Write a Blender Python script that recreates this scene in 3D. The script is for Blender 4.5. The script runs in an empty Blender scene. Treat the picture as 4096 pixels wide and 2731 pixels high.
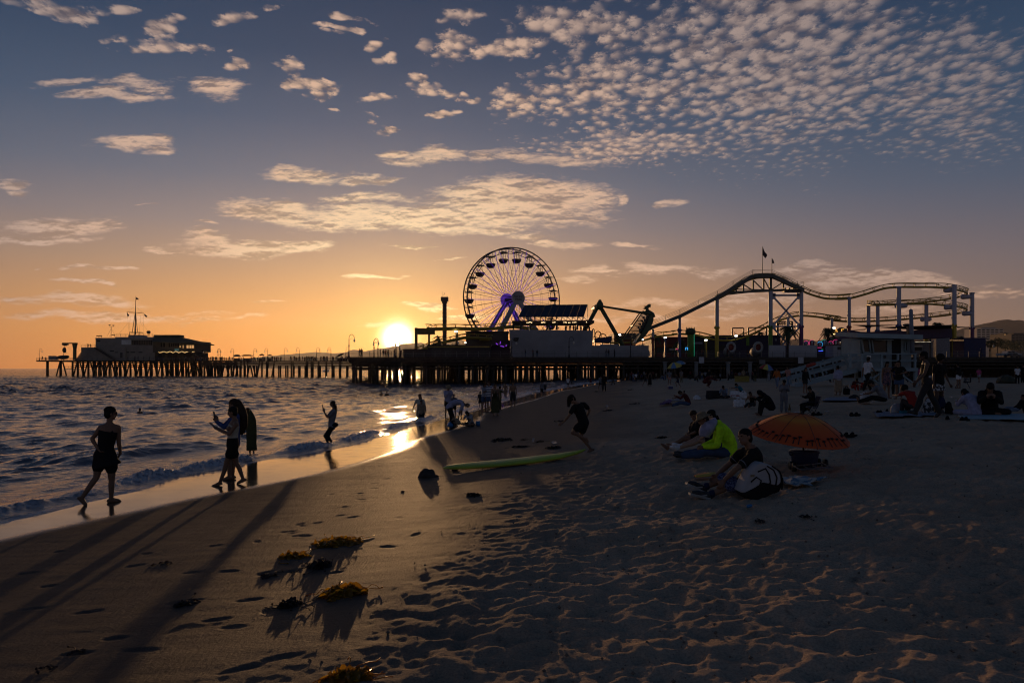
import bpy, bmesh, math, random
import numpy as np
from mathutils import Vector, Matrix
R = math.radians
random.seed(7)
scene = bpy.context.scene
COL = scene.collection
F, UC, VH, EYE = 2960.0, 2048.0, 1473.0, 2.3      # focal length (px of a 4096 px frame), centre column, horizon row, eye height
def W(u, v, Y):
 return Vector(((u - UC) / F * Y, Y, EYE - (v - VH) / F * Y))
CR = {1: (100, 1100, 2.94), 2: (800, 1150, 2.94), 3: (1550, 960, 2.94), 4: (2250, 1050, 2.94), 5: (2650, 960, 2.94), 6: (3296, 1000, 2.94),
  'a': (200, 1500, 1.96), 'b': (1500, 1430, 2.352), 'c': (2500, 1350, 2.94), 'd': (3200, 1350, 2.625), 'e': (2500, 1550, 2.352), 'f': (0, 1900, 1.3835),
  'D': (0, 0, 1 / 1.7415), 's': (0, 0, 1.0)}
def PX(k, x, y):
 a, b, s = CR[k]
 return a + x / s, b + y / s
def C(k, x, y, Y):
 u, v = PX(k, x, y)
 return W(u, v, Y)
# ---------------------------------------------------------------- materials
def srgb(r, g, b):
 def f(c):
  c /= 255.0
  return c / 12.92 if c <= .04045 else ((c + .055) / 1.055) ** 2.4
 return (f(r), f(g), f(b))
class NT:
 def __init__(s, tree):
  s.t = tree
  s.n = tree.nodes
 def new(s, typ, **kw):
  n = s.n.new(typ)
  for k, v in kw.items():
   setattr(n, k, v)
  return n
 def put(s, sock, v):
  if hasattr(v, 'is_output'):
   s.t.links.new(v, sock)
  elif isinstance(v, (tuple, list)) and len(v) == 3 and sock.type == 'RGBA':
   sock.default_value = (*v, 1)
  else:
   sock.default_value = v
 def m(s, op, a, b=None, c=None, clamp=False):
  n = s.new('ShaderNodeMath', operation=op, use_clamp=clamp)
  for i, v in enumerate((a, b, c)):
   if v is not None:
    s.put(n.inputs[i], v)
  return n.outputs[0]
 def v(s, op, a, b=None, c=None):
  n = s.new('ShaderNodeVectorMath', operation=op)
  for i, x in enumerate((a, b, c)):
   if x is not None:
    s.put(n.inputs[3 if (op == 'SCALE' and i == 1) else i], x)
  return n.outputs[1] if op in ('LENGTH', 'DOT_PRODUCT', 'DISTANCE') else n.outputs[0]
 def sep(s, a):
  n = s.new('ShaderNodeSeparateXYZ'); s.put(n.inputs[0], a); return n.outputs
 def comb(s, x, y, z=0.0):
  n = s.new('ShaderNodeCombineXYZ')
  for i, q in enumerate((x, y, z)):
   s.put(n.inputs[i], q)
  return n.outputs[0]
 def mix(s, f, a, b, blend='MIX'):
  n = s.new('ShaderNodeMix', data_type='RGBA', blend_type=blend)
  s.put(n.inputs[0], f); s.put(n.inputs[6], a); s.put(n.inputs[7], b)
  return n.outputs[2]
 def rng(s, x, a, b, c=0.0, d=1.0, smooth=True):
  n = s.new('ShaderNodeMapRange', interpolation_type='SMOOTHSTEP' if smooth else 'LINEAR', clamp=True) if smooth else s.new('ShaderNodeMapRange', clamp=True)
  for i, q in enumerate((x, a, b, c, d)):
   s.put(n.inputs[i], q)
  return n.outputs[0]
 def ramp(s, x, stops):
  n = s.new('ShaderNodeValToRGB')
  cr = n.color_ramp
  while len(cr.elements) < len(stops):
   cr.elements.new(0.5)
  for e, (p, c) in zip(cr.elements, stops):
   e.position = p; e.color = (*c, 1) if not isinstance(c, (int, float)) else (c, c, c, 1)
  s.put(n.inputs[0], x)
  return n.outputs[0]
 def noise(s, vec, scale, detail=3.0, rough=.5, dist=0.0, dims='3D'):
  n = s.new('ShaderNodeTexNoise', noise_dimensions=dims)
  if vec is not None:
   s.put(n.inputs['Vector'], vec)
  n.inputs['Scale'].default_value = scale; n.inputs['Detail'].default_value = detail
  n.inputs['Roughness'].default_value = rough; n.inputs['Distortion'].default_value = dist
  return n.outputs[0]
MATS = {}
def mat(name, col, rough=.7, metal=0.0, var=.25, scale=3.0, bump=0.0, emit=None, estr=0.0, spec=.5, trans=0.0, sss=0.0, vec='Object', stretch=None):
 """procedural paint, cloth, wood: a base colour broken up by two octaves of noise, with uneven roughness and a little bump"""
 if name in MATS:
  return MATS[name]
 m = bpy.data.materials.new(name); m.use_nodes = True
 t = NT(m.node_tree); b = t.n['Principled BSDF']
 tc = t.new('ShaderNodeTexCoord').outputs[vec]
 if stretch:
  tc = t.v('MULTIPLY', tc, stretch)
 n1 = t.noise(tc, scale, 5, .6)
 f = t.rng(n1, .3, .7)
 lo = tuple(c * (1 - var) for c in col); hi = tuple(min(1, c * (1 + var * .6)) for c in col)
 t.put(b.inputs['Base Color'], t.mix(f, lo, hi))
 t.put(b.inputs['Roughness'], t.rng(n1, .25, .75, max(0.02, rough - .1), min(1, rough + .1)))
 b.inputs['Metallic'].default_value = metal
 b.inputs['Specular IOR Level'].default_value = spec
 if trans:
  b.inputs['Transmission Weight'].default_value = trans
 if bump:
  bn = t.new('ShaderNodeBump'); bn.inputs['Strength'].default_value = bump; bn.inputs['Distance'].default_value = .02
  t.put(bn.inputs['Height'], t.noise(tc, scale * 4, 4, .6)); t.put(b.inputs['Normal'], bn.outputs[0])
 if emit:
  t.put(b.inputs['Emission Color'], emit); b.inputs['Emission Strength'].default_value = estr
 MATS[name] = m
 return m
# ---------------------------------------------------------------- mesh builder and object tree
ORI = {}
class MB:
 def __init__(s):
  s.v = []; s.f = []; s.mi = []; s.cur = 0
 def face(s, pts):
  k = len(s.v); s.v += [tuple(p) for p in pts]; s.f.append(tuple(range(k, k + len(pts)))); s.mi.append(s.cur)
 def box(s, c, size, rot=0.0, M=None):
  hx, hy, hz = (q / 2 for q in size); k = len(s.v)
  Mr = M if M is not None else Matrix.Rotation(rot, 3, 'Z')
  for dx, dy, dz in ((-1, -1, -1), (1, -1, -1), (1, 1, -1), (-1, 1, -1), (-1, -1, 1), (1, -1, 1), (1, 1, 1), (-1, 1, 1)):
   s.v.append(tuple(Vector(c) + Mr @ Vector((dx * hx, dy * hy, dz * hz))))
  for q in ((0, 3, 2, 1), (4, 5, 6, 7), (0, 1, 5, 4), (1, 2, 6, 5), (2, 3, 7, 6), (3, 0, 4, 7)):
   s.f.append(tuple(k + i for i in q)); s.mi.append(s.cur)
  return s
 def box2(s, a, b):
  a = Vector(a); b = Vector(b)
  return s.box((a + b) / 2, [abs(q) for q in (b - a)])
 def bar(s, p, q, w, h=None, up=(0, 0, 1)):
  p = Vector(p); q = Vector(q); d = q - p
  if d.length < 1e-6: return s
  z = d.normalized(); u = Vector(up)
  if abs(z.dot(u)) > .98: u = Vector((1, 0, 0))
  x = u.cross(z).normalized(); y = z.cross(x)
  return s.box((p + q) / 2, (w, h or w, d.length), M=Matrix((x, y, z)).transposed())
 def tube(s, pts, r, n=8, caps=True):
  pts = [Vector(p) for p in pts]; m = len(pts)
  rs = r if isinstance(r, (list, tuple)) else [r] * m
  k = len(s.v); prev = None
  for i, p in enumerate(pts):
   t = (pts[min(i + 1, m - 1)] - pts[max(i - 1, 0)])
   t = t.normalized() if t.length > 1e-9 else Vector((0, 0, 1))
   if prev is None:
    a = Vector((0, 0, 1)) if abs(t.z) < .9 else Vector((1, 0, 0))
    x = a.cross(t).normalized()
   else:
    x = prev - t * prev.dot(t)
    x = x.normalized() if x.length > 1e-6 else Vector((1, 0, 0))
   prev = x; y = t.cross(x)
   for j in range(n):
    a = 2 * math.pi * j / n
    s.v.append(tuple(p + (x * math.cos(a) + y * math.sin(a)) * rs[i]))
  for i in range(m - 1):
   for j in range(n):
    s.f.append((k + i * n + j, k + i * n + (j + 1) % n, k + (i + 1) * n + (j + 1) % n, k + (i + 1) * n + j)); s.mi.append(s.cur)
  if caps:
   s.f.append(tuple(k + j for j in reversed(range(n)))); s.mi.append(s.cur)
   s.f.append(tuple(k + (m - 1) * n + j for j in range(n))); s.mi.append(s.cur)
  return s
 def cap(s, p, q, r1, r2, n=10):
  """tapered limb with round ends"""
  p = Vector(p); q = Vector(q); d = q - p
  L = max(d.length, 1e-4); z = d / L if d.length > 1e-6 else Vector((0, 0, 1))
  pts = []; rs = []
  for a in (-80, -45, 0):
   pts.append(p + z * r1 * math.sin(R(a))); rs.append(r1 * math.cos(R(a)))
  for a in (0, 45, 80):
   pts.append(q + z * r2 * math.sin(R(a))); rs.append(r2 * math.cos(R(a)))
  return s.tube(pts, rs, n)
 def loft(s, rings, n=14, power=1.0):
  """rings: (centre, half-width vector, half-depth vector)"""
  k = len(s.v); m = len(rings)
  for c, a, b in rings:
   for j in range(n):
    t = 2 * math.pi * j / n
    cx, sy = math.cos(t), math.sin(t)
    cx = math.copysign(abs(cx) ** power, cx); sy = math.copysign(abs(sy) ** power, sy)
    s.v.append(tuple(Vector(c) + Vector(a) * cx + Vector(b) * sy))
  for i in range(m - 1):
   for j in range(n):
    s.f.append((k + i * n + j, k + i * n + (j + 1) % n, k + (i + 1) * n + (j + 1) % n, k + (i + 1) * n + j)); s.mi.append(s.cur)
  s.f.append(tuple(k + j for j in reversed(range(n)))); s.mi.append(s.cur)
  s.f.append(tuple(k + (m - 1) * n + j for j in range(n))); s.mi.append(s.cur)
  return s
 def ell(s, c, a, b, d, n=12, m=8):
  """ellipsoid with half-axis vectors a, b, d"""
  c = Vector(c); a = Vector(a); b = Vector(b); d = Vector(d)
  rings = []
  for i in range(m + 1):
   t = -math.pi / 2 + math.pi * (i + .02) / (m + .04)
   cs = max(math.cos(t), .02)
   rings.append((c + d * math.sin(t), a * cs, b * cs))
  return s.loft(rings, n)
 def prism(s, poly, off):
  """closed polygon (list of 3D points) extruded along off"""
  off = Vector(off); k = len(s.v); n = len(poly)
  s.v += [tuple(p) for p in poly] + [tuple(Vector(p) + off) for p in poly]
  s.f.append(tuple(k + i for i in range(n))); s.mi.append(s.cur)
  s.f.append(tuple(k + n + i for i in reversed(range(n)))); s.mi.append(s.cur)
  for i in range(n):
   s.f.append((k + i, k + n + i, k + n + (i + 1) % n, k + (i + 1) % n)); s.mi.append(s.cur)
  return s
 def build(s, name, material, parent=None, smooth=False, loc=None):
  me = bpy.data.meshes.new(name)
  o0 = ORI[parent.name] if parent is not None else (Vector(loc) if loc is not None else Vector((0, 0, 0)))
  me.from_pydata([(p[0] - o0.x, p[1] - o0.y, p[2] - o0.z) for p in s.v], [], s.f)
  ms = material if isinstance(material, (list, tuple)) else [material]
  for q in ms: me.materials.append(q)
  if len(ms) > 1: me.polygons.foreach_set('material_index', s.mi)
  if smooth: me.polygons.foreach_set('use_smooth', [True] * len(me.polygons))
  me.validate(); me.update()
  bm = bmesh.new(); bm.from_mesh(me); bmesh.ops.recalc_face_normals(bm, faces=bm.faces); bm.to_mesh(me); bm.free()
  ob = bpy.data.objects.new(name, me); COL.objects.link(ob)
  if parent is not None:
   ob.parent = parent
  else:
   ob.location = o0
  ORI[ob.name] = o0
  return ob
def tag(o, label, cat, group=None, kind=None):
 if label: o['label'] = label
 if cat: o['category'] = cat
 if group: o['group'] = group
 if kind: o['kind'] = kind
 return o
def empty(name, loc, label=None, cat=None, group=None):
 o = bpy.data.objects.new(name, None); COL.objects.link(o)
 o.location = loc; o.empty_display_size = .2
 ORI[o.name] = Vector(loc)
 return tag(o, label, cat, group)
KIDS = None
def copy_tree(o, loc=None, rotz=None, scale=None, label=None, parent=None):
 c = o.copy(); COL.objects.link(c)
 if parent is not None: c.parent = parent
 if loc is not None: c.location = loc
 if rotz is not None: c.rotation_euler = (0, 0, rotz)
 if scale is not None: c.scale = (scale,) * 3 if isinstance(scale, (int, float)) else scale
 if label: c['label'] = label
 for ch in [x for x in o.children]:
  copy_tree(ch, parent=c)
 return c
SUN_E = 1.9
# ---------------------------------------------------------------- camera, sun, sky
cam = bpy.data.cameras.new('camera'); camo = bpy.data.objects.new('camera', cam); COL.objects.link(camo)
camo.location = (0, 0, EYE); camo.rotation_euler = (R(90), 0, 0)
cam.sensor_width = 36; cam.lens = 36 * F / 4096; cam.shift_y = (VH - 1365.5) / 4096
cam.clip_start = .1; cam.clip_end = 60000
scene.camera = camo
SUNP = (1590, 1352)
SD = Vector(((SUNP[0] - UC) / F, 1, (VH - SUNP[1]) / F)).normalized()
SUN_EL = math.asin(SD.z); SUN_AZ = math.atan2(SD.x, SD.y)
sl = bpy.data.lights.new('sun', 'SUN'); slo = bpy.data.objects.new('sun', sl); COL.objects.link(slo)
slo.rotation_euler = (-SD).to_track_quat('-Z', 'Y').to_euler()
slo.location = (-20, 100, 40)
sl.energy = SUN_E; sl.angle = R(.53); sl.color = (1.0, .56, .25)
scene.view_settings.view_transform = 'Standard'; scene.view_settings.look = 'None'
scene.view_settings.exposure = 0; scene.view_settings.gamma = 1
scene.cycles.use_adaptive_sampling = True; scene.cycles.adaptive_threshold = .006
scene.cycles.use_denoising = True; scene.cycles.filter_width = 1.15
scene.cycles.volume_bounces = 0
scene.cycles.sample_clamp_indirect = 4; scene.cycles.max_bounces = 6
scene.cycles.caustics_reflective = False; scene.cycles.caustics_refractive = False
def make_world():
 w = bpy.data.worlds.new('World'); scene.world = w; w.use_nodes = True
 t = NT(w.node_tree); t.n.clear()
 out = t.new('ShaderNodeOutputWorld'); bg = t.new('ShaderNodeBackground')
 t.t.links.new(bg.outputs[0], out.inputs[0])
 D = t.v('NORMALIZE', t.new('ShaderNodeTexCoord').outputs['Generated'])
 x, y, z = t.sep(D)
 hz = t.m('SQRT', t.m('ADD', t.m('MULTIPLY', x, x), t.m('MULTIPLY', y, y)))
 el = t.m('DIVIDE', t.m('MAXIMUM', z, 0.0), t.m('MAXIMUM', hz, .01))
 az = t.m('SUBTRACT', t.m('ARCTAN2', x, y), math.atan2((735 - 1176) / 1700, 1))
 wz = t.m('EXPONENT', t.m('MULTIPLY', t.m('MULTIPLY', az, az), -1 / (2 * .39 ** 2)))
 e1 = t.m('MULTIPLY', el, 1.0, clamp=True)
 cool = t.ramp(e1, [(0, srgb(122, 101, 90)), (.06, srgb(116, 103, 99)), (.14, srgb(98, 95, 105)), (.22, srgb(71, 85, 106)), (.32, srgb(51, 73, 98)), (.48, srgb(35, 55, 82)), (1, srgb(24, 38, 60))])
 warm = t.ramp(e1, [(0, srgb(226, 131, 48)), (.045, srgb(224, 144, 65)), (.088, srgb(206, 149, 96)), (.135, srgb(174, 141, 116)), (.185, srgb(139, 127, 127)), (.245, srgb(101, 108, 124)), (.32, srgb(70, 88, 113)), (.41, srgb(46, 69, 97)), (.53, srgb(34, 56, 84)), (1, srgb(27, 43, 69))])
 sky = t.mix(wz, cool, warm)
 # behind the camera the sky is brightened as added fill light
 back = t.rng(y, -.6, .5, 1.25, 1.0)
 sky = t.v('SCALE', sky, back)
 # the physical sky adds its own falloff round the low sun
 nis = t.new('ShaderNodeTexSky', sky_type='NISHITA', sun_disc=False)
 nis.sun_elevation = SUN_EL; nis.sun_rotation = SUN_AZ; nis.air_density = 1.3; nis.dust_density = 2.5
 nish = t.v('MULTIPLY', nis.outputs[0], (.002, .002, .002))
 sky = t.v('ADD', sky, nish)
 # aureole
 r = t.m('ARCCOSINE', t.m('MINIMUM', t.v('DOT_PRODUCT', D, tuple(SD)), .9999999))
 dr = t.m('MULTIPLY', r, -1.0)
 g1 = t.m('EXPONENT', t.m('DIVIDE', dr, .048))
 g2 = t.m('EXPONENT', t.m('DIVIDE', dr, .16))
 q = t.m('DIVIDE', r, .0145)
 g0 = t.m('EXPONENT', t.m('MULTIPLY', t.m('MULTIPLY', q, q), -1.0))
 glow = t.v('ADD', t.v('SCALE', (1.0, .62, .14), t.m('MULTIPLY', g1, .8)), t.v('SCALE', (.42, .22, .05), t.m('MULTIPLY', g2, .13)))
 glow = t.v('ADD', glow, t.v('SCALE', (9.0, 7.0, 4.2), g0))
 sky = t.v('ADD', sky, glow)
 # ---- clouds: three decks seen on a plane overhead, gathered in patches by direction
 yy = t.m('MAXIMUM', y, .12)
 a = t.m('DIVIDE', x, yy); e = t.m('DIVIDE', z, yy)
 zz = t.m('ADD', t.m('MAXIMUM', z, 0.0), .035)
 P = t.comb(t.m('DIVIDE', x, zz), t.m('DIVIDE', y, zz), 0.0)
 AE = t.comb(a, e, 0.0)
 wp = t.new('ShaderNodeTexNoise', noise_dimensions='3D'); t.put(wp.inputs['Vector'], t.v('MULTIPLY', AE, (7.0, 16.0, 1.0)))
 wp.inputs['Scale'].default_value = 1.0; wp.inputs['Detail'].default_value = 4.0
 wv = t.v('MULTIPLY', t.v('SUBTRACT', wp.outputs['Color'], (.5, .5, .5)), (.20, .065, 0.0))
 AEW = t.v('ADD', AE, wv)
 def patches(lst):
  acc = None
  for cx, cy, rx, ry, st in lst:
   ia, ie = 1700 / rx, 1700 / ry
   ca, ce = (cx - 1176) / 1700, (846 - cy) / 1700
   q = t.v('MULTIPLY_ADD', AEW, (ia, ie, 0), (-ca * ia, -ce * ie, 0))
   k = t.rng(t.v('LENGTH', q), 1.5, .2, 0.0, st)
   acc = k if acc is None else t.m('MAXIMUM', acc, k)
  return acc
 def deck(Pv, scale, stretch, thr, width, mask, k, detail=5.0, rough=.55, off=(.0, .05), seed=0.0, gain=.5, vor=0.0):
  p0 = t.v('ADD', t.v('MULTIPLY', Pv, stretch), (seed, seed * .7, seed * .3))
  n0 = t.noise(p0, scale, detail, rough)
  n0 = t.m('ADD', t.m('MULTIPLY', n0, .72), t.m('MULTIPLY', t.noise(t.v('ADD', t.v('MULTIPLY', p0, (3.3, 3.3, 1)), (5.2, 1.3, 0)), scale, 4.0, .65, .4), .28))
  if vor:
   vn = t.new('ShaderNodeTexVoronoi', feature='SMOOTH_F1', voronoi_dimensions='2D'); t.put(vn.inputs['Vector'], t.v('ADD', p0, t.v('MULTIPLY', t.comb(n0, n0, 0.0), (.10, .10, 0)))); vn.inputs['Scale'].default_value = scale * 1.45; vn.inputs['Smoothness'].default_value = .35
   n0 = t.m('ADD', t.m('MULTIPLY', n0, 1 - vor), t.m('MULTIPLY', t.m('SUBTRACT', .98, vn.outputs['Distance']), vor))
  n1 = t.noise(t.v('ADD', p0, (off[0], off[1], 0)), scale, 3.0, .5)
  m0 = t.m('MULTIPLY', t.m('SUBTRACT', mask, 1.0), k)
  raw = t.m('ADD', n0, m0)
  d = t.rng(raw, thr, thr + width)
  thick = t.rng(raw, thr + width * .5, thr + width * 3.2)
  lit = t.m('ADD', t.m('MULTIPLY', t.m('SUBTRACT', n0, n1), gain * 6), .5, clamp=True)
  return d, thick, lit
 puffs = [(1790, 120, 560, 330, 1.0), (1500, 330, 420, 60, .86), (2190, 200, 300, 230, .92), (1330, 70, 230, 80, 1.0), (1430, 210, 260, 130, .96), (1270, 240, 110, 70, .9), (1190, 110, 110, 45, 1.0), (1070, 110, 140, 50, .9), (1040, 40, 90, 22, .85), (1150, 235, 85, 50, .86),
    (395, 72, 65, 26, 1.0), (380, 118, 110, 22, .97), (270, 95, 40, 14, .85), (130, 18, 100, 28, .95), (245, 22, 60, 26, .95), (410, 38, 50, 14, .85), (540, 38, 55, 22, .9), (572, 158, 38, 18, 1.0), (545, 125, 22, 10, .9),
    (715, 190, 50, 20, 1.0), (722, 212, 40, 18, .9), (745, 70, 32, 14, 1.0), (720, 88, 25, 10, .8), (800, 38, 34, 14, 1.0), (825, 108, 32, 18, 1.0), (855, 88, 22, 12, .9), (690, 155, 40, 16, .88), (870, 145, 42, 16, .95), (960, 185, 30, 14, .97), (985, 205, 60, 18, .85), (895, 290, 32, 13, 1.0), (1012, 263, 25, 14, 1.05), (875, 235, 45, 14, .8), (1035, 218, 30, 10, .85), (750, 250, 18, 6, .85), (865, 265, 26, 9, .75), (1110, 296, 18, 8, .8), (1100, 240, 30, 14, .85), (620, 8, 40, 14, .85)]
 puffs = [(cx, cy, rx * (1 if i < 8 else 1.15), ry * (1 if i < 8 else 1.2), st * (1 if i < 8 else 1.13)) for i, (cx, cy, rx, ry, st) in enumerate(puffs)]
 pm = patches(puffs)
 pm = t.m('MULTIPLY', pm, t.rng(y, .1, .3))
 d1, k1, l1 = deck(P, 15.5, (1.0, .72, 1.0), .335, .27, pm, .46, 8.0, .66, (.006, .022), 3.1, .55, .27)
 streaks = [(165, 190, 130, 16, .95), (250, 225, 165, 18, 1.0), (510, 215, 95, 32, 1.05), (330, 200, 130, 20, .95), (315, 345, 115, 22, 1.1), (30, 412, 60, 18, 1.05), (40, 430, 45, 10, 1.0), (140, 512, 190, 30, 1.05), (90, 545, 200, 12, 1.0), (690, 400, 150, 22, 1.0), (850, 404, 70, 13, .95), (970, 358, 170, 24, 1.0), (870, 345, 60, 14, .95), (1240, 365, 260, 26, .9), (1400, 330, 300, 30, .7),
    (850, 445, 120, 20, 1.0), (640, 480, 220, 26, 1.1), (900, 492, 340, 42, 1.1), (1190, 468, 280, 66, 1.15), (1110, 510, 200, 22, 1.0), (1350, 500, 110, 14, .9), (1420, 460, 26, 18, 1.0), (600, 560, 240, 26, 1.25), (370, 570, 70, 10, .9), (1560, 460, 38, 18, 1.0),
    (1220, 535, 110, 14, 1.0), (1290, 555, 100, 14, .95), (1460, 553, 90, 10, 1.0), (850, 628, 120, 10, 1.1), (960, 710, 110, 14, 1.15), (880, 745, 60, 8, .9), (1060, 740, 80, 12, .95), (240, 615, 85, 7, 1.0), (180, 648, 90, 8, 1.0), (200, 690, 260, 16, 1.0), (260, 722, 320, 16, 1.0), (500, 735, 110, 8, .85), (640, 706, 60, 5, .9),
    (1370, 618, 110, 16, 1.05), (1530, 608, 120, 18, 1.05), (1650, 615, 60, 14, 1.0), (1300, 640, 90, 12, .9), (1840, 625, 130, 12, .95), (2080, 640, 300, 20, 1.0), (1950, 655, 230, 24, 1.0), (1500, 700, 200, 20, .95), (1440, 740, 220, 14, .9), (1720, 690, 160, 24, .95), (1700, 720, 180, 14, .9), (2240, 660, 200, 24, .9), (2040, 720, 120, 20, .8), (330, 470, 60, 6, .8), (480, 522, 50, 8, .85), (980, 560, 90, 6, .8), (1020, 605, 60, 5, .75), (100, 608, 20, 3, .8)]
 sm = patches(streaks)
 sm = t.m('MULTIPLY', sm, t.rng(y, .1, .3))
 d2, k2, l2 = deck(AE, 1.0, (20.0, 80.0, 1.0), .215, .36, sm, .56, 9.0, .72, (.0, -.25), 11.0, .85)
 cr = t.rng(r, .05, .55)
 lit_c = t.ramp(cr, [(0, (1.15, .92, .48)), (.12, (.92, .66, .41)), (.4, srgb(222, 184, 154)), (.7, srgb(214, 178, 154)), (1, srgb(176, 154, 144))])
 low = t.rng(e, .0, .14)
 lit_s = t.v('MULTIPLY', t.mix(t.rng(r, .4, 1.0), lit_c, srgb(205, 164, 136)), t.mix(low, (1.1, .93, .74), (1, 1, 1)))
 far = t.rng(r, .35, .95)
 lit_c = t.mix(far, lit_c, srgb(132, 121, 122))
 lit_c = t.v('MULTIPLY', lit_c, t.mix(low, (1.14, .98, .78), (1, 1, 1)))
 shade1 = t.mix(.6, sky, srgb(118, 104, 106))
 shade1 = t.v('SCALE', shade1, .85)
 c1 = t.mix(t.m('MULTIPLY', l1, t.m('SUBTRACT', 1.15, t.m('MULTIPLY', k1, .25)), clamp=True), shade1, lit_c)
 sky2 = t.mix(t.m('MULTIPLY', d1, t.rng(r, 1.0, .5, .72, .95)), sky, c1)
 shade2 = t.v('SCALE', t.mix(.45, sky, srgb(120, 95, 78)), .92)
 l2b = t.m('MULTIPLY', t.m('ADD', l2, .2), t.m('SUBTRACT', 1.25, t.m('MULTIPLY', k2, .85)), clamp=True)
 c2 = t.mix(l2b, shade2, lit_s)
 sky3 = t.mix(t.m('MULTIPLY', d2, .93), sky2, c2)
 t.put(bg.inputs['Color'], sky3)
 bg.inputs['Strength'].default_value = 1.0
 try:
  w.cycles.sampling_method = 'MANUAL'; w.cycles.sample_map_resolution = 1024
 except Exception:
  pass
make_world()
# ---------------------------------------------------------------- terrain functions (world metres)
_rs = np.random.RandomState(11)
_perm = _rs.permutation(4096)
_ga = _rs.rand(4096) * 2 * np.pi
_gx, _gy = np.cos(_ga), np.sin(_ga)
_hr1, _hr2 = _rs.rand(4096), _rs.rand(4096)
def _h(ix, iy):
 return _perm[(_perm[(ix & 4095)] + iy) & 4095]
def pnoise(x, y):
 x = np.asarray(x, float); y = np.asarray(y, float)
 ix = np.floor(x).astype(int); iy = np.floor(y).astype(int)
 fx = x - ix; fy = y - iy
 u = fx * fx * fx * (fx * (fx * 6 - 15) + 10); w = fy * fy * fy * (fy * (fy * 6 - 15) + 10)
 def g(a, b, dx, dy):
  h = _h(a, b); return _gx[h] * dx + _gy[h] * dy
 n00 = g(ix, iy, fx, fy); n10 = g(ix + 1, iy, fx - 1, fy); n01 = g(ix, iy + 1, fx, fy - 1); n11 = g(ix + 1, iy + 1, fx - 1, fy - 1)
 return (n00 * (1 - u) + n10 * u) * (1 - w) + (n01 * (1 - u) + n11 * u) * w
def fbm(x, y, o=4, g=.5):
 s = 0; a = 1
 for i in range(o):
  s = s + a * pnoise(x * 2 ** i + i * 17.3, y * 2 ** i + i * 9.1); a *= g
 return s
def worley(x, y):
 ix = np.floor(x).astype(int); iy = np.floor(y).astype(int)
 best = np.full(np.shape(x), 9.0)
 for a in (-1, 0, 1):
  for b in (-1, 0, 1):
   h = _h(ix + a, iy + b)
   dx = ix + a + _hr1[h] - x; dy = iy + b + _hr2[h] - y
   best = np.minimum(best, dx * dx + dy * dy)
 return np.sqrt(best)
def sstep(a, b, x):
 t = np.clip((x - a) / (b - a), 0, 1); return t * t * (3 - 2 * t)
_xs = np.array([(-20, -11), (0, -9.6), (6, -8.6), (12, -7.55), (14.1, -7.15), (15.5, -7.0), (17.3, -6.75), (19.6, -5.8), (21.4, -4.95), (28, -4.1), (41.6, -1.9), (72, 2.7), (100, 9), (150, 22), (300, 60), (3000, 600)])
_wl = np.array([(-20, 1.0), (6, 1.0), (9.8, 1.2), (13.5, 2.2), (16.3, 3.3), (19, 2.9), (22.6, 1.8), (30.8, 2.3), (38, 1.2), (55, 1.9), (100, 2.2), (300, 3)])
_zp = np.array([(-400, -6), (-60, -4), (-10, -.62), (-3, -.16), (0, 0), (1.5, .03), (3, .07), (6, .22), (9, .44), (12, .68), (16, .92), (20, 1.04), (30, 1.12), (60, 1.25), (300, 1.6)])
def _smooth_interp(x, tab, w=1.0):
 f = lambda q: np.interp(q, tab[:, 0], tab[:, 1])
 return (f(x - w) + 2 * f(x - w * .5) + 2 * f(x) + 2 * f(x + w * .5) + f(x + w)) / 8
def shore(y): return _smooth_interp(y, _xs, 1.2)
def dist_in(x, y): return x - shore(y)
def base_z(x, y):
 x = np.asarray(x, float); y = np.asarray(y, float)
 d = dist_in(x, y)
 z = _smooth_interp(d, _zp, 1.0)
 z = z - .8 * sstep(62, 84, y) * sstep(6, 20, d)
 z = z + 3.0 * sstep(260, 500, y) * sstep(20, 60, d)
 return z
_prints = []
def footprints():
 rs = np.random.RandomState(4)
 # tracks read off the photograph: (crop f x, y) pairs walked towards or along the water
 for (x, y, L, rot) in [(160, 540, .30, .2), (190, 735, .32, .25), (490, 755, .30, .1), (750, 500, .28, .4), (1060, 540, .25, .0), (1270, 533, .27, .0), (1190, 390, .24, .3), (810, 433, .2, .1), (1600, 310, .3, .3), (1690, 338, .2, .2), (1380, 690, .3, .1), (1470, 545, .25, 0), (1600, 535, .25, 0), (1850, 540, .25, .1), (1760, 262, .18, .3), (1885, 222, .2, .1), (1955, 232, .25, .4), (1910, 175, .15, .2), (2000, 135, .22, .2), (1995, 100, .16, 0), (2070, 70, .2, .2), (2070, 42, .2, .1), (2140, 18, .2, .3), (270, 610, .22, .2), (1350, 1070, .4, .6), (1560, 1010, .35, .5), (420, 985, .3, .1), (780, 965, .35, .05), (1030, 700, .4, .2), (1200, 800, .28, .3), (640, 900, .24, .1), (330, 420, .2, .1)]:
  u, v = PX('f', x, y)
  p = ground_hit(u, v)
  _prints.append((p.x, p.y, L * .5, .05, rot + rs.uniform(-.2, .2), .010))
 for i in range(150):
  y = rs.uniform(5, 45); d = rs.uniform(4.2, 8.5); x = float(shore(y)) + d
  _prints.append((x, y, .13, .055, rs.uniform(-.6, .6) + (1.4 if rs.rand() < .6 else 0), rs.uniform(.004, .009)))
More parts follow.
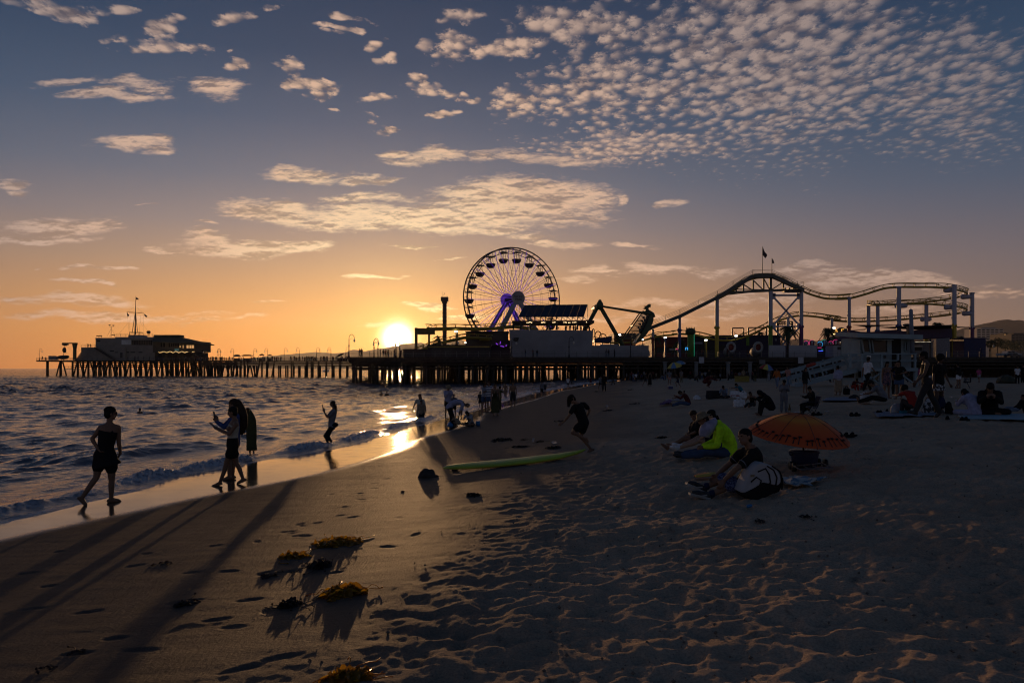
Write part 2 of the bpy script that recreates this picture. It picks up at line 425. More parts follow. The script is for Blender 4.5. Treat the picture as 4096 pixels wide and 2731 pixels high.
def ground_hit(u, v, lift=0.0):
 sx = (u - UC) / F; sz = (VH - v) / F
 lo = 1.0
 Y = 1.0
 while Y < 400:
  z = EYE + sz * Y
  if z <= float(base_z(sx * Y, Y)) + lift:
   break
  Y *= 1.02
 a, b = Y / 1.02, Y
 for _ in range(24):
  m = (a + b) / 2
  if EYE + sz * m <= float(base_z(sx * m, m)) + lift: b = m
  else: a = m
 return Vector((sx * b, b, float(base_z(sx * b, b)) + lift))
def G(x, y): return float(base_z(x, y))
def fan(Ys, ts, apex=-2.0):
 Y, T = np.meshgrid(Ys, ts, indexing='ij')
 return T * (Y - apex), Y
def grid_object(name, X, Y, Z, keep, material, attrs):
 nr, nc = X.shape
 idx = np.arange(nr * nc).reshape(nr, nc)
 q = np.stack([idx[:-1, :-1], idx[:-1, 1:], idx[1:, 1:], idx[1:, :-1]], -1).reshape(-1, 4)
 if keep is not None:
  k = (keep[:-1, :-1] | keep[:-1, 1:] | keep[1:, 1:] | keep[1:, :-1]).reshape(-1)
  q = q[k]
  used = np.unique(q); remap = np.full(nr * nc, -1); remap[used] = np.arange(len(used)); q = remap[q]
 else:
  used = np.arange(nr * nc)
 co = np.stack([X.ravel()[used], Y.ravel()[used], Z.ravel()[used]], -1).astype(np.float32)
 me = bpy.data.meshes.new(name)
 me.vertices.add(len(co)); me.vertices.foreach_set('co', co.ravel())
 me.loops.add(q.size); me.loops.foreach_set('vertex_index', q.ravel().astype(np.int32))
 me.polygons.add(len(q)); me.polygons.foreach_set('loop_start', np.arange(0, q.size, 4, dtype=np.int32))
 me.polygons.foreach_set('use_smooth', np.ones(len(q), bool))
 for an, av in attrs.items():
  at = me.attributes.new(an, 'FLOAT', 'POINT'); at.data.foreach_set('value', av.ravel()[used].astype(np.float32))
 me.update(calc_edges=True); me.validate()
 me.materials.append(material)
 ob = bpy.data.objects.new(name, me); COL.objects.link(ob); ob['kind'] = 'structure'
 return ob
def sand_material():
 m = bpy.data.materials.new('beach sand'); m.use_nodes = True
 t = NT(m.node_tree); b = t.n['Principled BSDF']
 at = lambda n: t.new('ShaderNodeAttribute', attribute_name=n).outputs['Fac']
 wet, damp = at('wet'), at('damp')
 P = t.new('ShaderNodeTexCoord').outputs['Object']
 n1 = t.noise(P, .8, 5, .6); n2 = t.noise(P, 60, 3, .7); n3 = t.noise(t.v('MULTIPLY', P, (2.5, .9, 1)), 2.2, 6, .65)
 dry = t.mix(t.rng(n1, .3, .7), (.41, .295, .205), (.52, .38, .268))
 dry = t.mix(t.rng(n2, .35, .75, 0, .55), dry, (.10, .08, .065))
 dry = t.mix(t.rng(n3, .60, .72, 0, .55), dry, (.06, .048, .04))
 dmp = t.mix(t.rng(n3, .35, .7), (.058, .043, .034), (.080, .059, .046))
 dmp = t.mix(t.rng(n2, .4, .8, 0, .35), dmp, (.035, .028, .023))
 c = t.mix(damp, dry, dmp)
 c = t.mix(wet, c, (.050, .040, .034))
 t.put(b.inputs['Base Color'], c)
 ro = t.m('ADD', t.m('MULTIPLY', damp, -.30), .97)
 wr = t.rng(t.noise(t.v('MULTIPLY', P, (1.2, 2.6, 1)), 1.6, 4, .55), .35, .7, .05, .16)
 nn = t.new('ShaderNodeMix'); t.put(nn.inputs[0], wet); t.put(nn.inputs[2], ro); t.put(nn.inputs[3], wr)
 t.put(b.inputs['Roughness'], nn.outputs[0])
 s2 = t.new('ShaderNodeMix'); t.put(s2.inputs[0], t.m('MAXIMUM', wet, t.m('MULTIPLY', damp, .12))); s2.inputs[2].default_value = .05; s2.inputs[3].default_value = .95
 t.put(b.inputs['Specular IOR Level'], s2.outputs[0])
 b.inputs['IOR'].default_value = 1.5
 bn = t.new('ShaderNodeBump'); bn.inputs['Distance'].default_value = .02
 t.put(bn.inputs['Strength'], t.m('SUBTRACT', .85, t.m('MULTIPLY', wet, .82)))
 hgt = t.m('ADD', t.m('MULTIPLY', t.noise(P, 38, 5, .7), .6), t.m('MULTIPLY', t.noise(t.v('MULTIPLY', P, (4, .9, 1)), 5, 4, .6), .55))
 t.put(bn.inputs['Height'], hgt); t.put(b.inputs['Normal'], bn.outputs[0])
 return m
def make_sand():
 Ys = [-1.6]
 while Ys[-1] < 420:
  Y = Ys[-1]; dY = max(.016, .0046 * (Y + 1.0)) if Y < 60 else .02 * Y
  Ys.append(Y + dY if Y > 1.5 else Y + .08)
 ts = np.concatenate([np.linspace(-2.4, -.78, 60, endpoint=False), np.linspace(-.78, .78, 1000), np.linspace(.78, 2.4, 60)[1:]])
 X, Y = fan(np.array(Ys), ts)
 d = dist_in(X, Y)
 Z = base_z(X, Y)
 wl = _smooth_interp(Y, _wl, 1.0) + .16 * pnoise(Y * .35 + 3, Y * 0) + .06 * pnoise(X * .9, Y * .9)
 wet = 1 - sstep(-.35, .22, d - wl)
 edge = 8.0 + 1.0 * pnoise(X * .35, Y * .25 + 5) + .5 * pnoise(X * 1.3, Y * 1.1)
 dry = sstep(-1.2, 1.2, d - edge)
 damp = 1 - sstep(-1.5, 1.6, d - edge)
 # trampled dry sand: overlapping hollows with soft ridges
 wx = X + .12 * pnoise(X * 2.1, Y * 2.1); wy = Y + .12 * pnoise(X * 2.1 + 40, Y * 2.1)
 w1 = worley(wx / .40, wy / .34); w2 = worley(wx / .21 + 31, wy / .18 + 7); w3 = worley(wx / .11 + 3, wy / .10 + 71)
 fade2 = 1 - sstep(14, 40, Y); fade3 = 1 - sstep(7, 18, Y)
 cell = lambda w: .62 * (1 - np.exp(-(w / .40) ** 2))
 L = .056 * cell(w1) * (.4 + 1.2 * sstep(-.3, .4, pnoise(X * .8 + 60, Y * .8))) + .048 * cell(w2) * fade2 + .026 * cell(w3) * fade3 + .035 * fbm(X * .55, Y * .55, 3) + .028 * fbm(X * 3.3 + 9, Y * 3.3, 4) * fade2 + .006 * fbm(X * 14, Y * 14, 2) * fade3
 L = (L - .045) * (1 + .5 * pnoise(X * .3 + 8, Y * .3))
 Z = Z + dry * L
 # firm damp sand: faint flow lines along the shore and small ripples
 firm = (1 - dry) * (1 - wet)
 Z = Z + firm * (.010 * fbm(X * .5, Y * .8 + 30, 3) + .0045 * fbm(X * 1.2 + .5 * Y, Y * 5.0, 3) * fade2)
 Z = Z + (1 - dry) * .012 * pnoise(X * .25 + 3, Y * .2)
 for (px, py, l, w, rot, dep) in _prints:
  sel = (np.abs(X - px) < .45) & (np.abs(Y - py) < .45)
  if not sel.any(): continue
  ax, ay = X[sel] - px, Y[sel] - py
  ca, sa = math.cos(rot), math.sin(rot)
  q = np.sqrt(((ax * ca + ay * sa) / l) ** 2 + ((-ax * sa + ay * ca) / w) ** 2)
  Z[sel] += dep * (-(1 - sstep(.45, 1.05, q)) + .22 * np.exp(-((q - 1.25) / .28) ** 2)) * (1 - wet[sel])
 return grid_object('beach', X, Y, Z, (d > -14) & (Z > -1.6), sand_material(), {'wet': wet, 'damp': damp})
def sea_material():
 m = bpy.data.materials.new('sea water'); m.use_nodes = True
 t = NT(m.node_tree); b = t.n['Principled BSDF']
 foam = t.new('ShaderNodeAttribute', attribute_name='foam').outputs['Fac']
 P = t.new('ShaderNodeTexCoord').outputs['Object']
 f2 = t.m('MULTIPLY', foam, t.rng(t.noise(P, 11, 7, .75), .36, .54))
 b.inputs['Base Color'].default_value = (.072, .072, .088, 1)
 b.inputs['Roughness'].default_value = .09; b.inputs['IOR'].default_value = 1.333
 bn = t.new('ShaderNodeBump'); far = t.new('ShaderNodeAttribute', attribute_name='far').outputs['Fac']; t.put(bn.inputs['Strength'], t.rng(far, 0, 1, .55, 1.0)); t.put(bn.inputs['Distance'], t.rng(far, 0, 1, .05, .30))
 t.put(bn.inputs['Height'], t.m('ADD', t.noise(t.v('MULTIPLY', P, (1.0, 1.7, 1)), 4.0, 5, .6), t.m('ADD', t.m('MULTIPLY', t.noise(P, .9, 4, .6), 1.2), t.m('MULTIPLY', far, t.m('MULTIPLY', t.noise(P, .22, 3, .6), 4.0)))))
 t.put(b.inputs['Normal'], bn.outputs[0])
 fb = t.new('ShaderNodeBsdfPrincipled'); fb.inputs['Base Color'].default_value = (.55, .55, .58, 1); fb.inputs['Roughness'].default_value = .55
 b2 = t.new('ShaderNodeBump'); b2.inputs['Strength'].default_value = .8; b2.inputs['Distance'].default_value = .04
 t.put(b2.inputs['Height'], t.noise(P, 22, 5, .7)); t.put(fb.inputs['Normal'], b2.outputs[0])
 mx = t.new('ShaderNodeMixShader'); t.put(mx.inputs[0], f2)
 t.t.links.new(b.outputs[0], mx.inputs[1]); t.t.links.new(fb.outputs[0], mx.inputs[2])
 t.t.links.new(mx.outputs[0], t.n['Material Output'].inputs[0])
 return m
def sea_level(d):
 return -1.0 * (1 - sstep(-27, -.3, d)) - .12 * sstep(-.1, .9, d)
def make_sea():
 Ys = [1.5]
 while Ys[-1] < 14500:
  Y = Ys[-1]
  Ys.append(Y + (max(.03, .0055 * Y) if Y < 330 else .012 * Y if Y < 1200 else .05 * Y))
 ts = np.concatenate([np.linspace(-3.0, -.80, 70, endpoint=False), np.linspace(-.80, .18, 950), np.linspace(.18, .6, 20)[1:]])
 X, Y = fan(np.array(Ys), ts)
 d = dist_in(X, Y)
 dd = np.clip(d, -60, 5)
 Z = sea_level(dd)
 rs = np.random.RandomState(5)
 sp = np.maximum(.0055 * Y, .03)
 hx = np.zeros_like(X); hy = np.zeros_like(X); h = np.zeros_like(X)
 damp = .25 + .75 * sstep(.2, -5, d)
 damp = .22 + .78 * (1 - sstep(-6, .2, d))
 n = 80
 for i in range(n):
  lam = .26 * (9.0 / .26) ** (i / (n - 1)) * rs.uniform(.9, 1.1)
  if lam > 5: rs_a = .6
  else: rs_a = 1.0
  th = rs.normal(-.7, .6)              # travelling ashore, to the right and slightly towards us
  kx, ky = math.cos(th), math.sin(th)
  k = 2 * math.pi / lam
  a = .0082 * lam ** .52 * rs.uniform(.6, 1.2)
  lod = (1 - sstep(.26, .52, sp / lam)) * (1 + 2.2 * sstep(35, 150, Y))
  ph = k * (kx * X + ky * Y) + rs.uniform(0, 6.28)
  am = a * lod * damp * rs_a
  h += am * np.cos(ph); s = am * np.sin(ph) * 1.0
  hx -= kx * s; hy -= ky * s
 gust = .75 + .5 * pnoise(X * .05, Y * .03 + 4) + .35 * pnoise(X * .21 + 9, Y * .12)
 Z = Z + h * gust
 # the small shore break and the swells behind it
 al = Y + .4 * X
 wob = .22 * pnoise(al * .45, 0 * al + 2.2) + .1 * pnoise(al * 1.3, 0 * al + 7)
 foam = np.zeros_like(X)
 near = 1 - sstep(30, 60, Y)
 c0 = -.62 + wob
 br = sstep(-.42, .30, pnoise(al * .50, 0 * al + 1.3) + .35 * pnoise(al * 1.9, 0 * al + 4))
 amp = (.04 + .095 * br) * (.6 + .4 * near)
 s = d - c0
 Z = Z + amp * np.where(s < 0, np.exp(-(s / .55) ** 2), np.exp(-(s / .24) ** 2))
 lump = fbm(X * 3.1, Y * 3.1, 4, .6)
 band = np.exp(-((s - .10 - .08 * pnoise(al * 2.3, 0 * al + 31)) / (.16 + .14 * br)) ** 2)
 Z = Z + band * (.25 + .75 * br) * (.09 * np.abs(lump) + .05 * fbm(X * 7, Y * 7, 4, .65)) * (1 - sstep(25, 60, Y))
 foam = np.maximum(foam, np.clip((.35 + .95 * br) * band + .7 * lump * band, 0, 1))
 # trailing lace behind the break and the thin front on the sand
 foam = np.maximum(foam, np.exp(-((s + .6) / .8) ** 2) * sstep(.0, .4, fbm(X * 2.4, Y * 2.4, 5, .65)) * .9)
 foam = np.maximum(foam, np.exp(-((d - .1) / .10) ** 2) * .9)
 far = sstep(40, 75, Y) * (1 - sstep(150, 220, Y))
 foam = np.maximum(foam, far * np.exp(-((d + 1.5) / 2.5) ** 2) * sstep(-.1, .35, fbm(X * .5, Y * .25, 3)) * .9)
 for (c, am, wd, y0, y1, sd) in [(-4.6, .20, 1.0, 14, 44, 1), (-9.5, .20, 1.5, 8, 70, 2), (-15, .20, 2.0, 5, 120, 3), (-22, .18, 2.4, 5, 160, 4)]:
  cc = c + .9 * pnoise(al * .1, 0 * al + 11 * sd)
  am2 = am * sstep(-.25, .25, pnoise(al * .07 + 5 * sd, 0 * al + 3 * sd)) * sstep(y0 - 4, y0 + 4, Y) * (1 - sstep(y1 * .8, y1 * 1.2, Y))
  s = d - cc
  Z = Z + am2 * np.where(s < 0, np.exp(-(s / (wd * 1.3)) ** 2), np.exp(-(s / (wd * .6)) ** 2))
 return grid_object('sea', X + hx * gust, Y + hy * gust, Z, d < 1.0, sea_material(), {'foam': foam, 'far': sstep(30, 140, Y)})
def make_clods():
 rs = random.Random(21); mb = MB()
 for i in range(2600):
  Y = 3.6 + 12 * rs.random() ** 1.8; x = rs.uniform(-.75, .75) * Y; d = float(dist_in(x, Y))
  if d < 7.2 or (d < 8.6 and rs.random() < .7): continue
  r = rs.choice((.004, .006, .006, .009, .014)) * rs.uniform(.7, 1.2); z = G(x, Y) + rs.uniform(.0, .02)
  p = [(x + r * rs.uniform(.6, 1.3) * a, Y + r * rs.uniform(.6, 1.3) * b, z + r * rs.uniform(.5, 1.1) * c) for a, b, c in ((1, 0, 0), (0, 1, 0), (-1, 0, 0), (0, -1, 0), (0, 0, 1), (0, 0, -1))]
  k = len(mb.v); mb.v += p
  for q in ((0, 1, 4), (1, 2, 4), (2, 3, 4), (3, 0, 4), (1, 0, 5), (2, 1, 5), (3, 2, 5), (0, 3, 5)): mb.f.append(tuple(k + i for i in q)); mb.mi.append(0)
 o = mb.build('sand_crumbs', mat('sand crumbs', (.16, .12, .09), .95)); o['kind'] = 'stuff'
footprints()
make_sand()
make_clods()
make_sea()
# ---------------------------------------------------------------- piers and the buildings on them
WOOD = mat('weathered timber', (.055, .044, .034), .85, var=.45, scale=1.5, bump=.4)
PILEM = mat('tarred pile', (.040, .033, .027), .8, var=.5, scale=1.2, bump=.5, stretch=(1, 1, .2))
STEEL = mat('dark steel', (.035, .035, .037), .5, metal=.3, var=.3)
GALV = mat('galvanised rail', (.14, .14, .145), .5, metal=.5, var=.3)
WHITE = mat('white paint', (.62, .61, .58), .6, var=.18, scale=.6)
CREAM = mat('cream stucco', (.25, .225, .19), .8, var=.2, scale=.35, bump=.15)
GREY = mat('grey render', (.30, .30, .31), .85, var=.3, scale=.25, bump=.2)
ROOFG = mat('green brown roof shingle', (.07, .075, .045), .85, var=.4, scale=2.0, bump=.3)
GLASS = mat('dark window glass', (.010, .011, .013), .2, var=.2, spec=.3)
BLACK = mat('black paint', (.012, .012, .013), .5, var=.3)
LAMPG = mat('lamp globe', (.55, .52, .46), .4, var=.1)
BULB = mat('warm bulb', (.9, .7, .4), .4, emit=(1, .62, .25), estr=5)
COOLB = mat('cool white lamp', (.9, .9, .9), .4, emit=(1, .93, .80), estr=9)
WINLIT = mat('lit window', (.5, .35, .2), .4, emit=(1.0, .52, .18), estr=.55)
FLAGM = mat('flag cloth', (.05, .035, .04), .8, var=.4)
def pbox(mb, k, x0, y0, x1, y1, Y, depth):
 a = C(k, x0, y0, Y); b = C(k, x1, y1, Y)
 return mb.box2((a.x, Y, a.z), (b.x, Y + depth, b.z))
def railing(mb, pts, h=1.1, step=2.0, nr=4, r=.03, pr=.04):
 pts = [Vector(p) for p in pts]
 for a, b in zip(pts, pts[1:]):
  n = max(1, round((b - a).length / step))
  for i in range(n + 1):
   p = a.lerp(b, i / n)
   mb.bar(p, p + Vector((0, 0, h)), pr * 2)
  for j in range(nr):
   z = Vector((0, 0, h * (j + 1) / nr))
   mb.bar(a + z, b + z, r * 2)
def slab(poly, z0, z1):
 mb = MB(); mb.prism([(x, y, z0) for x, y in poly], (0, 0, z1 - z0)); return mb
def build_piers():
 rs = random.Random(3)
 # ---- broad amusement pier
 p = empty('pier', (20, 150, G(20, 150)), 'broad dark timber pier carrying the amusement rides', 'pier')
 poly = [(-33.5, 150), (140, 150), (140, 262), (-57.5, 262)]
 slab(poly, 4.15, 4.6).build('deck', WOOD, p)
 mb = MB()
 for y in (150.35, 158, 168, 180): mb.box2((-33 - (y - 150) * .21, y, 3.45), (139, y + .35, 4.14))
 for i in range(58):
  x = -33 + i * 3.0; mb.box2((x, 150.9, 3.5), (x + .25, 185, 4.14))
 mb.build('joist', WOOD, p)
 mb = MB()
 for z, hh in ((2.95, .3), (2.2, .25)):
  mb.box2((-32.6, 150.5, z), (139, 150.75, z + hh)); mb.box2((-34, 157, z), (139, 157.25, z + hh)); mb.box2((-36, 166, z - .3), (139, 166.25, z + hh))
 mb.tube([(-32, 149.85, 3.6), (139, 149.85, 3.6)], .12, 6)
 mb.build('stringer', WOOD, p)
 mb = MB(); railing(mb, [(-57, 262, 4.6), (-33.3, 150.15, 4.6), (139, 150.15, 4.6)], 1.15, 2.2, 4, .022, .035)
 mb.build('railing', GALV, p)
 front = 0; rest = MB()
 def pile_at(m, x, y, lean=0):
  zb = min(-1.6, 0) if x < shore(y) + 3 else G(x, y) - .4
  zb = min(zb, G(x, y) - .3) if G(x, y) > -1.4 else -1.9
  r = rs.uniform(.2, .30)
  m.tube([(x + lean, y, zb), (x, y, 3.3)], [r * 1.05, r * .95], 8, True)
 for row, y in enumerate((151, 155.5, 160, 165, 170, 176, 183, 191, 200, 210, 222)):
  n = 30 if row < 4 else 34
  for i in range(n):
   x = -31.5 - (y - 150) * .21 + (i + rs.uniform(-.28, .28)) * (3.4 if row < 2 else 4.1)
   ln = rs.choice((0, 0, 0, 0, .9, -.9)) if row < 3 else 0
   if row < 3 and front < 84:
    m = MB(); pile_at(m, x, y, ln); m.build('pile', PILEM, p, True); front += 1
    if rs.random() < .45:
     m2 = MB(); pile_at(m2, x + rs.uniform(.6, 1.1), y + .5, 0); rest.v += []; pile_at(rest, x + .8, y + .8)
   else:
    pile_at(rest, x, y, ln)
 for i in range(60):
  x = 24 + i * 2.0; rest.box2((x, 158, .2), (x + 1.96, 158.3, 4.1))
 o = rest.build('inner_pile', PILEM, p, True); o['kind'] = 'stuff'
 # ---- narrow walkway pier out to sea
 A = Vector((-57.0, 262, 4.95)); B = Vector((-126, 306, 5.35))
 w = empty('pier_walkway', (A.x, A.y, 4.9), 'long narrow pile pier leading out to the fishing platform', 'pier')
 dn = (B - A); dirv = Vector((dn.x, dn.y, 0)).normalized(); nor = Vector((dirv.y, -dirv.x, 0))
 if nor.y > 0: nor = -nor
 hw = 4.2
 mb = MB(); mb.prism([A + nor * hw, B + nor * hw, B - nor * hw, A - nor * hw], (0, 0, -.4)); mb.build('deck', WOOD, w)
 mb = MB()
 for dz in (-.75, -1.25, -1.75):
  for q in (hw - .3, -hw + .3): mb.bar(A + nor * q + Vector((0, 0, dz)), B + nor * q + Vector((0, 0, dz)), .2, .3)
 mb.build('stringer', WOOD, w)
 mb = MB()
 for q in (hw, -hw): railing(mb, [A + nor * q, B + nor * q], 1.1, 2.5, 4, .022, .035)
 mb.build('railing', GALV, w)
 L = dn.length; n = 23
 for i in range(n):
  t = (i + .5) / n
  for q in (hw - .6, 0, -hw + .6):
   if rs.random() < .1: continue
   c = A.lerp(B, t + rs.uniform(-.006, .006)) + nor * q
   m = MB(); ln = rs.choice((0, 0, 0, 1.2, -1.2)) if t > .5 else 0
   m.tube([(c.x + ln, c.y, -2), (c.x, c.y, c.z - 1.8 if rs.random() < .5 else c.z - .4)], .30, 8); m.build('pile', PILEM, w, True)
 # ---- fishing platform at the seaward end
 f = empty('fishing_platform', (-165, 322, 5.4), 'pile platform at the seaward end of the pier under the harbour building', 'pier')
 x0, x1 = C(1, 132, 1000, 318).x, C(1, 2352, 1000, 318).x
 mb = MB(); mb.box2((x0, 318, 5.2), (x1, 350, 5.75)); mb.build('deck', WOOD, f)
 mb = MB()
 xa = C(1, 540, 0, 318).x
 for z in (4.4, 3.5, 2.8): mb.box2((xa, 318.6, z), (x1, 318.9, z + .35)); mb.box2((xa, 330, z), (x1, 330.4, z + .4))
 mb.build('stringer', WOOD, f)
 xs = [265, 420] + [430 + 0 * i for i in range(0)] + list(range(560, 2340, 62))
 for i, px in enumerate(xs):
  c = C(1, px, 1100, 319.5)
  m = MB(); m.tube([(c.x, 319.5, -2), (c.x, 319.5, 5.2)], .55 if i < 2 else rs.uniform(.35, .6), 8); m.build('pile', PILEM, f, True)
  if i >= 1 and i % 2:
   for sgn in (-1, 1):
    m = MB(); m.tube([(c.x + sgn * 2.5, 320, -2), (c.x + sgn * .6, 320, 5)], .3, 8); m.build('raking_pile', PILEM, f, True)
  if i >= 2:
   m = MB(); m.tube([(c.x + rs.uniform(1, 3), 334, -2), (c.x + 1.5, 334, 5.2)], .5, 8); m.build('pile', PILEM, f, True)
 mb = MB()
 railing(mb, [(x0, 318.1, 5.75), (x1, 318.1, 5.75)], 1.1, 2.2, 4, .025, .04); railing(mb, [(x0, 318.1, 5.75), (x0, 349, 5.75)], 1.1, 2.2, 4, .025, .04)
 mb.build('railing', GALV, f)
 mb = MB(); pbox(mb, 1, 470, 1096, 600, 1104, 319, 3); a = C(1, 472, 1094, 319); b = C(1, 545, 1094, 319); railing(mb, [a, b], .9, 1.2, 3); mb.build('landing', WOOD, f)
 # ---- harbour building
 YB = 326
 h = empty('harbour_building', C(1, 1100, 1000, YB), 'pale blocky two storey harbour office with roof mast on the pier end', 'building')
 h.location.z = 5.75; ORI[h.name] = Vector(h.location)
 mb = MB(); pbox(mb, 1, 830, 742, 1500, 1002, YB + 3, 14); mb.build('wall', CREAM, h)
 mb = MB(); pbox(mb, 1, 660, 850, 1180, 1002, YB, 3.2); mb.build('front_block', CREAM, h)
 mb = MB(); pbox(mb, 1, 1060, 728, 1502, 744, YB + 2.6, 14.6); pbox(mb, 1, 826, 738, 1062, 752, YB + 2.7, 14); mb.build('parapet', GREY, h)
 mb = MB(); pbox(mb, 1, 1186, 830, 1524, 1002, YB + 1, 2.2); mb.build('bay', CREAM, h)
 for x in (1135, 1164, 1192, 1220):
  m = MB(); pbox(m, 1, x, 762, x + 25, 818, YB + 2.85, .2); m.build('panel', WHITE, h)
 for i in range(12):
  m = MB(); x = 1256 + i * 20; pbox(m, 1, x, 766, x + 16, 822, YB + 2.85, .2); m.build('window', GLASS, h)
 for (xa_, ya_, xb_, yb_) in [(845, 768, 885, 782), (1195, 902, 1225, 914), (1240, 902, 1295, 914), (1335, 902, 1380, 914), (1000, 888, 1045, 900), (1058, 905, 1090, 914)]:
  m = MB(); pbox(m, 1, xa_, ya_, xb_, yb_, YB - .12 if xb_ < 1180 and ya_ > 850 else YB + .88 if ya_ > 830 else YB + 2.85, .1); m.build('window', GLASS, h)
 m = MB(); pbox(m, 1, 1118, 910, 1146, 972, YB - .1, .15); m.build('door', STEEL, h)
 mb = MB(); pbox(mb, 1, 1215, 705, 1362, 736, YB + 4, 6); mb.build('roof_cabin', GREY, h)
 mb = MB(); a, b, c = C(1, 1070, 726, YB + 3), C(1, 1500, 726, YB + 3), C(1, 1070, 726, YB + 16)
 railing(mb, [a, b], 1.05 * 1.2, 2, 3, .03, .05); railing(mb, [C(1, 668, 849, YB), C(1, 825, 849, YB)], 1.2, 1.6, 3, .03, .05); mb.build('roof_railing', GALV, h)
 mb = MB()
 for i in range(16):
  a = C(1, 815 + i * 14.5, 855 + i * 9, YB - 1.3); mb.box((a.x, YB - .7, a.z), (1.7, 1.2, .12))
 mb.bar(C(1, 812, 850, YB - 1.3), C(1, 1055, 1000, YB - 1.3), .15, .5); mb.bar(C(1, 812, 820, YB - 1.3), C(1, 1055, 970, YB - 1.3), .06, .06)
 mb.build('stair', STEEL, h)
 mb = MB()
 for i in range(7):
  pbox(mb, 1, 590 + i * 10, 990 - i * 13, 662, 1002 - i * 13, YB + .4, 3)
 mb.build('side_steps', CREAM, h)
 mb = MB()
 for px, py in ((870, 738), (900, 735), (1050, 727)): c = C(1, px, py, YB + 4); mb.bar(c, c + Vector((0, 0, .8)), .12); mb.box(c + Vector((-.5, 0, .8)), (1.2, .5, .35))
 for px, py in ((1448, 690), (1460, 690)): c = C(1, px, 725, YB + 4); d = C(1, px, 672, YB + 4); mb.bar(c, d, .12); mb.ell(d, (.7, 0, 0), (0, .5, 0), (0, 0, .7))
 mb.build('roof_gear', STEEL, h)
 # ---- restaurant
 YR = 324
 r = empty('restaurant', C(1, 1740, 1000, YR), 'wide hip roofed two storey restaurant beside the harbour office', 'building')
 r.location.z = 5.75; ORI[r.name] = Vector(r.location)
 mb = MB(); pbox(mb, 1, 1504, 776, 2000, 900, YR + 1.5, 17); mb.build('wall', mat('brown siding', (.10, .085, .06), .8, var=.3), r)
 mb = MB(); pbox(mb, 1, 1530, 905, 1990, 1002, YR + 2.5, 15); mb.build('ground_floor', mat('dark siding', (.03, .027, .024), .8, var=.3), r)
 e0, e1 = C(1, 1495, 782, YR - .5), C(1, 2010, 800, YR - .5); rg0, rg1 = C(1, 1512, 716, YR + 9), C(1, 1815, 724, YR + 9)
 e2 = C(1, 2112, 822, YR + 9); e1b = Vector((e1.x, YR + 19.5, e1.z)); e0b = Vector((e0.x, YR + 19.5, e0.z))
 mb = MB()
 mb.face([e0, e1, rg1, rg0]); mb.face([e1, e2, rg1]); mb.face([e2, e1b, rg1]); mb.face([e1b, e0b, rg0, rg1]); mb.face([e0b, e0, rg0])
 lo = Vector((0, 0, -.35)); mb.face([e0 + lo, e0b + lo, e1b + lo, e2 + lo, e1 + lo])
 for a, b in ((e0, e1), (e1, e2), (e2, e1b), (e1b, e0b), (e0b, e0)): mb.face([a, a + lo, b + lo, b])
 ro = mb.build('roof', ROOFG, r)
 mb = MB(); pbox(mb, 1, 1512, 703, 1815, 728, YR + 7, 5); mb.build('roof_curb', ROOFG, ro)
 for i, px in enumerate([1595, 1625, 1690, 1715, 1740, 1765, 1790]):
  m = MB(); pbox(m, 1, px, 795, px + 18, 845, YR + 1.35, .2); m.build('window', GLASS, r)
 for (xa_, xb_) in ((1818, 1828), (1855, 1862), (1900, 1922), (1934, 1955), (1962, 1985)):
  m = MB(); pbox(m, 1, xa_, 824 if xb_ > 1840 else 832, xb_, 860 if xb_ > 1840 else 850, YR + 1.35, .2); m.build('window', WINLIT, r)
 m = MB(); pbox(m, 1, 1758, 866, 1808, 892, YR + 1.3, .2); m.build('window', mat('green lit window', (.1, .2, .2), .3, emit=(.10, .22, .2), estr=.25), r)
 mb = MB(); pbox(mb, 1, 1504, 898, 2000, 908, YR + .4, 3); mb.build('balcony', WOOD, r)
 mb = MB(); rr = random.Random(8)
 for i in range(46):
  c = C(1, 1575 + i * 9.2, 905 + 7 * math.sin(i * .8) + rr.uniform(-2, 2), YR + .2); mb.ell(c, (.075, 0, 0), (0, .075, 0), (0, 0, .075), 6, 4)
 mb.build('string_light', BULB, r)
 mb = MB()
 for i in range(8):
  c = C(1, 1560 + i * 58, 1000, YR + .6); mb.bar(c, C(1, 1560 + i * 58, 908, YR + .6), .2)
 mb.build('post', WOOD, r)
 mb = MB(); mb.bar(C(1, 1900, 882, YR), C(1, 2070, 975, YR), 1.2, .25); mb.bar(C(1, 1995, 975, YR), C(1, 2110, 945, YR), .6, .25); railing(mb, [C(1, 2000, 905, YR), C(1, 2095, 960, YR)], 1.0, 1.5, 3); mb.build('stair', WOOD, r)
 # ---- mast with three flags
 YM = YB + 7
 m0 = empty('signal_mast', C(1, 1295, 705, YM), 'tall tripod flag mast with yardarm on the harbour office roof', 'mast')
 mb = MB(); mb.tube([C(1, 1298, 700, YM), C(1, 1300, 372, YM)], [.35, .16], 8); mb.tube([C(1, 1300, 372, YM), C(1, 1304, 246, YM)], [.13, .07], 6)
 mb.tube([C(1, 1262, 668, YM), C(1, 1296, 445, YM)], .13, 6); mb.tube([C(1, 1322, 668, YM), C(1, 1302, 445, YM)], .13, 6); mb.tube([C(1, 1290, 668, YM + 4), C(1, 1299, 445, YM)], .13, 6)
 mb.build('mast', STEEL, m0)
 mb = MB(); mb.tube([C(1, 1196, 430, YM), C(1, 1398, 450, YM)], .09, 6); mb.tube([C(1, 1222, 446, YM), C(1, 1375, 438, YM)], .05, 6); mb.build('yardarm', STEEL, m0)
 mb = MB(); pbox(mb, 1, 1225, 670, 1355, 677, YM - 1, 3)
 for x in (1228, 1290, 1350): mb.bar(C(1, x, 704, YM), C(1, x, 672, YM), .15)
 mb.build('mast_base', STEEL, m0)
 mb = MB()
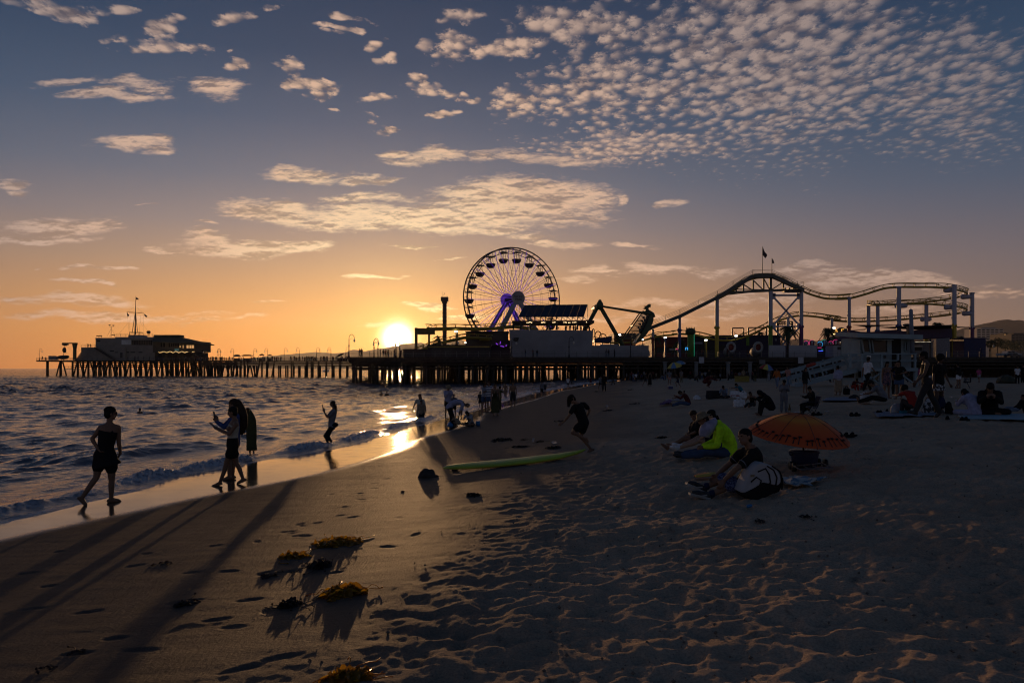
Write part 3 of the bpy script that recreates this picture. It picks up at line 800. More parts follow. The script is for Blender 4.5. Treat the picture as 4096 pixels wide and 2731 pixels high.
 for a, b in (((1283, 378), (1200, 430)), ((1310, 378), (1380, 436)), ((1200, 440), (1228, 690)), ((1215, 560), (1105, 690)), ((1380, 560), (1445, 668)), ((1395, 450), (1390, 700)), ((1350, 530), (1380, 600)), ((1240, 480), (1222, 660)), ((1360, 470), (1345, 670))):
  mb.bar(C(1, *a, YM), C(1, *b, YM), .035)
 mb.build('rigging', STEEL, m0)
 def flag(k, pts, Y, par, m=FLAGM):
  mb = MB(); mb.prism([C(k, x, y, Y) for x, y in pts], (0, .05, 0)); mb.build('flag', m, par)
 flag(1, [(1305, 262), (1325, 270), (1338, 285), (1337, 290), (1320, 288), (1305, 289)], YM, m0)
 flag(1, [(1197, 434), (1210, 452), (1226, 470), (1216, 487), (1202, 482)], YM, m0); flag(1, [(1402, 455), (1420, 468), (1440, 484), (1430, 496), (1412, 488), (1403, 475)], YM, m0)
 # anemometer mast
 an = empty('anemometer_mast', C(1, 1012, 730, YB + 6), 'thin guyed weather mast with anemometer cups on the office roof', 'mast')
 mb = MB(); Y = YB + 6
 mb.bar(C(1, 1012, 732, Y), C(1, 1014, 608, Y), .14)
 for a, b in (((962, 725), (1010, 635)), ((1058, 705), (1016, 635)), ((985, 725), (1008, 700))): mb.bar(C(1, *a, Y), C(1, *b, Y), .05)
 mb.build('pole', STEEL, an)
 mb = MB(); mb.bar(C(1, 990, 606, Y), C(1, 1040, 608, Y), .08); mb.bar(C(1, 992, 606, Y), C(1, 990, 590, Y), .08); mb.bar(C(1, 1038, 608, Y), C(1, 1040, 592, Y), .08)
 for x in (990, 1000, 1034, 1044): c = C(1, x, 588 if x < 1010 else 592, Y); mb.ell(c, (.3, 0, 0), (0, .3, 0), (0, 0, .22), 6, 4)
 mb.build('cup_vane', STEEL, an)
 # davit crane
 Y = 322
 cr = empty('davit_crane', C(1, 573, 1000, Y), 'olive davit crane with hanging hoist beside the harbour office', 'crane')
 cm = mat('olive crane paint', (.12, .11, .035), .6, var=.3)
 mb = MB(); mb.prism([C(1, x, y, Y) for x, y in ((562, 1000), (564, 868), (552, 800), (600, 797), (585, 868), (585, 1000))], (0, 1.4, 0)); mb.build('column', cm, cr)
 mb = MB(); mb.prism([C(1, x, y, Y + .1) for x, y in ((437, 795), (600, 795), (596, 806), (470, 808), (437, 806))], (0, 1.2, 0)); mb.build('jib', cm, cr)
 mb = MB(); pbox(mb, 1, 433, 804, 498, 824, Y + .2, 1); pbox(mb, 1, 452, 822, 482, 832, Y + .3, .8); mb.bar(C(1, 463, 830, Y + .5), C(1, 463, 872, Y + .5), .08); mb.ell(C(1, 463, 882, Y + .5), (.9, 0, 0), (0, .5, 0), (0, 0, 1.2)); mb.build('hoist', STEEL, cr)
 # tarpaulined skiff and lockers on the seaward deck
 sk = MB(); c0, c1 = C(1, 378, 970, Y), C(1, 520, 965, Y)
 sk.loft([(c0 + (c1 - c0) * t + Vector((0, 0, .25 * (2 * t - 1) ** 2)), Vector((0, .9 * s, 0)), Vector((0, 0, .9 * s))) for t, s in ((0, .15), (.15, .7), (.4, 1), (.7, 1), (.9, .7), (1, .2))], 10)
 tag(sk.build('skiff', mat('dark tarpaulin', (.03, .03, .035), .7), None, True, loc=(c0.x, Y, c0.z)), 'covered skiff stored under the davit crane on the platform deck', 'boat')
 for i, (xa_, xb_) in enumerate(((275, 325), (335, 362))):
  lk = MB(); pbox(lk, 1, xa_, 955, xb_, 999, Y, 2); c = C(1, xa_, 999, Y)
  lk.box2(C(1, xa_ - 2, 955, Y - .1), C(1, xb_ + 2, 950, Y + 2.1))
  tag(lk.build('deck_locker', GREY, None, loc=(c.x, Y, 5.75)), ['long grey deck locker left of the covered skiff', 'short grey deck locker next to the covered skiff'][i], 'locker')
 # patrol boat far out behind the narrow pier
 YP = 700; bo = empty('motor_boat', C(2, 1490, 992, YP), 'small motor boat on the water seen between the pier piles', 'boat'); bo.location.z = -1; ORI[bo.name] = Vector(bo.location)
 mb = MB(); a, b = C(2, 1445, 985, YP), C(2, 1525, 985, YP); L_ = b.x - a.x
 mb.loft([(Vector((a.x + L_ * t, YP, -.3 + .5 * t * t)), Vector((0, 2.2 * s, 0)), Vector((0, 0, 1.4 * s))) for t, s in ((0, .7), (.3, 1), (.7, .9), (1, .15))], 10); mb.build('hull', WHITE, bo)
 mb = MB(); pbox(mb, 1 if 0 else 2, 1476, 962, 1512, 978, YP - 1, 3); pbox(mb, 2, 1486, 955, 1504, 963, YP - .8, 2.4); mb.build('cabin', WHITE, bo)
def lamp_post(base, h, label, flip=1, group=None, proto=[None]):
 key = flip
 o = empty('street_lamp', base, label, 'street lamp', group)
 b = Vector(base)
 mb = MB(); mb.tube([b, b + Vector((0, 0, .5))], [.2, .12], 8); mb.tube([b + Vector((0, 0, .5)), b + Vector((0, 0, h * .78))], [.10, .07], 8)
 mb.tube([b + Vector((0, 0, h * .45)), b + Vector((0, 0, h * .52))], .14, 8)
 mb.build('pole', STEEL, o, True)
 mb = MB(); r = h * .115; c = b + Vector((flip * r, 0, h * .80))
 mb.tube([b + Vector((0, 0, h * .76))] + [c + Vector((-flip * r * math.cos(R(a)), 0, 1.55 * r * math.sin(R(a)))) for a in range(0, 181, 20)] + [c + Vector((flip * r, 0, -.1))], .05, 6)
 mb.tube([b + Vector((0, 0, h * .74)), b + Vector((flip * r * .9, 0, h * .80)), b + Vector((flip * 1.7 * r, 0, h * .80))], .03, 5)
 mb.build('arm', STEEL, o, True)
 q = c + Vector((flip * r, 0, -.1))
 mb = MB(); mb.ell(q + Vector((0, 0, -.32)), (.2, 0, 0), (0, .2, 0), (0, 0, .3), 10, 8); mb.tube([q, q + Vector((0, 0, -.12))], [.07, .16], 8); mb.build('lantern', LAMPG, o, True)
 return o
def build_lamps():
 g = 'gooseneck lamps along the pier'
 # on the narrow walkway: crop 2 x of pole, sign of the arm
 A = Vector((-57.0, 262, 4.95)); B = Vector((-126, 306, 5.35))
 for i, (x, fl) in enumerate([(70, -1), (212, 1), (237, -1), (397, -1), (632, 1), (797, -1), (990, 1), (1168, -1), (1370, 1), (1540, -1), (1716, 1)]):
  u, _ = PX(2, x, 0); s = (u - UC) / F
  d = B - A; t = (s * A.y - A.x) / (d.x - s * d.y); p = A + d * t
  lamp_post(p, 5.0, 'dark gooseneck lamp post on the narrow pier, %s' % ['beside the restaurant stair', 'left of a close pair near the restaurant', 'right of a close pair near the restaurant', 'beside the first market stall', 'between two market stalls', 'behind the peaked canopies', 'just right of the peaked canopies', 'fourth from the broad pier', 'third from the broad pier', 'second from the broad pier', 'hard against the broad pier corner'][i], fl, g)
 for i, (k, x, y, fl, Y, z, h) in enumerate([(2, 1752, 805, 1, 151.5, 4.6, 4.75), (2, 2047, 805, 1, 158, 4.6, 4.2), (2, 2093, 775, -1, 168, 4.6, 4.4), (3, 100, 1340, 1, 152, 4.6, 3.3), (3, 145, 1330, -1, 156, 4.6, 3.8), (3, 1462, 1340, 1, 150.9, 4.6, 4.0), (3, 2135, 1340, 1, 150.9, 4.6, 4.2), (4, 800, 1100, 1, 150.9, 4.6, 4.4), (3, 770, 1200, 1, 160, 4.6, 4.6), (6, 1945, 1160, 1, 170, 4.6, 4.0), (1, 168, 1000, 1, 319, 5.75, 5.2), (1, 453, 950, 1, 328, 5.75, 5.0)]):
  p = C(k, x, y, Y)
  lamp_post((p.x, Y, z), h, 'gooseneck lamp post %s' % ['at the corner of the broad pier', 'on the broad pier just left of the sun', 'with side cabinet behind the broad pier railing near the sun', 'small in the glare right of the sun', 'slightly taller in the glare right of the sun', 'before the left end of the white wall', 'before the right end of the white wall', 'before the low white wall by the boat ride', 'behind the yellow track under the drop tower', 'beside the blue container', 'at the far tip of the platform', 'under the davit crane hoist'][i], fl, g if i < 10 else 'gooseneck lamps on the platform')
build_piers()
build_lamps()
# ---------------------------------------------------------------- rides and park buildings on the broad pier
PURPLE = mat('purple light strip', (.12, .03, .3), .4, emit=(.22, .055, 1.0), estr=.42)
WHEELM = mat('wheel steel', (.045, .043, .055), .5, metal=.2, var=.3)
YEL = mat('yellow track paint', (.30, .22, .022), .45, var=.3)
TRK = mat('grey green walkway steel', (.055, .065, .06), .5, var=.3)
LAV = mat('pale column paint', (.36, .36, .43), .5, var=.12, scale=.4)
PAINTS = {n: mat('column ' + n, c, .5, var=.2, scale=.5) for n, c in dict(yellow=(.45, .32, .015), green=(.10, .22, .02), purple=(.13, .035, .12), blue=(.03, .055, .20), red=(.20, .03, .03)).items()}
DZ = 4.6
def ferris_wheel():
 Y = 190
 c = C(3, 1470, 695, Y); phi = R(25)
 n = Vector((math.sin(phi), -math.cos(phi), 0)); e1 = Vector((math.cos(phi), math.sin(phi), 0)); e2 = Vector((0, 0, 1))
 o = empty('ferris_wheel', (c.x, c.y, DZ), 'large ferris wheel with purple lit spokes on the pier', 'ferris wheel')
 Rw = 13.0
 P = lambda r, a, s: c + (e1 * math.cos(a) + e2 * math.sin(a)) * r + n * s
 for s in (1.25, -1.25):
  mb = MB()
  N = 80
  for r, w in ((Rw, .17), (Rw - 1.15, .075)):
   mb.tube([P(r, 2 * math.pi * i / N, s) for i in range(N + 1)], w, 6, False)
  for i in range(40):
   a = 2 * math.pi * i / 40; mb.bar(P(Rw, a, s), P(Rw - 1.15, a + .08, s), .07)
  mb.build('rim', WHEELM, o, True)
 mb = MB()
 for i in range(40):
  a = 2 * math.pi * i / 40; mb.bar(P(Rw - .1, a, 1.25), P(Rw - .1, a, -1.25), .08)
 mb.build('rim_tie', WHEELM, o)
 mb = MB()
 for s, sh in ((1.25, 3.3), (-1.25, -3.3)):
  for i in range(40):
   a = 2 * math.pi * (i + .25) / 40
   mb.bar(P(1.5, a, sh), P(Rw - .1, a, s), .075)
  for r in (4.6, 7.0, 9.6):
   f = (r - 1.5) / (Rw - 1.6)
   mb.tube([P(r, 2 * math.pi * i / 40, sh + (s - sh) * f) for i in range(41)], .022, 4, False)
 mb.build('spoke_frame', WHEELM, o)
 mb = MB()
 for s, sh in ((1.25, 3.42), (-1.25, -3.2)):
  for i in range(0, 40, 2):
   a = 2 * math.pi * (i + .25) / 40
   mb.bar(P(1.5, a, sh), P(Rw - .3, a, s + .1), .06)
 mb.build('light_strip', PURPLE, o)
 for s, m in ((-3.4, mat('purple hub panel', (.16, .05, .3), .5, emit=(.16, .05, .7), estr=.22)), (3.4, GREY)):
  mb = MB(); mb.tube([c + n * (s - .25), c + n * (s + .25)], 1.75, 32); h = mb.build('hub_disc', m, o)
  if s > 0: hub_front = h
 mb = MB(); mb.tube([c - n * 3.2, c + n * 3.2], .8, 20); mb.build('axle', WHEELM, o)
 # lettering on the hub sign
 for txt, dz in (('PACIFIC', .32), ('PARK', -.42)):
  cu = bpy.data.curves.new('lettering', 'FONT'); cu.body = txt; cu.size = .78; cu.align_x = 'CENTER'; cu.align_y = 'CENTER'; cu.extrude = .02
  tmp = bpy.data.objects.new('lettering', cu); COL.objects.link(tmp)
  me = bpy.data.meshes.new_from_object(tmp.evaluated_get(bpy.context.evaluated_depsgraph_get())); bpy.data.objects.remove(tmp)
  t = bpy.data.objects.new('lettering', me); COL.objects.link(t); me.materials.append(BLACK)
  M = Matrix((e1, e2, n)).transposed().to_4x4()
  M.translation = c + n * 3.68 + e2 * dz - ORI[o.name]
  me.transform(M); t.parent = hub_front; ORI[t.name] = ORI[o.name]
 for s, m in ((2.9, GREY), (-2.9, mat('lavender leg glow', (.22, .2, .34), .5, emit=(.10, .05, .4), estr=.03))):  # rear legs glow faintly: violet light put into their paint
  for sg in (-1, 1):
   mb = MB(); top = c + n * s; bot = Vector((c.x, c.y, 0)) + e1 * 9.3 * sg + n * (s * 1.5); bot.z = DZ
   mb.tube([top, bot], [.55, .75], 12); mb.build('support_leg', m, o, True)
   if s < 0:
    mb = MB(); off = -n * .02 + Vector((0, -.62, 0)); mb.bar(top.lerp(bot, .05) + off, bot.lerp(top, .1) + off, .14); mb.build('light_strip', PURPLE, o)
 GB = mat('gondola dark', (.06, .045, .05), .5, var=.3)
 can = MB(); can.loft([(Vector((0, 0, -.02)), Vector((1.25, 0, 0)), Vector((0, 1.25, 0))), (Vector((0, 0, .12)), Vector((.9, 0, 0)), Vector((0, .9, 0))), (Vector((0, 0, .36)), Vector((.1, 0, 0)), Vector((0, .1, 0)))], 12)
 bas = MB(); bas.loft([(Vector((0, 0, -2.75)), Vector((.65, 0, 0)), Vector((0, .65, 0))), (Vector((0, 0, -2.35)), Vector((1.05, 0, 0)), Vector((0, 1.05, 0))), (Vector((0, 0, -1.85)), Vector((1.22, 0, 0)), Vector((0, 1.22, 0))), (Vector((0, 0, -1.72)), Vector((1.25, 0, 0)), Vector((0, 1.25, 0)))], 14)
 hang = MB(); hang.bar((0, 0, -2.4), (0, 0, .3), .1)
 for a in range(4): hang.bar((.95 * math.cos(a * 1.57 + .7), .95 * math.sin(a * 1.57 + .7), -1.8), (.6 * math.cos(a * 1.57 + .7), .6 * math.sin(a * 1.57 + .7), .1), .05)
 tmpo = empty('tmp', (0, 0, 0)); proto = [q.build(nm, m) for q, nm, m in ((bas, 'basket', GB), (can, 'canopy', WHEELM), (hang, 'hanger', WHEELM))]
 for i in range(20):
  a = 2 * math.pi * (i + .5) / 20 + .06; p = P(Rw - .95, a, 0) - ORI[o.name]
  g = proto[0].copy(); COL.objects.link(g); g.name = 'gondola'; g.parent = o; g.location = p
  for q in proto[1:]:
   k = q.copy(); COL.objects.link(k); k.parent = g
 for q in proto + [tmpo]: bpy.data.objects.remove(q)
def track(pts, name, par, m, spine=.24, gap=.85, gauge=.55, rail=.085, samples=8, bank=None):
 """coaster track: heavy spine tube, two running rails above it and ties between; pts are spine points"""
 P = [Vector(p) for p in pts]; out = []
 for i in range(len(P) - 1):
  p0 = P[max(i - 1, 0)]; p1 = P[i]; p2 = P[i + 1]; p3 = P[min(i + 2, len(P) - 1)]
  for j in range(samples):
   t = j / samples
   out.append(.5 * ((2 * p1) + (-p0 + p2) * t + (2 * p0 - 5 * p1 + 4 * p2 - p3) * t * t + (-p0 + 3 * p1 - 3 * p2 + p3) * t ** 3))
 out.append(P[-1])
 mb = MB(); mb.tube(out, spine, 8)
 L, Rr = [], []
 for i, p in enumerate(out):
  t = (out[min(i + 1, len(out) - 1)] - out[max(i - 1, 0)]).normalized()
  side = Vector((t.y, -t.x, 0)); side = side.normalized() if side.length > 1e-4 else Vector((1, 0, 0))
  a = out[max(i - 3, 0)]; c = out[min(i + 3, len(out) - 1)]
  up = side.cross(t).normalized()
  if up.z < 0: up = -up
  curv = (c - 2 * p + a); curv.z = 0
  b = max(-.75, min(.75, curv.dot(side) * .9))
  up2 = (up + side * b).normalized(); s2 = up2.cross(t).normalized()
  L.append(p + up2 * gap + s2 * gauge); Rr.append(p + up2 * gap - s2 * gauge)
 mb.tube(L, rail, 6); mb.tube(Rr, rail, 6)
 acc = 0
 for i in range(1, len(out)):
  acc += (out[i] - out[i - 1]).length
  if acc > 2.1:
   acc = 0; mb.bar(out[i], L[i], .09); mb.bar(out[i], Rr[i], .09); mb.bar(L[i], Rr[i], .08)
 return mb.build(name, m, par, True)
def roller_coaster():
 o = empty('roller_coaster', (95, 170, DZ), 'roller coaster with yellow track, pale painted columns and a flag topped lift hill', 'roller coaster')
 Y1 = 166
 # lift hill walkway girder and railing
 gird = [(4, 820, 895), (4, 1040, 768), (4, 1380, 632), (4, 1820, 412), (5, 830, 560), (5, 1062, 425), (5, 1288, 422), (5, 1590, 560), (5, 1655, 590)]
 g = [C(k, x, y, Y1) for k, x, y in gird]
 mb = MB()
 for a, b in zip(g, g[1:]): mb.bar(a, b, 1.3, .75)
 mb.build('lift_walkway', TRK, o)
 mb = MB()
 rl = [C(k, x, y, Y1 - .7) for k, x, y in [(4, 820, 872), (4, 1040, 748), (4, 1380, 612), (4, 1820, 392), (5, 830, 540), (5, 1062, 412), (5, 1288, 410), (5, 1590, 545), (5, 1662, 555)]]
 railing(mb, rl, 1.15, 4.4, 4, .03, .045)
 mb.build('railing', GALV, o)
 ch = [C(k, x, y, Y1 + 1.2) for k, x, y in [(4, 690, 960), (4, 1040, 790), (4, 1380, 655), (4, 1820, 432), (5, 800, 615), (5, 900, 545), (5, 1000, 478), (5, 1100, 447), (5, 1200, 440), (5, 1300, 447), (5, 1420, 490), (5, 1540, 555), (5, 1650, 600), (5, 1720, 632), (5, 1900, 684), (5, 2050, 690), (5, 2200, 678), (6, 120, 575), (6, 290, 570), (6, 480, 522), (6, 700, 455), (6, 880, 436), (6, 1100, 436)]]
 def CC(k, x, y, Y): return C(k, x, y, Y)
 top = ch + [CC(6, 1300, 438, 167.5), CC(6, 1480, 452, 168.5), CC(6, 1600, 478, 172), CC(6, 1670, 498, 177), CC(6, 1678, 518, 182), CC(6, 1600, 548, 187), CC(6, 1450, 578, 189), CC(6, 1200, 612, 189), CC(6, 950, 630, 188), CC(6, 750, 640, 187), CC(6, 600, 642, 184), CC(6, 520, 640, 179), CC(6, 540, 646, 173), CC(6, 680, 646, 169), CC(6, 900, 638, 168), CC(6, 1200, 634, 168), CC(6, 1420, 650, 169), CC(6, 1580, 668, 172), CC(6, 1668, 690, 177), CC(6, 1670, 712, 182), CC(6, 1590, 742, 187), CC(6, 1400, 772, 189), CC(6, 1100, 800, 188), CC(6, 800, 825, 186), CC(6, 400, 842, 184), CC(6, 150, 832, 182), CC(6, 0, 805, 181), CC(5, 2100, 950, 180), CC(5, 1900, 915, 179), CC(5, 1700, 892, 178), CC(5, 1560, 895, 177), CC(5, 1420, 930, 177), CC(5, 1300, 980, 176), CC(5, 1150, 1060, 176), CC(5, 1000, 1130, 176), CC(5, 860, 1170, 176), CC(5, 740, 1182, 176), CC(5, 600, 1168, 176), CC(5, 430, 1125, 176), CC(5, 250, 1105, 176), CC(5, 120, 1108, 176), CC(4, 1300, 850, 176), CC(4, 1120, 868, 176), CC(4, 950, 915, 177), CC(4, 750, 942, 178), CC(4, 500, 940, 180), CC(4, 360, 915, 183)]
 track(top[3:], 'track', o, YEL, samples=6)
 track([CC(3, 1760, 1055, 186), CC(3, 1500, 1020, 180), CC(3, 1250, 1040, 175), CC(3, 1000, 1046, 173), CC(3, 800, 1042, 172), CC(3, 600, 1046, 171), CC(3, 490, 1048, 169), CC(3, 478, 1042, 166)], 'track', o, YEL, samples=8, spine=.42, gap=1.0)
 track([CC(3, 330, 1320, 166), CC(3, 420, 1285, 166), CC(3, 520, 1245, 167), CC(3, 620, 1212, 168), CC(3, 760, 1180, 169), CC(3, 900, 1150, 170), CC(3, 1060, 1152, 172), CC(3, 1220, 1160, 174)], 'track', o, YEL, samples=8, spine=.36)
 # crest truss
 mb = MB(); Yt = Y1 + 1.0
 lowc = [(770, 618), (1440, 588), (1530, 570), (1640, 600)]
 b = [C(5, x, y, Yt) for x, y in lowc]; mb.bar(b[0], b[1], .5, .5); mb.bar(C(5, 860, 578, Yt), C(5, 1270, 588, Yt), .22)
 mb.bar(C(5, 700, 652, Yt), C(5, 1060, 612, Yt), .12); pbox(mb, 5, 772, 616, 878, 630, Yt - .6, 1.4)
 for x, y0, y1 in ((865, 565, 612), (950, 520, 605), (1065, 470, 600), (1188, 445, 595), (1270, 440, 610), (1418, 490, 590)): mb.bar(C(5, x, y0, Yt), C(5, x, y1, Yt), .55 if x == 1270 else .34)
 for a, q in (((958, 525), (1060, 592)), ((1072, 478), (1185, 588)), ((1196, 462), (1262, 588)), ((1282, 585), (1412, 500))): mb.bar(C(5, *a, Yt), C(5, *q, Yt), .22)
 mb.build('crest_truss', TRK, o)
 # train parked under the crest
 for i, x in enumerate((1445, 1495, 1545, 1595)):
  mb = MB(); pbox(mb, 5, x - 12, 578 - i, x + 34, 612, Y1 - .3, 1.6); pbox(mb, 5, x - 10, 560, x + 6, 582, Y1 - .2, 1.3); mb.build('train_car', BLACK, o)
 # columns: crop, x, top, width, paint, row of the paint line, depth
 for k, x, y, w, pc, py, Y in [(6, 295, 572, 40, 'red', 905, 167), (6, 521, 658, 46, 'blue', 905, 178), (6, 629, 660, 46, 'blue', 950, 184), (6, 879, 447, 52, 'blue', 890, 166.5), (6, 1200, 648, 50, 'yellow', 960, 186), (6, 1529, 428, 56, 'yellow', 890, 167.5), (6, 1740, 516, 50, 'purple', 920, 181), (6, 92, 826, 34, 'red', 935, 183),
         (5, 1270, 622, 50, 'green', 1020, 167), (5, 1631, 602, 48, 'purple', 1018, 167), (5, 1990, 945, 34, 'red', 1080, 179), (5, 1474, 922, 38, 'purple', 1120, 177), (5, 640, 692, 46, 'yellow', 1030, 167), (5, 200, 915, 36, 'blue', 1060, 167), (4, 1064, 802, 26, 'red', 900, 168), (4, 1208, 890, 24, 'blue', 900, 176.5), (4, 1686, 915, 26, 'yellow', 930, 176.5)]:
  a = C(k, x, y, Y); hw = w / 2.94 / F * Y / 2; zp = C(k, x, py, Y).z
  mb = MB(); mb.cur = 0; mb.tube([(a.x, Y, zp), (a.x, Y, a.z)], hw, 10); mb.tube([(a.x, Y, a.z), (a.x, Y, a.z + .35)], hw * 1.15, 10)
  mb.cur = 1; mb.tube([(a.x, Y, DZ), (a.x, Y, zp)], hw, 10)
  # wave line where the two paints meet
  for j in range(5):
   t = j / 5 * 6.28; mb.ell((a.x + hw * .93 * math.cos(t), Y + hw * .93 * math.sin(t), zp), (.25, 0, 0), (0, .25, 0), (0, 0, .3 + .25 * (j % 2)), 6, 5)
  mb.build('column', [LAV, PAINTS[pc]], o)
 for k, x, y, w, Y, zb in ((3, 337, 1032, 36, 166, 1290), (3, 489, 1050, 26, 169, 1240), (3, 815, 1065, 32, 172, 1210)):
  a = C(k, x, y, Y); b = C(k, x, zb, Y); hw = w / 2.94 / F * Y / 2
  mb = MB(); mb.tube([(a.x, Y, DZ), (a.x, Y, a.z)], hw, 10); mb.build('column', mat('ochre column', (.16, .10, .03), .5), o)
 mb = MB(); mb.bar(C(3, 337, 1074, 167), C(3, 550, 1074, 169), .9, 1.4); mb.build('cross_beam', mat('ochre column', (0, 0, 0)), o)
 mb = MB(); Y = 167
 for a, q, w in (((1295, 650), (1610, 650), .5), ((1300, 665), (1610, 1005), .42), ((1600, 665), (1295, 1010), .42), ((1290, 1015), (1620, 1015), .4), ((1300, 1030), (1490, 1240), .4), ((1610, 1030), (1410, 1230), .4)): mb.bar(C(5, *a, Y), C(5, *q, Y), w, w * .8)
 for x, y in ((1300, 660), (1600, 660), (1300, 1010), (1604, 1010)): c = C(5, x, y, Y); mb.box(c, (1.0, .5, 1.4))
 mb.build('cross_brace', LAV, o)
 for k, x, y, Y in ((6, 1475, 470, 168.5), (6, 1672, 550, 181), (6, 1690, 745, 181), (6, 1480, 672, 168.5), (6, 905, 655, 168), (6, 1195, 815, 187)):
  c = C(k, x, y, Y); mb = MB(); mb.cap(c + Vector((-.8, 0, 0)), c + Vector((1.0, 0, 0)), .65, .5); mb.build('bracket', LAV, o, True)
 # flags on the crest
 for (px, y0, y1, pts, lab, m) in ((1175, 350, 76, [(1177, 82), (1190, 112), (1205, 138), (1228, 168), (1229, 188), (1214, 213), (1200, 200), (1188, 190), (1177, 180)], 'large striped flag on a tall pole at the coaster crest', FLAGM),
          (1286, 352, 212, [(1288, 216), (1300, 232), (1310, 258), (1312, 276), (1298, 278), (1288, 270)], 'small pale flag on a shorter pole at the coaster crest', mat('pale flag cloth', (.22, .17, .14), .8))):
  f = empty('flagpole', C(5, px, y0 + 55, Y1), lab, 'flag')
  mb = MB(); mb.tube([C(5, px, y0 + 55, Y1), C(5, px, y1, Y1)], [.09, .05], 6); mb.build('pole', GALV, f)
  mb = MB(); mb.prism([C(5, x, y, Y1) + Vector((0, .15 * math.sin(x * .1), 0)) for x, y in pts], (0, .06, 0)); mb.build('flag', m, f)
def other_rides():
 # drop tower
 Y = 178; c = C(3, 672, 1220, Y); hw = 22 / 2.94 / F * Y
 o = empty('drop_tower', (c.x, Y, DZ), 'slim square drop tower with wider head left of the wheel', 'tower')
 zt = C(3, 672, 720, Y).z; z2 = C(3, 672, 672, Y).z
 TM = mat('brown tower paint', (.09, .06, .05), .6, var=.35, scale=.5)
 mb = MB(); mb.box2((c.x - hw, Y - hw, DZ), (c.x + hw, Y + hw, zt)); mb.build('shaft', TM, o)
 mb = MB()
 for i in range(14):
  z = DZ + .8 + i * (zt - DZ - 1) / 14; mb.box2((c.x - hw - .06, Y - hw - .06, z), (c.x + hw + .06, Y + hw + .06, z + .12))
 mb.build('collar', STEEL, o)
 mb = MB(); h2 = 42 / 2.94 / F * Y; mb.box2((c.x - h2, Y - h2, zt), (c.x + h2, Y + h2, z2)); mb.box2((c.x - h2 * .7, Y - h2 * .7, zt - .5), (c.x + h2 * .7, Y + h2 * .7, zt)); mb.build('head', TM, o)
 mb = MB(); mb.bar((c.x - .6, Y, z2), (c.x - .6, Y, z2 + 1.4), .06); mb.build('pole', STEEL, o)
 f = MB(); f.prism([C(3, 660, 655, Y), C(3, 665, 628, Y), C(3, 674, 618, Y), C(3, 668, 640, Y)], (0, .05, 0)); f.build('pennant', FLAGM, o)
 # swinging boat ride
 Y = 160; SM = mat('sea green ride paint', (.045, .07, .03), .5, var=.3)
 o = empty('boat_ride', C(4, 480, 1000, Y), 'swinging boat ride tipped high, with curled serpent prow and A frame', 'ride'); o.location.z = DZ; ORI[o.name] = Vector(o.location)
 for Yl, dx in ((Y - 2.4, 0), (Y + 4.6, -16)):
  for a, b in (((432 + dx, 500), (268 + dx, 800)), ((458 + dx, 530), (672 + dx, 900))):
   p = C(4, *a, Yl); q = C(4, *b, Yl); q = p + (q - p) * ((p.z - DZ) / (p.z - q.z))
   mb = MB(); mb.tube([p, q], .30, 8); mb.build('frame_leg', SM, o, True)
 mb = MB(); pa = C(4, 440, 505, Y - 2.8); mb.tube([pa, pa + Vector((-.4, 8, 0))], .6, 10); mb.ell(pa, (.75, 0, 0), (0, .6, 0), (0, 0, 1.0)); mb.ell(pa + Vector((0, 0, .8)), (.4, 0, 0), (0, .4, 0), (0, 0, .5)); mb.build('axle', SM, o, True)
 mb = MB()
 for Ya in (Y - 1.5, Y + 3.2): mb.tube([C(4, 462, 515, Ya), C(4, 1035, 606, Ya)], [.22, .28], 8)
 mb.tube([C(4, 450, 530, Y + 1), C(4, 700, 930, Y + 1)], .12, 6)
 mb.build('swing_arm', SM, o, True)
 hull = [(1030, 600), (1052, 612), (1070, 640), (1072, 670), (1060, 715), (1035, 770), (1000, 830), (950, 890), (900, 935), (860, 960), (850, 940), (880, 905), (915, 850), (950, 800), (985, 730), (1010, 670), (1020, 625)]
 mb = MB(); mb.prism([C(4, x, y, Y - 1.2) for x, y in hull], (0, 4.0, 0)); mb.build('hull', SM, o)
 tail = [(1060, 640), (1040, 600), (1015, 578), (1000, 558), (1002, 540), (1018, 535)]
 tail = [(1055, 650), (1045, 612), (1020, 590), (998, 568), (992, 540), (1002, 518), (1016, 505), (1026, 512), (1032, 528)]
 mb = MB(); mb.tube([C(4, x, y, Y + .8) for x, y in tail], [.75, .7, .55, .42, .36, .36, .34, .26, .12], 10); mb.ell(C(4, 1016, 506, Y + .8), (.45, 0, .1), (0, .3, 0), (0, 0, .35))
 for i, (x, y) in enumerate(((1020, 590), (1004, 576), (994, 562), (988, 548), (988, 532), (994, 518))):
  c = C(4, x, y, Y + .8); mb.tube([c, c + Vector((-.75, 0, .05 if i > 2 else -.45))], [.25, .02], 6)
 mb.build('serpent_prow', SM, o, True)
 for i, (x, y) in enumerate(((1010, 650), (985, 690), (965, 725), (945, 765), (925, 805))):
  mb = MB()
  for dy in (0, 1.1, 2.2):
   c = C(4, x, y, Y - .8 + dy); mb.ell(c, (.5, 0, .2), (0, .35, 0), (-.3, 0, .55), 8, 6); mb.ell(c + Vector((-.55, 0, .75)), (.24, 0, 0), (0, .22, 0), (0, 0, .27), 8, 6); mb.tube([c + Vector((-.3, 0, .4)), c + Vector((-1.0, -.1, .9))], .1, 6)
  mb.build('seat_row', BLACK, o)
 mb = MB(); q = [(950, 572), (1030, 612), (860, 905), (716, 900)]
 edges = [C(4, x, y, Y - 1.4) for x, y in ((950, 572), (716, 905))]
 for dy in (0, 4.2): mb.bar(edges[0] + Vector((0, dy, 0)), edges[1] + Vector((0, dy, 0)), .25)
 r0 = [C(4, x, y, Y - 1.4) for x, y in ((1028, 612), (870, 900))]
 mb.bar(edges[0], r0[0], .2)
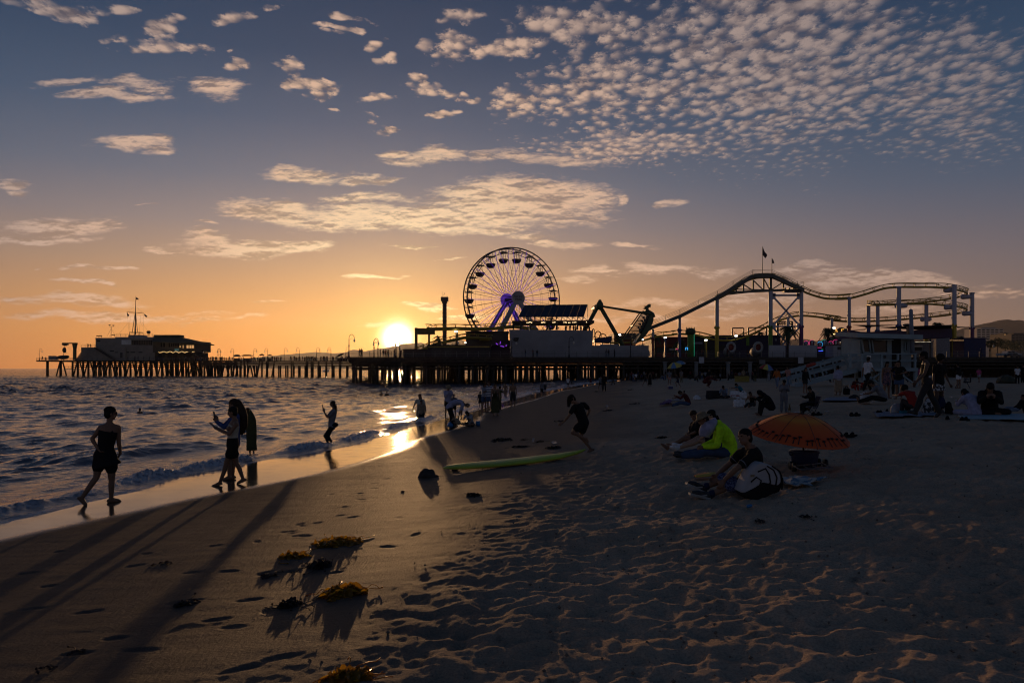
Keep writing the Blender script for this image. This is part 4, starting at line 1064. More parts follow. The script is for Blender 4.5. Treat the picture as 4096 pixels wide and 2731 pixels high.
 for t in (.15, .33, .5, .68, .85): mb.bar(edges[0].lerp(edges[1], t), r0[0].lerp(r0[1], t), .13)
 for t in (0, .5, 1): mb.bar(edges[0].lerp(edges[1], t), edges[0].lerp(edges[1], t) + Vector((0, 4.2, 0)), .16)
 mb.build('side_frame', SM, o)
 NET = bpy.data.materials.new('fine net'); NET.use_nodes = True; t = NT(NET.node_tree); bb = t.n['Principled BSDF']; bb.inputs['Base Color'].default_value = (.10, .09, .07, 1); bb.inputs['Alpha'].default_value = .38
 mb = MB(); mb.prism([edges[0], r0[0], r0[1], edges[1]], (0, .03, 0)); mb.build('side_net', NET, o)
 # solar canopy and terrace building
 Y = 154
 o = empty('terrace_building', C(3, 1850, 1424, Y), 'long pale blank walled building with roof terrace before the wheel', 'building'); o.location.z = DZ; ORI[o.name] = Vector(o.location)
 PW = mat('pale stucco', (.28, .275, .285), .9, var=.22, scale=.18, bump=.2)
 zd = (DZ - EYE) / -1
 vb = VH - (DZ - EYE) / Y * F
 mb = MB(); mb.prism([C(3, 1430, 1052, Y), C('s', 2373, 1322, Y), W(2366, vb, Y), W(2044, vb, Y)], (0, 14, 0)); mb.build('wall', PW, o)
 mb = MB(); mb.prism([W(2366.5, 1381.6, Y + .6), W(2595, 1381.6, Y + .6), W(2595, vb, Y + .6), W(2366.5, vb, Y + .6)], (0, 7, 0)); mb.build('low_wall', PW, o)
 mb = MB(); mb.box2(C(4, 450, 962, Y + 1), C(4, 620, 976, Y + 5)); mb.build('roof_hatch', WHITE, o)
 mb = MB(); mb.prism([C(3, 1545 + 0, 1145, Y - .05), C(3, 1540, 1170, Y - .05), C(3, 1520, 1203, Y - .05), C(3, 1475, 1178, Y - .05), C(3, 1490, 1148, Y - .05)], (0, -.12, 0)); mb.build('wall_sign', BLACK, o)
 mb = MB(); mb.prism([C(4, 840, 1030, Y + .5), C(4, 1020, 1032, Y + .5), C(4, 1030, 1100, Y + .5), C(4, 840, 1100, Y + .5)], (0, -.15, 0)); mb.build('panel', GREY, o)
 ro = MB(); Yr = Y + 1
 ro.prism([C(3, 1462, 948, Yr), C('s', 2377, 1281, Yr), C('s', 2377, 1292, Yr), C(3, 1490, 972, Yr)], (0, 10, 0)); canopy = ro.build('terrace_roof', mat('dark brown beam', (.05, .028, .022), .7), o)
 for x in (1570, 1680, 1900, 1990, 2232, 2308):
  m = MB(); a = C(3, x, 975, Yr + .6); b = C(3, x, 1056, Yr + .6); m.bar(a, b, .75 if x < 1920 and x > 1600 else .4, .4); m.build('post', STEEL, o)
 mb = MB(); rr = random.Random(2)
 for x in list(range(1640, 1700, 14)) + [1810, 1822, 1835, 1850, 1945, 1958, 1970, 2075, 2090, 2102, 2130, 2145] + [2180, 2196, 2215, 2340]:
  c = C(3, x, 968 + rr.uniform(-3, 4), Yr - .15); mb.ell(c, (.09, 0, 0), (0, .09, 0), (0, 0, .09), 6, 4)
 mb.build('roof_light', mat('terrace bulb', (.9, .7, .4), .4, emit=(1, .7, .35), estr=2.5), o)
 for x in (2107, 2272):
  m = MB(); c = C(3, x, 998, Yr + 2); m.tube([c + Vector((0, 0, .3)), c + Vector((0, 0, -.05)), c + Vector((0, 0, -.2))], [.06, .1, .42], 10); m.bar(c + Vector((0, 0, .2)), c + Vector((0, 0, .8)), .05); m.build('pendant_lamp', STEEL, o)
 mb = MB()
 for x, y, r_ in ((2010, 1030, 9), (2187, 1030, 11), (1660, 1020, 8)):
  c = C(3, x, y, Yr + 1.5); mb.tube([c, c + Vector((0, .05, 0))], r_ / 2.94 / F * Yr, 16); mb.bar(c, c - Vector((0, 0, 1.4)), .06)
 mb.build('round_sign', WHITE, o)
 mb = MB(); q = [(1612, 770), (2355, 762), (2308, 905), (1535, 908)]
 qq = [C(3, x, y, Y + (5.5 if y < 800 else 2.0)) for x, y in q]
 nrm = (qq[1] - qq[0]).cross(qq[3] - qq[0]).normalized() * .12
 if nrm.z < 0: nrm = -nrm
 SOL = mat('solar glass', (.018, .022, .038), .18, var=.15, spec=.6)
 sp = empty('solar_canopy', (qq[3] + qq[2]) / 2, 'big tilted solar panel array above the terrace roof', 'solar panel')
 N = 9
 for i in range(N):
  m = MB(); a, b = qq[0].lerp(qq[1], (i + .012) / N), qq[0].lerp(qq[1], (i + .988) / N); c_, d_ = qq[3].lerp(qq[2], (i + .988) / N), qq[3].lerp(qq[2], (i + .012) / N)
  m.prism([a, b, c_, d_], nrm); m.build('panel', SOL, sp)
 m = MB()
 for i in range(13):
  t = i / 12; a = qq[3].lerp(qq[2], t); b = C(3, 1540, 945, Yr + 2).lerp(C('s', 2330, 1281, Yr + 2), t)
  m.bar(a, b, .12); m.bar(a, b + Vector((1.0, 0, 0)), .08); c_ = qq[0].lerp(qq[1], t); m.bar(c_ + Vector((0, 0, -.1)), Vector((c_.x, c_.y, b.z)), .12)
 m.build('support_frame', GALV, sp)
def glow_lamp(c, label, s=.28, pole=None):
 o = empty('floodlight', c, label, 'lamp', 'lit floodlights in the amusement park')
 m = MB(); m.box(Vector(c), (s * 2, .3, s)); m.build('lens', COOLB, o)
 m = MB(); m.box(Vector(c) + Vector((0, .25, .05)), (s * 2.3, .2, s * 1.4)); m.bar(Vector(c) + Vector((0, .3, 0)), Vector((c[0], c[1] + .3, DZ)), .12); m.build('housing', STEEL, o)
def building(name, label, k, x0, y0, x1, y1, Y, depth, m, feats=(), zb=DZ, roof=None):
 a = C(k, x0, y0, Y); b = C(k, x1, y1, Y)
 o = empty(name, ((a.x + b.x) / 2, Y, zb), label, 'building')
 mb = MB(); mb.box2((a.x, Y, zb), (b.x, Y + depth, a.z)); mb.build('wall', m, o)
 mb = MB(); mb.box2((a.x - .15, Y - .15, a.z), (b.x + .15, Y + depth + .15, a.z + .25)); mb.build('roof', roof or m, o)
 for (nm, fx0, fy0, fx1, fy1, fm, fd) in feats:
  mb = MB(); p = C(k, fx0, fy0, Y - fd); q = C(k, fx1, fy1, Y - fd); mb.box2((p.x, Y - fd, q.z), (q.x, Y - .01 if fd > 0 else Y, p.z)); mb.build(nm, fm, o)
 return o
def park():
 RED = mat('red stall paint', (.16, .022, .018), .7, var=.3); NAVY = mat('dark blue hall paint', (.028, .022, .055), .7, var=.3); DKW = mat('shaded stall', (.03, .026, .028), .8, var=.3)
 ORA = mat('orange fascia', (.22, .06, .012), .7)
 pb = mat('pink neon', (.3, .02, .1), .4, emit=(1, .06, .28), estr=.7); bb = mat('blue neon', (.05, .2, .4), .4, emit=(.05, .45, 1.0), estr=1.0); gb = mat('green neon', (.05, .3, .2), .4, emit=(.05, .8, .45), estr=.35)
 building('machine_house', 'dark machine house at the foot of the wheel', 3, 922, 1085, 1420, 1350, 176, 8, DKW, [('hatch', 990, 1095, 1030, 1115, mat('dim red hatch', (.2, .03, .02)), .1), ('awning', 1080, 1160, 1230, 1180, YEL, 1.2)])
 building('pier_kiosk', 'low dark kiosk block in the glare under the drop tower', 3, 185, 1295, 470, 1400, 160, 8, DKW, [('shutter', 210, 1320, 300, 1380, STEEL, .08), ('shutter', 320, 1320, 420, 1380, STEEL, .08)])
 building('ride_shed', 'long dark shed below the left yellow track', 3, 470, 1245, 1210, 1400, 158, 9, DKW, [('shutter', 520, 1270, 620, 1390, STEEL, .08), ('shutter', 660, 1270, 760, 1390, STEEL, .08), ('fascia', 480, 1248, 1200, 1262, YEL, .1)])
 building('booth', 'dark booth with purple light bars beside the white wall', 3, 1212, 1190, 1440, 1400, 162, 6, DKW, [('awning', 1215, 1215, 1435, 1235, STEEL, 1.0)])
 for i, (x0, y0, x1, y1) in enumerate(((1275, 1212, 1298, 1230), (1322, 1222, 1330, 1192), (1328, 1245, 1372, 1254), (1393, 1250, 1398, 1232))):
  m = MB(); m.bar(C(3, x0, y0, 160), C(3, x1, y1, 160), .16); tag(m.build('light_bar', mat('violet neon', (.2, .05, .4), .4, emit=(.35, .06, 1), estr=.7), None, loc=C(3, x0, y0, 160)), ['slanting violet light bar at the booth', 'upright violet light bar at the booth', 'long flat violet light bar at the booth', 'short violet light bar rightmost at the booth'][i], 'light bar')
 building('game_hall', 'red game hall behind the low hump of yellow track', 4, 1080, 885, 1490, 1100, 190, 14, RED, [('fascia', 1100, 965, 1490, 990, ORA, .4), ('opening_shade', 1110, 1000, 1480, 1060, BLACK, .1)])  # wall openings are black panels, inner shade put into their colour
 building('ticket_hall', 'red slope roofed hall behind the boat ride', 4, 606, 842, 860, 1000, 186, 10, RED, [('opening_shade', 640, 900, 700, 980, BLACK, .1), ('fascia', 610, 850, 855, 862, ORA, .2)])
 # blue wedge roof
 Y = 172; o = empty('blue_pavilion', C(4, 480, 930, Y), 'blue wedge roofed pavilion beside the boat ride', 'pavilion'); o.location.z = DZ; ORI[o.name] = Vector(o.location)
 BL = mat('blue roof paint', (.03, .05, .16), .6)
 m = MB(); m.prism([C(4, x, y, Y) for x, y in ((375, 905), (372, 895), (585, 862), (570, 935), (375, 935))], (0, 6, 0)); m.build('roof', BL, o)
 m = MB()
 for x in (385, 470, 560): m.bar(C(4, x, 935, Y + 1), Vector((C(4, x, 935, Y + 1).x, Y + 1, DZ)), .25)
 m.build('post', STEEL, o)
 for i, (x, y, rx, ry) in enumerate(((365, 840, 16, 62), (420, 860, 36, 52), (475, 875, 40, 38))):
  m = MB(); c = C(4, x, y, 168); m.tube([c + Vector((rx / 2.94 / F * 168 * math.cos(t * math.pi / 20), .3, ry / 2.94 / F * 168 * math.sin(t * math.pi / 20))) for t in range(-4, 25)], .12, 6)
  tag(m.build('ride_hoop', STEEL, None, True, loc=c), ['narrow dark hoop at the corner of the white wall', 'tall dark hoop between the other two hoops', 'low wide dark hoop nearest the boat ride'][i], 'hoop', 'dark hoops beside the boat ride')
 building('dark_arcade', 'long dark blue arcade hall behind the coaster dip', 5, 640, 1130, 1390, 1330, 192, 16, NAVY, [('panel', 985, 1130, 1020, 1240, PAINTS['green'], .2), ('window', 1325, 1160, 1345, 1185, GREY, .1), ('opening_shade', 680, 1235, 740, 1300, BLACK, .1)])
 building('snack_bar', 'dark snack bar block between the red hall and the arcade', 5, 345, 1140, 640, 1330, 186, 8, DKW, [('opening_shade', 360, 1230, 620, 1280, BLACK, .1), ('sign', 80 + 280, 1200, 470, 1222, GREY, .2)])
 # shark mouth booths
 for i, (x, y) in enumerate(((805, 1262), (1125, 1262))):
  Y = 170; o = empty('shark_booth', C(5, x, 1300, Y), ['game booth shaped as a gaping toothed mouth beside the yellow column', 'game booth shaped as a gaping toothed mouth beside the green column'][i], 'booth', 'toothed mouth booths'); o.location.z = DZ; ORI[o.name] = Vector(o.location)
  sc = Y / 2.94 / F
  cx = C(5, x, y, Y)
  GR = mat('grey blue shark skin', (.10, .11, .14), .6, var=.3)
  m = MB(); m.ell(cx + Vector((.3, 2.6, -1.0)), (60 * sc, 0, 0), (0, 2.6, 0), (0, 0, 66 * sc), 16, 10); m.build('body', GR, o, True)
  ring = [cx + Vector((46 * sc * math.cos(a), 0, 54 * sc * math.sin(a))) for a in [math.pi * 2 * j / 24 for j in range(25)]]
  m = MB(); m.tube(ring, .30, 8, False); m.build('lip', GREY, o, True)
  m = MB(); m.ell(cx + Vector((0, .5, 0)), (44 * sc, 0, 0), (0, .4, 0), (0, 0, 52 * sc), 16, 8); m.build('throat', mat('red throat', (.20, .025, .02), .6), o, True)
  m = MB()
  for j in range(14):
   a = math.pi * 2 * (j + .5) / 14; p = cx + Vector((44 * sc * math.cos(a), -.2, 52 * sc * math.sin(a))); m.tube([p, cx.lerp(p, .72)], [.28, .03], 5)
  m.build('teeth', WHITE, o)
 # dragon-green pillar with light
 Y = 172; c = C(4, 1505, 1050, Y); o = empty('green_pillar', (c.x, Y, DZ), 'dark green sculpted pillar with crown top before the snack bar', 'pillar')
 m = MB(); m.tube([(c.x, Y, DZ), (c.x, Y, C(4, 1505, 830, Y).z)], .75, 12); m.build('shaft', PAINTS['green'], o, True)
 m = MB(); zt = C(4, 1505, 800, Y).z; m.ell((c.x, Y, zt - .3), (1.25, 0, 0), (0, 1.1, 0), (0, 0, .9))
 for dx in (-.8, -.3, .3, .8): m.tube([(c.x + dx, Y, zt), (c.x + dx * 1.1, Y, zt + .8)], [.28, .08], 6)
 m.build('crown', SM2, o, True)
 m = MB(); m.bar((c.x + .75, Y - .5, DZ + .5), (c.x + .75, Y - .5, DZ + 6), .06); m.build('light_strip', gb, o)
 for i, (k, x, y) in enumerate(((4, 672, 850), (4, 1209, 882), (4, 1686, 912), (4, 2042, 862), (5, 1458, 1038), (5, 1505, 1038), (5, 2017, 1034), (3, 806, 1075), (4, 945, 906), (3, 1257, 1192), (3, 917, 1205))):
  glow_lamp(C(k, x, y, 175 if i != 7 else 171.5), ['lit floodlight on the red hall behind the boat ride', 'lit floodlight on the blue post before the red hall', 'lit floodlight on the short yellow post', 'lit floodlight on the roof of the dark arcade', 'left of two lit floodlights in the palm', 'right of two lit floodlights in the palm', 'lit floodlight beside the marquee sign', 'lit floodlight under the left yellow track', 'small warm lamp under the tipped boat', 'small lamp above the violet light bars', 'small lamp on the shed under the yellow track'][i], .27 if i < 8 else .16)
 for i, (x, y, w, h_, m_, lab) in enumerate(((1350, 1016, 26, 14, pb, 'small pink neon sign under the red hall'), (1460, 1014, 28, 32, bb, 'small blue lit screen before the snack bar'), (1290, 1022, 66, 14, WHITE, 'dim white price board under the red hall'))):
  o = empty('neon_sign', C(4, x, y, 171), lab, 'sign'); sc = 171 / 2.94 / F; c = C(4, x, y, 171)
  m = MB(); m.box(c + Vector((0, .2, 0)), (w * sc * 1.15, .2, h_ * sc * 1.2)); m.build('case', BLACK, o)
  m = MB()
  if i == 1:
   for dx in (-1, 1): m.box(c + Vector((dx * w * sc * .42, 0, 0)), (w * sc * .2, .1, h_ * sc))
   m.box(c + Vector((0, 0, h_ * sc * .42)), (w * sc, .1, h_ * sc * .18))
  else:
   m.box(c + Vector((0, 0, h_ * sc * .25)), (w * sc, .1, h_ * sc * .3)); m.box(c + Vector((0, 0, -h_ * sc * .25)), (w * sc * .9, .1, h_ * sc * .3))
  m.build('panel', m_, o)
 # net frames
 for i, (x0, x1, yt, yb) in enumerate(((818, 952, 1034, 1118), (1008, 1220, 1030, 1110))):
  Y = 196; o = empty('net_frame', C(5, x0, yb, Y), ['square frame with sagging net on the arcade roof', 'long bare frame on the arcade roof'][i], 'frame')
  m = MB(); m.bar(C(5, x0, yb + 30, Y), C(5, x0, yt, Y), .35); m.bar(C(5, x1, yb + 30, Y), C(5, x1, yt, Y), .35); m.bar(C(5, x0, yt, Y), C(5, x1, yt, Y), .3); m.build('frame', STEEL, o)
  if i == 0:
   m = MB(); m.prism([C(5, x, y, Y) for x, y in ((832, 1055), (848, 1085), (870, 1105), (900, 1110), (925, 1098), (948, 1070), (945, 1115), (850, 1115))], (0, .04, 0)); m.build('net', bpy.data.materials['fine net'], o)
 Y = 185; o = empty('light_gantry', C(5, 1440, 1090, Y), 'dark lattice gantry behind the palm under the coaster', 'frame')
 m = MB()
 for x in (1352, 1520): m.bar(C(5, x, 1120, Y), C(5, x, 955, Y), .5)
 for y in (960, 985): m.bar(C(5, 1350, y, Y), C(5, 1522, y, Y), .3)
 for x in range(1370, 1510, 20): m.bar(C(5, x, 960, Y), C(5, x + 12, 985, Y), .15); m.bar(C(5, x, 985, Y), C(5, x, 1010, Y), .12)
 m.build('frame', STEEL, o)
 # white hoardings at the railing
 for i, (x0, x1) in enumerate(((1256, 1450), (1494, 1820))):
  Y = 151.2; a = C(5, x0, 1236, Y); b = C(5, x1, 1300, Y)
  o = empty('hoarding', (a.x, Y, DZ), ['left white hoarding panel behind the pier railing', 'right white hoarding panel behind the pier railing'][i], 'hoarding', 'white hoardings')
  m = MB(); m.box2((a.x, Y + .2, DZ), (b.x, Y + .45, a.z)); m.build('panel', mat('white hoarding', (.34, .34, .36), .7, var=.12, scale=.3), o)
  m = MB()
  for x in range(x0, x1 + 1, 48): p = C(5, x, 1236, Y + .5); m.bar((p.x, Y + .52, DZ), (p.x, Y + .52, a.z), .12)
  m.build('post', STEEL, o)
 # balloon ride
 stripe = [mat('balloon white', (.5, .48, .48), .6), mat('balloon red', (.22, .02, .035), .6), mat('balloon blue', (.04, .06, .2), .6)]
 for i, (x, y, r_, c2, ring, lab) in enumerate(((1685, 1212, 27, 2, pb, 'blue and white striped balloon gondola leftmost in its row'), (1755, 1210, 34, 1, pb, 'red and white striped balloon gondola with pink neon'), (1848, 1225, 30, 2, bb, 'blue balloon gondola with cyan neon, lowest of its row'), (1900, 1212, 38, 2, gb, 'large white and blue balloon gondola with green neon'), (1975, 1218, 28, 1, pb, 'small dark red balloon gondola behind the larger red one'), (2035, 1212, 40, 1, pb, 'large red and white balloon gondola with red neon'))):
  Y = 164 + (i % 2) * 3; c = C(5, x, y, Y); rr = r_ / 2.94 / F * Y
  o = empty('balloon_gondola', c - Vector((0, 0, rr * 1.9)), lab, 'ride gondola', 'balloon ride gondolas')
  mb = MB(); n = 12
  for j in range(n):
   mb.cur = j % 2
   for q in range(8):
    def S(a, b): return c + Vector((rr * math.cos(a) * math.cos(b), rr * math.sin(a) * math.cos(b), rr * math.sin(b) * 1.05))
    a0, a1 = 2 * math.pi * j / n, 2 * math.pi * (j + 1) / n; b0, b1 = -math.pi / 2 + math.pi * q / 8, -math.pi / 2 + math.pi * (q + 1) / 8
    mb.face([S(a0, b0), S(a1, b0), S(a1, b1), S(a0, b1)])
  mb.build('balloon', [stripe[0], stripe[c2]], o, True)
  mb = MB(); mb.tube([c + Vector((rr * 1.03 * math.cos(t * .2), -.2, rr * 1.03 * math.sin(t * .2))) for t in range(-4 + 10 * (i % 2), 14 + 6 * (i % 2))], .035, 5); mb.build('neon_rib', ring, o)
  mb = MB(); mb.loft([(c - Vector((0, 0, rr * 1.9)), Vector((.35, 0, 0)), Vector((0, .35, 0))), (c - Vector((0, 0, rr * 1.45)), Vector((.5, 0, 0)), Vector((0, .5, 0)))], 10)
  for dx in (-.4, .4): mb.bar(c + Vector((dx, 0, -rr * 1.45)), c + Vector((dx * 1.6, 0, -rr * .8)), .05)
  mb.build('basket', DKW, o)
 building('ride_counter', 'dark ride counter with coloured neon bars below the balloons', 5, 1822, 1262, 1960, 1340, 160, 3, DKW, [('neon_bar', 1828, 1262, 1872, 1266, pb, .3), ('neon_bar', 1842, 1300, 1888, 1306, mat('indigo neon', (.05, .05, .3), .4, emit=(.05, .1, 1), estr=1.5), .3), ('neon_bar', 1875, 1285, 1890, 1290, gb, .3)])
 building('white_kiosk', 'pale flat kiosk beside the balloon ride', 5, 2010, 1238, 2262, 1330, 156, 5, mat('white hoarding', (0, 0, 0)), [('hatch', 2060, 1255, 2160, 1290, BLACK, .1)], roof=BLACK)
 # marquee sign
 Y = 172; o = empty('marquee_sign', C(5, 2095, 1130, Y), 'dark arched marquee sign with bulb lit letters', 'sign'); o.location.z = DZ; ORI[o.name] = Vector(o.location)
 m = MB(); m.prism([C(5, x, y, Y) for x, y in ((2015, 1095), (2020, 1065), (2050, 1050), (2075, 1042), (2090, 1028), (2110, 1024), (2135, 1034), (2150, 1042), (2180, 1040), (2180, 1095))], (0, .6, 0)); m.build('board', BLACK, o)
 m = MB(); pbox(m, 5, 2010, 1118, 2185, 1132, Y - .3, 1.2); m.bar(C(5, 2030, 1132, Y), Vector((C(5, 2030, 1132, Y).x, Y, DZ)), .4); m.bar(C(5, 2175, 1132, Y), Vector((C(5, 2175, 1132, Y).x, Y, DZ)), .4); m.build('canopy', WHITE, o)
 m = MB()
 for x in range(2014, 2184, 13): c = C(5, x, 1106, Y - .4); m.ell(c, (.1, 0, 0), (0, .1, 0), (0, 0, .1), 6, 4)
 m.build('bulb', BULB, o)
 for txt, x in (('A', 2042), ('E', 2117)):
  cu = bpy.data.curves.new('lettering', 'FONT'); cu.body = txt; cu.size = 1.7; cu.extrude = .05; cu.align_x = 'CENTER'; cu.align_y = 'CENTER'
  tmp = bpy.data.objects.new('lettering', cu); COL.objects.link(tmp); me = bpy.data.meshes.new_from_object(tmp.evaluated_get(bpy.context.evaluated_depsgraph_get())); bpy.data.objects.remove(tmp)
  tt = bpy.data.objects.new('lettering', me); COL.objects.link(tt); me.materials.append(mat('amber letter', (.5, .3, .05), .4, emit=(1, .5, .1), estr=.8))
  M = Matrix.Rotation(R(90), 4, 'X'); M.translation = C(5, x, 1077, Y - .1) - ORI[o.name]; me.transform(M); tt.parent = o; ORI[tt.name] = ORI[o.name]
 # shade sails
 SAIL = mat('dark sail cloth', (.03, .02, .04), .8, var=.25)
 PUR = mat('plum tent cloth', (.07, .045, .085), .8, var=.25)
 for i, (pts, m_, lab) in enumerate((([(345, 884, 160), (860, 881, 176), (500, 908, 170)], SAIL, 'narrow dark shade sail highest on the left'), ([(620, 910, 166), (1500, 882, 162), (1505, 935, 168), (1250, 946, 172), (830, 925, 175)], SAIL, 'long dark shade sail stretched to the yellow column'), ([(1560, 902, 166), (1715, 908, 170), (1570, 918, 172)], SAIL, 'little dark shade sail right of the yellow column'), ([(330, 945, 165), (500, 928, 170), (480, 940, 172)], SAIL, 'small dark shade sail low at the red column'))):
  P_ = [C(6, x, y, Y) for x, y, Y in pts]; m = MB(); m.prism(P_, (0, 0, .06)); tag(m.build('shade_sail', m_, None, loc=P_[0]), lab, 'shade sail', 'shade sails')
 o = empty('plum_tent', C(6, 1000, 1020, 166), 'wide low plum coloured tent roof behind the lifeguard hut', 'tent'); o.location.z = DZ; ORI[o.name] = Vector(o.location)
 m = MB(); m.prism([C(6, x, y, 166) for x, y in ((180, 1065), (300, 960), (330, 940), (430, 960), (560, 962), (850, 935), (960, 960), (1080, 940), (1505, 920), (1510, 1030), (180, 1070))], (0, 8, 0)); m.build('roof', PUR, o)
 m = MB()
 for x in (330, 640, 960, 1250, 1490): p = C(6, x, 1030, 165.9); m.bar((p.x, 165.9, DZ), (p.x, 165.9, p.z), .25)
 m.build('pole', STEEL, o)
 m = MB()
 for x in list(range(190, 440, 14)) + list(range(1045, 1260, 14)): c = C(6, x, 1080, 164); m.ell(c, (.055, 0, 0), (0, .055, 0), (0, 0, .055), 6, 4)
 for y in range(1085, 1170, 14): c = C(6, 373, y, 164); m.ell(c, (.055, 0, 0), (0, .055, 0), (0, 0, .055), 6, 4)
 m.build('string_light', mat('pale bulb', (.8, .75, .6), .4, emit=(1, .85, .6), estr=1.2), o)
 building('pale_cafe', 'pale cafe front with little gable behind the lifeguard hut', 6, 1045, 1080, 1280, 1200, 175, 8, mat('pale cafe', (.22, .23, .25), .8), [('gable', 1055, 1120, 1160, 1140, WHITE, .4), ('opening_shade', 1070, 1142, 1150, 1180, BLACK, .1)])
 building('banner_wall', 'white banner wall behind the right yellow columns', 6, 1320, 1030, 1500, 1200, 178, 1.0, mat('white banner', (.25, .25, .27), .8), [('stripe', 1340, 1040, 1480, 1052, GREY, .06)])
 building('tan_hut', 'tan hut beside the blue container', 6, 1440, 1080, 1650, 1200, 185, 5, mat('tan wall', (.12, .10, .05), .8), [('door', 1500, 1110, 1540, 1190, BLACK, .1)])
 bc = building('blue_container', 'blue shipping container standing on the pier at far right', 6, 1645, 1045, 1900, 1200, 160, 4, mat('container blue', (.012, .014, .07), .6), [])
 m = MB()
 for x in range(1652, 1898, 9): p = C(6, x, 1050, 159.9); m.box2((p.x, 159.92, DZ + .2), (p.x + .16, 159.99, p.z))
 m.build('corrugation', mat('container blue', (0, 0, 0)), bc)
SM2 = mat('dark green crown', (.03, .05, .02), .6)
def palm(c, h, label, crop_r=1.0, lean=0.0, n=26, seed=1, sc=1.0):
 rs = random.Random(seed)
 o = empty('palm_tree', c, label, 'palm tree', 'palm trees on the pier')
 c = Vector(c); top = c + Vector((lean, 0, h))
 m = MB(); m.tube([c, c.lerp(top, .5) + Vector((lean * .1, 0, 0)), top], [.3 * sc, .22 * sc, .2 * sc], 8); m.build('trunk', mat('palm trunk', (.05, .04, .03), .9, var=.4, bump=.5), o, True)
 m = MB()
 for i in range(n):
  az = rs.uniform(0, 6.28); el = rs.uniform(-.5, 1.2); L = rs.uniform(1.8, 2.7) * sc; d = Vector((math.cos(az), math.sin(az), 0))
  pts = []
  for j in range(8):
   t = j / 7; pts.append(top + d * (L * t * math.cos(el) * (1 - .1 * t)) + Vector((0, 0, L * (math.sin(el) * t - .75 * t * t))))
  side = Vector((-d.y, d.x, 0))
  for j in range(1, 8):
   for sgn in (-1, 1):
    for q in (0, .5):
     p = pts[j - 1].lerp(pts[j], q); ll = .75 * sc * (1 - .55 * abs((j / 7) - .35))
     e = p + side * sgn * ll * .8 + (pts[j] - pts[j - 1]).normalized() * ll * .6 + Vector((0, 0, -ll * .45)); w_ = (pts[j] - pts[j - 1]) * .22
     m.face([p - w_, p + w_, e])
  m.tube(pts, [.05 * sc] * 7 + [.015], 4)
 m.build('crown', mat('palm frond', (.045, .06, .022), .7, var=.4), o)
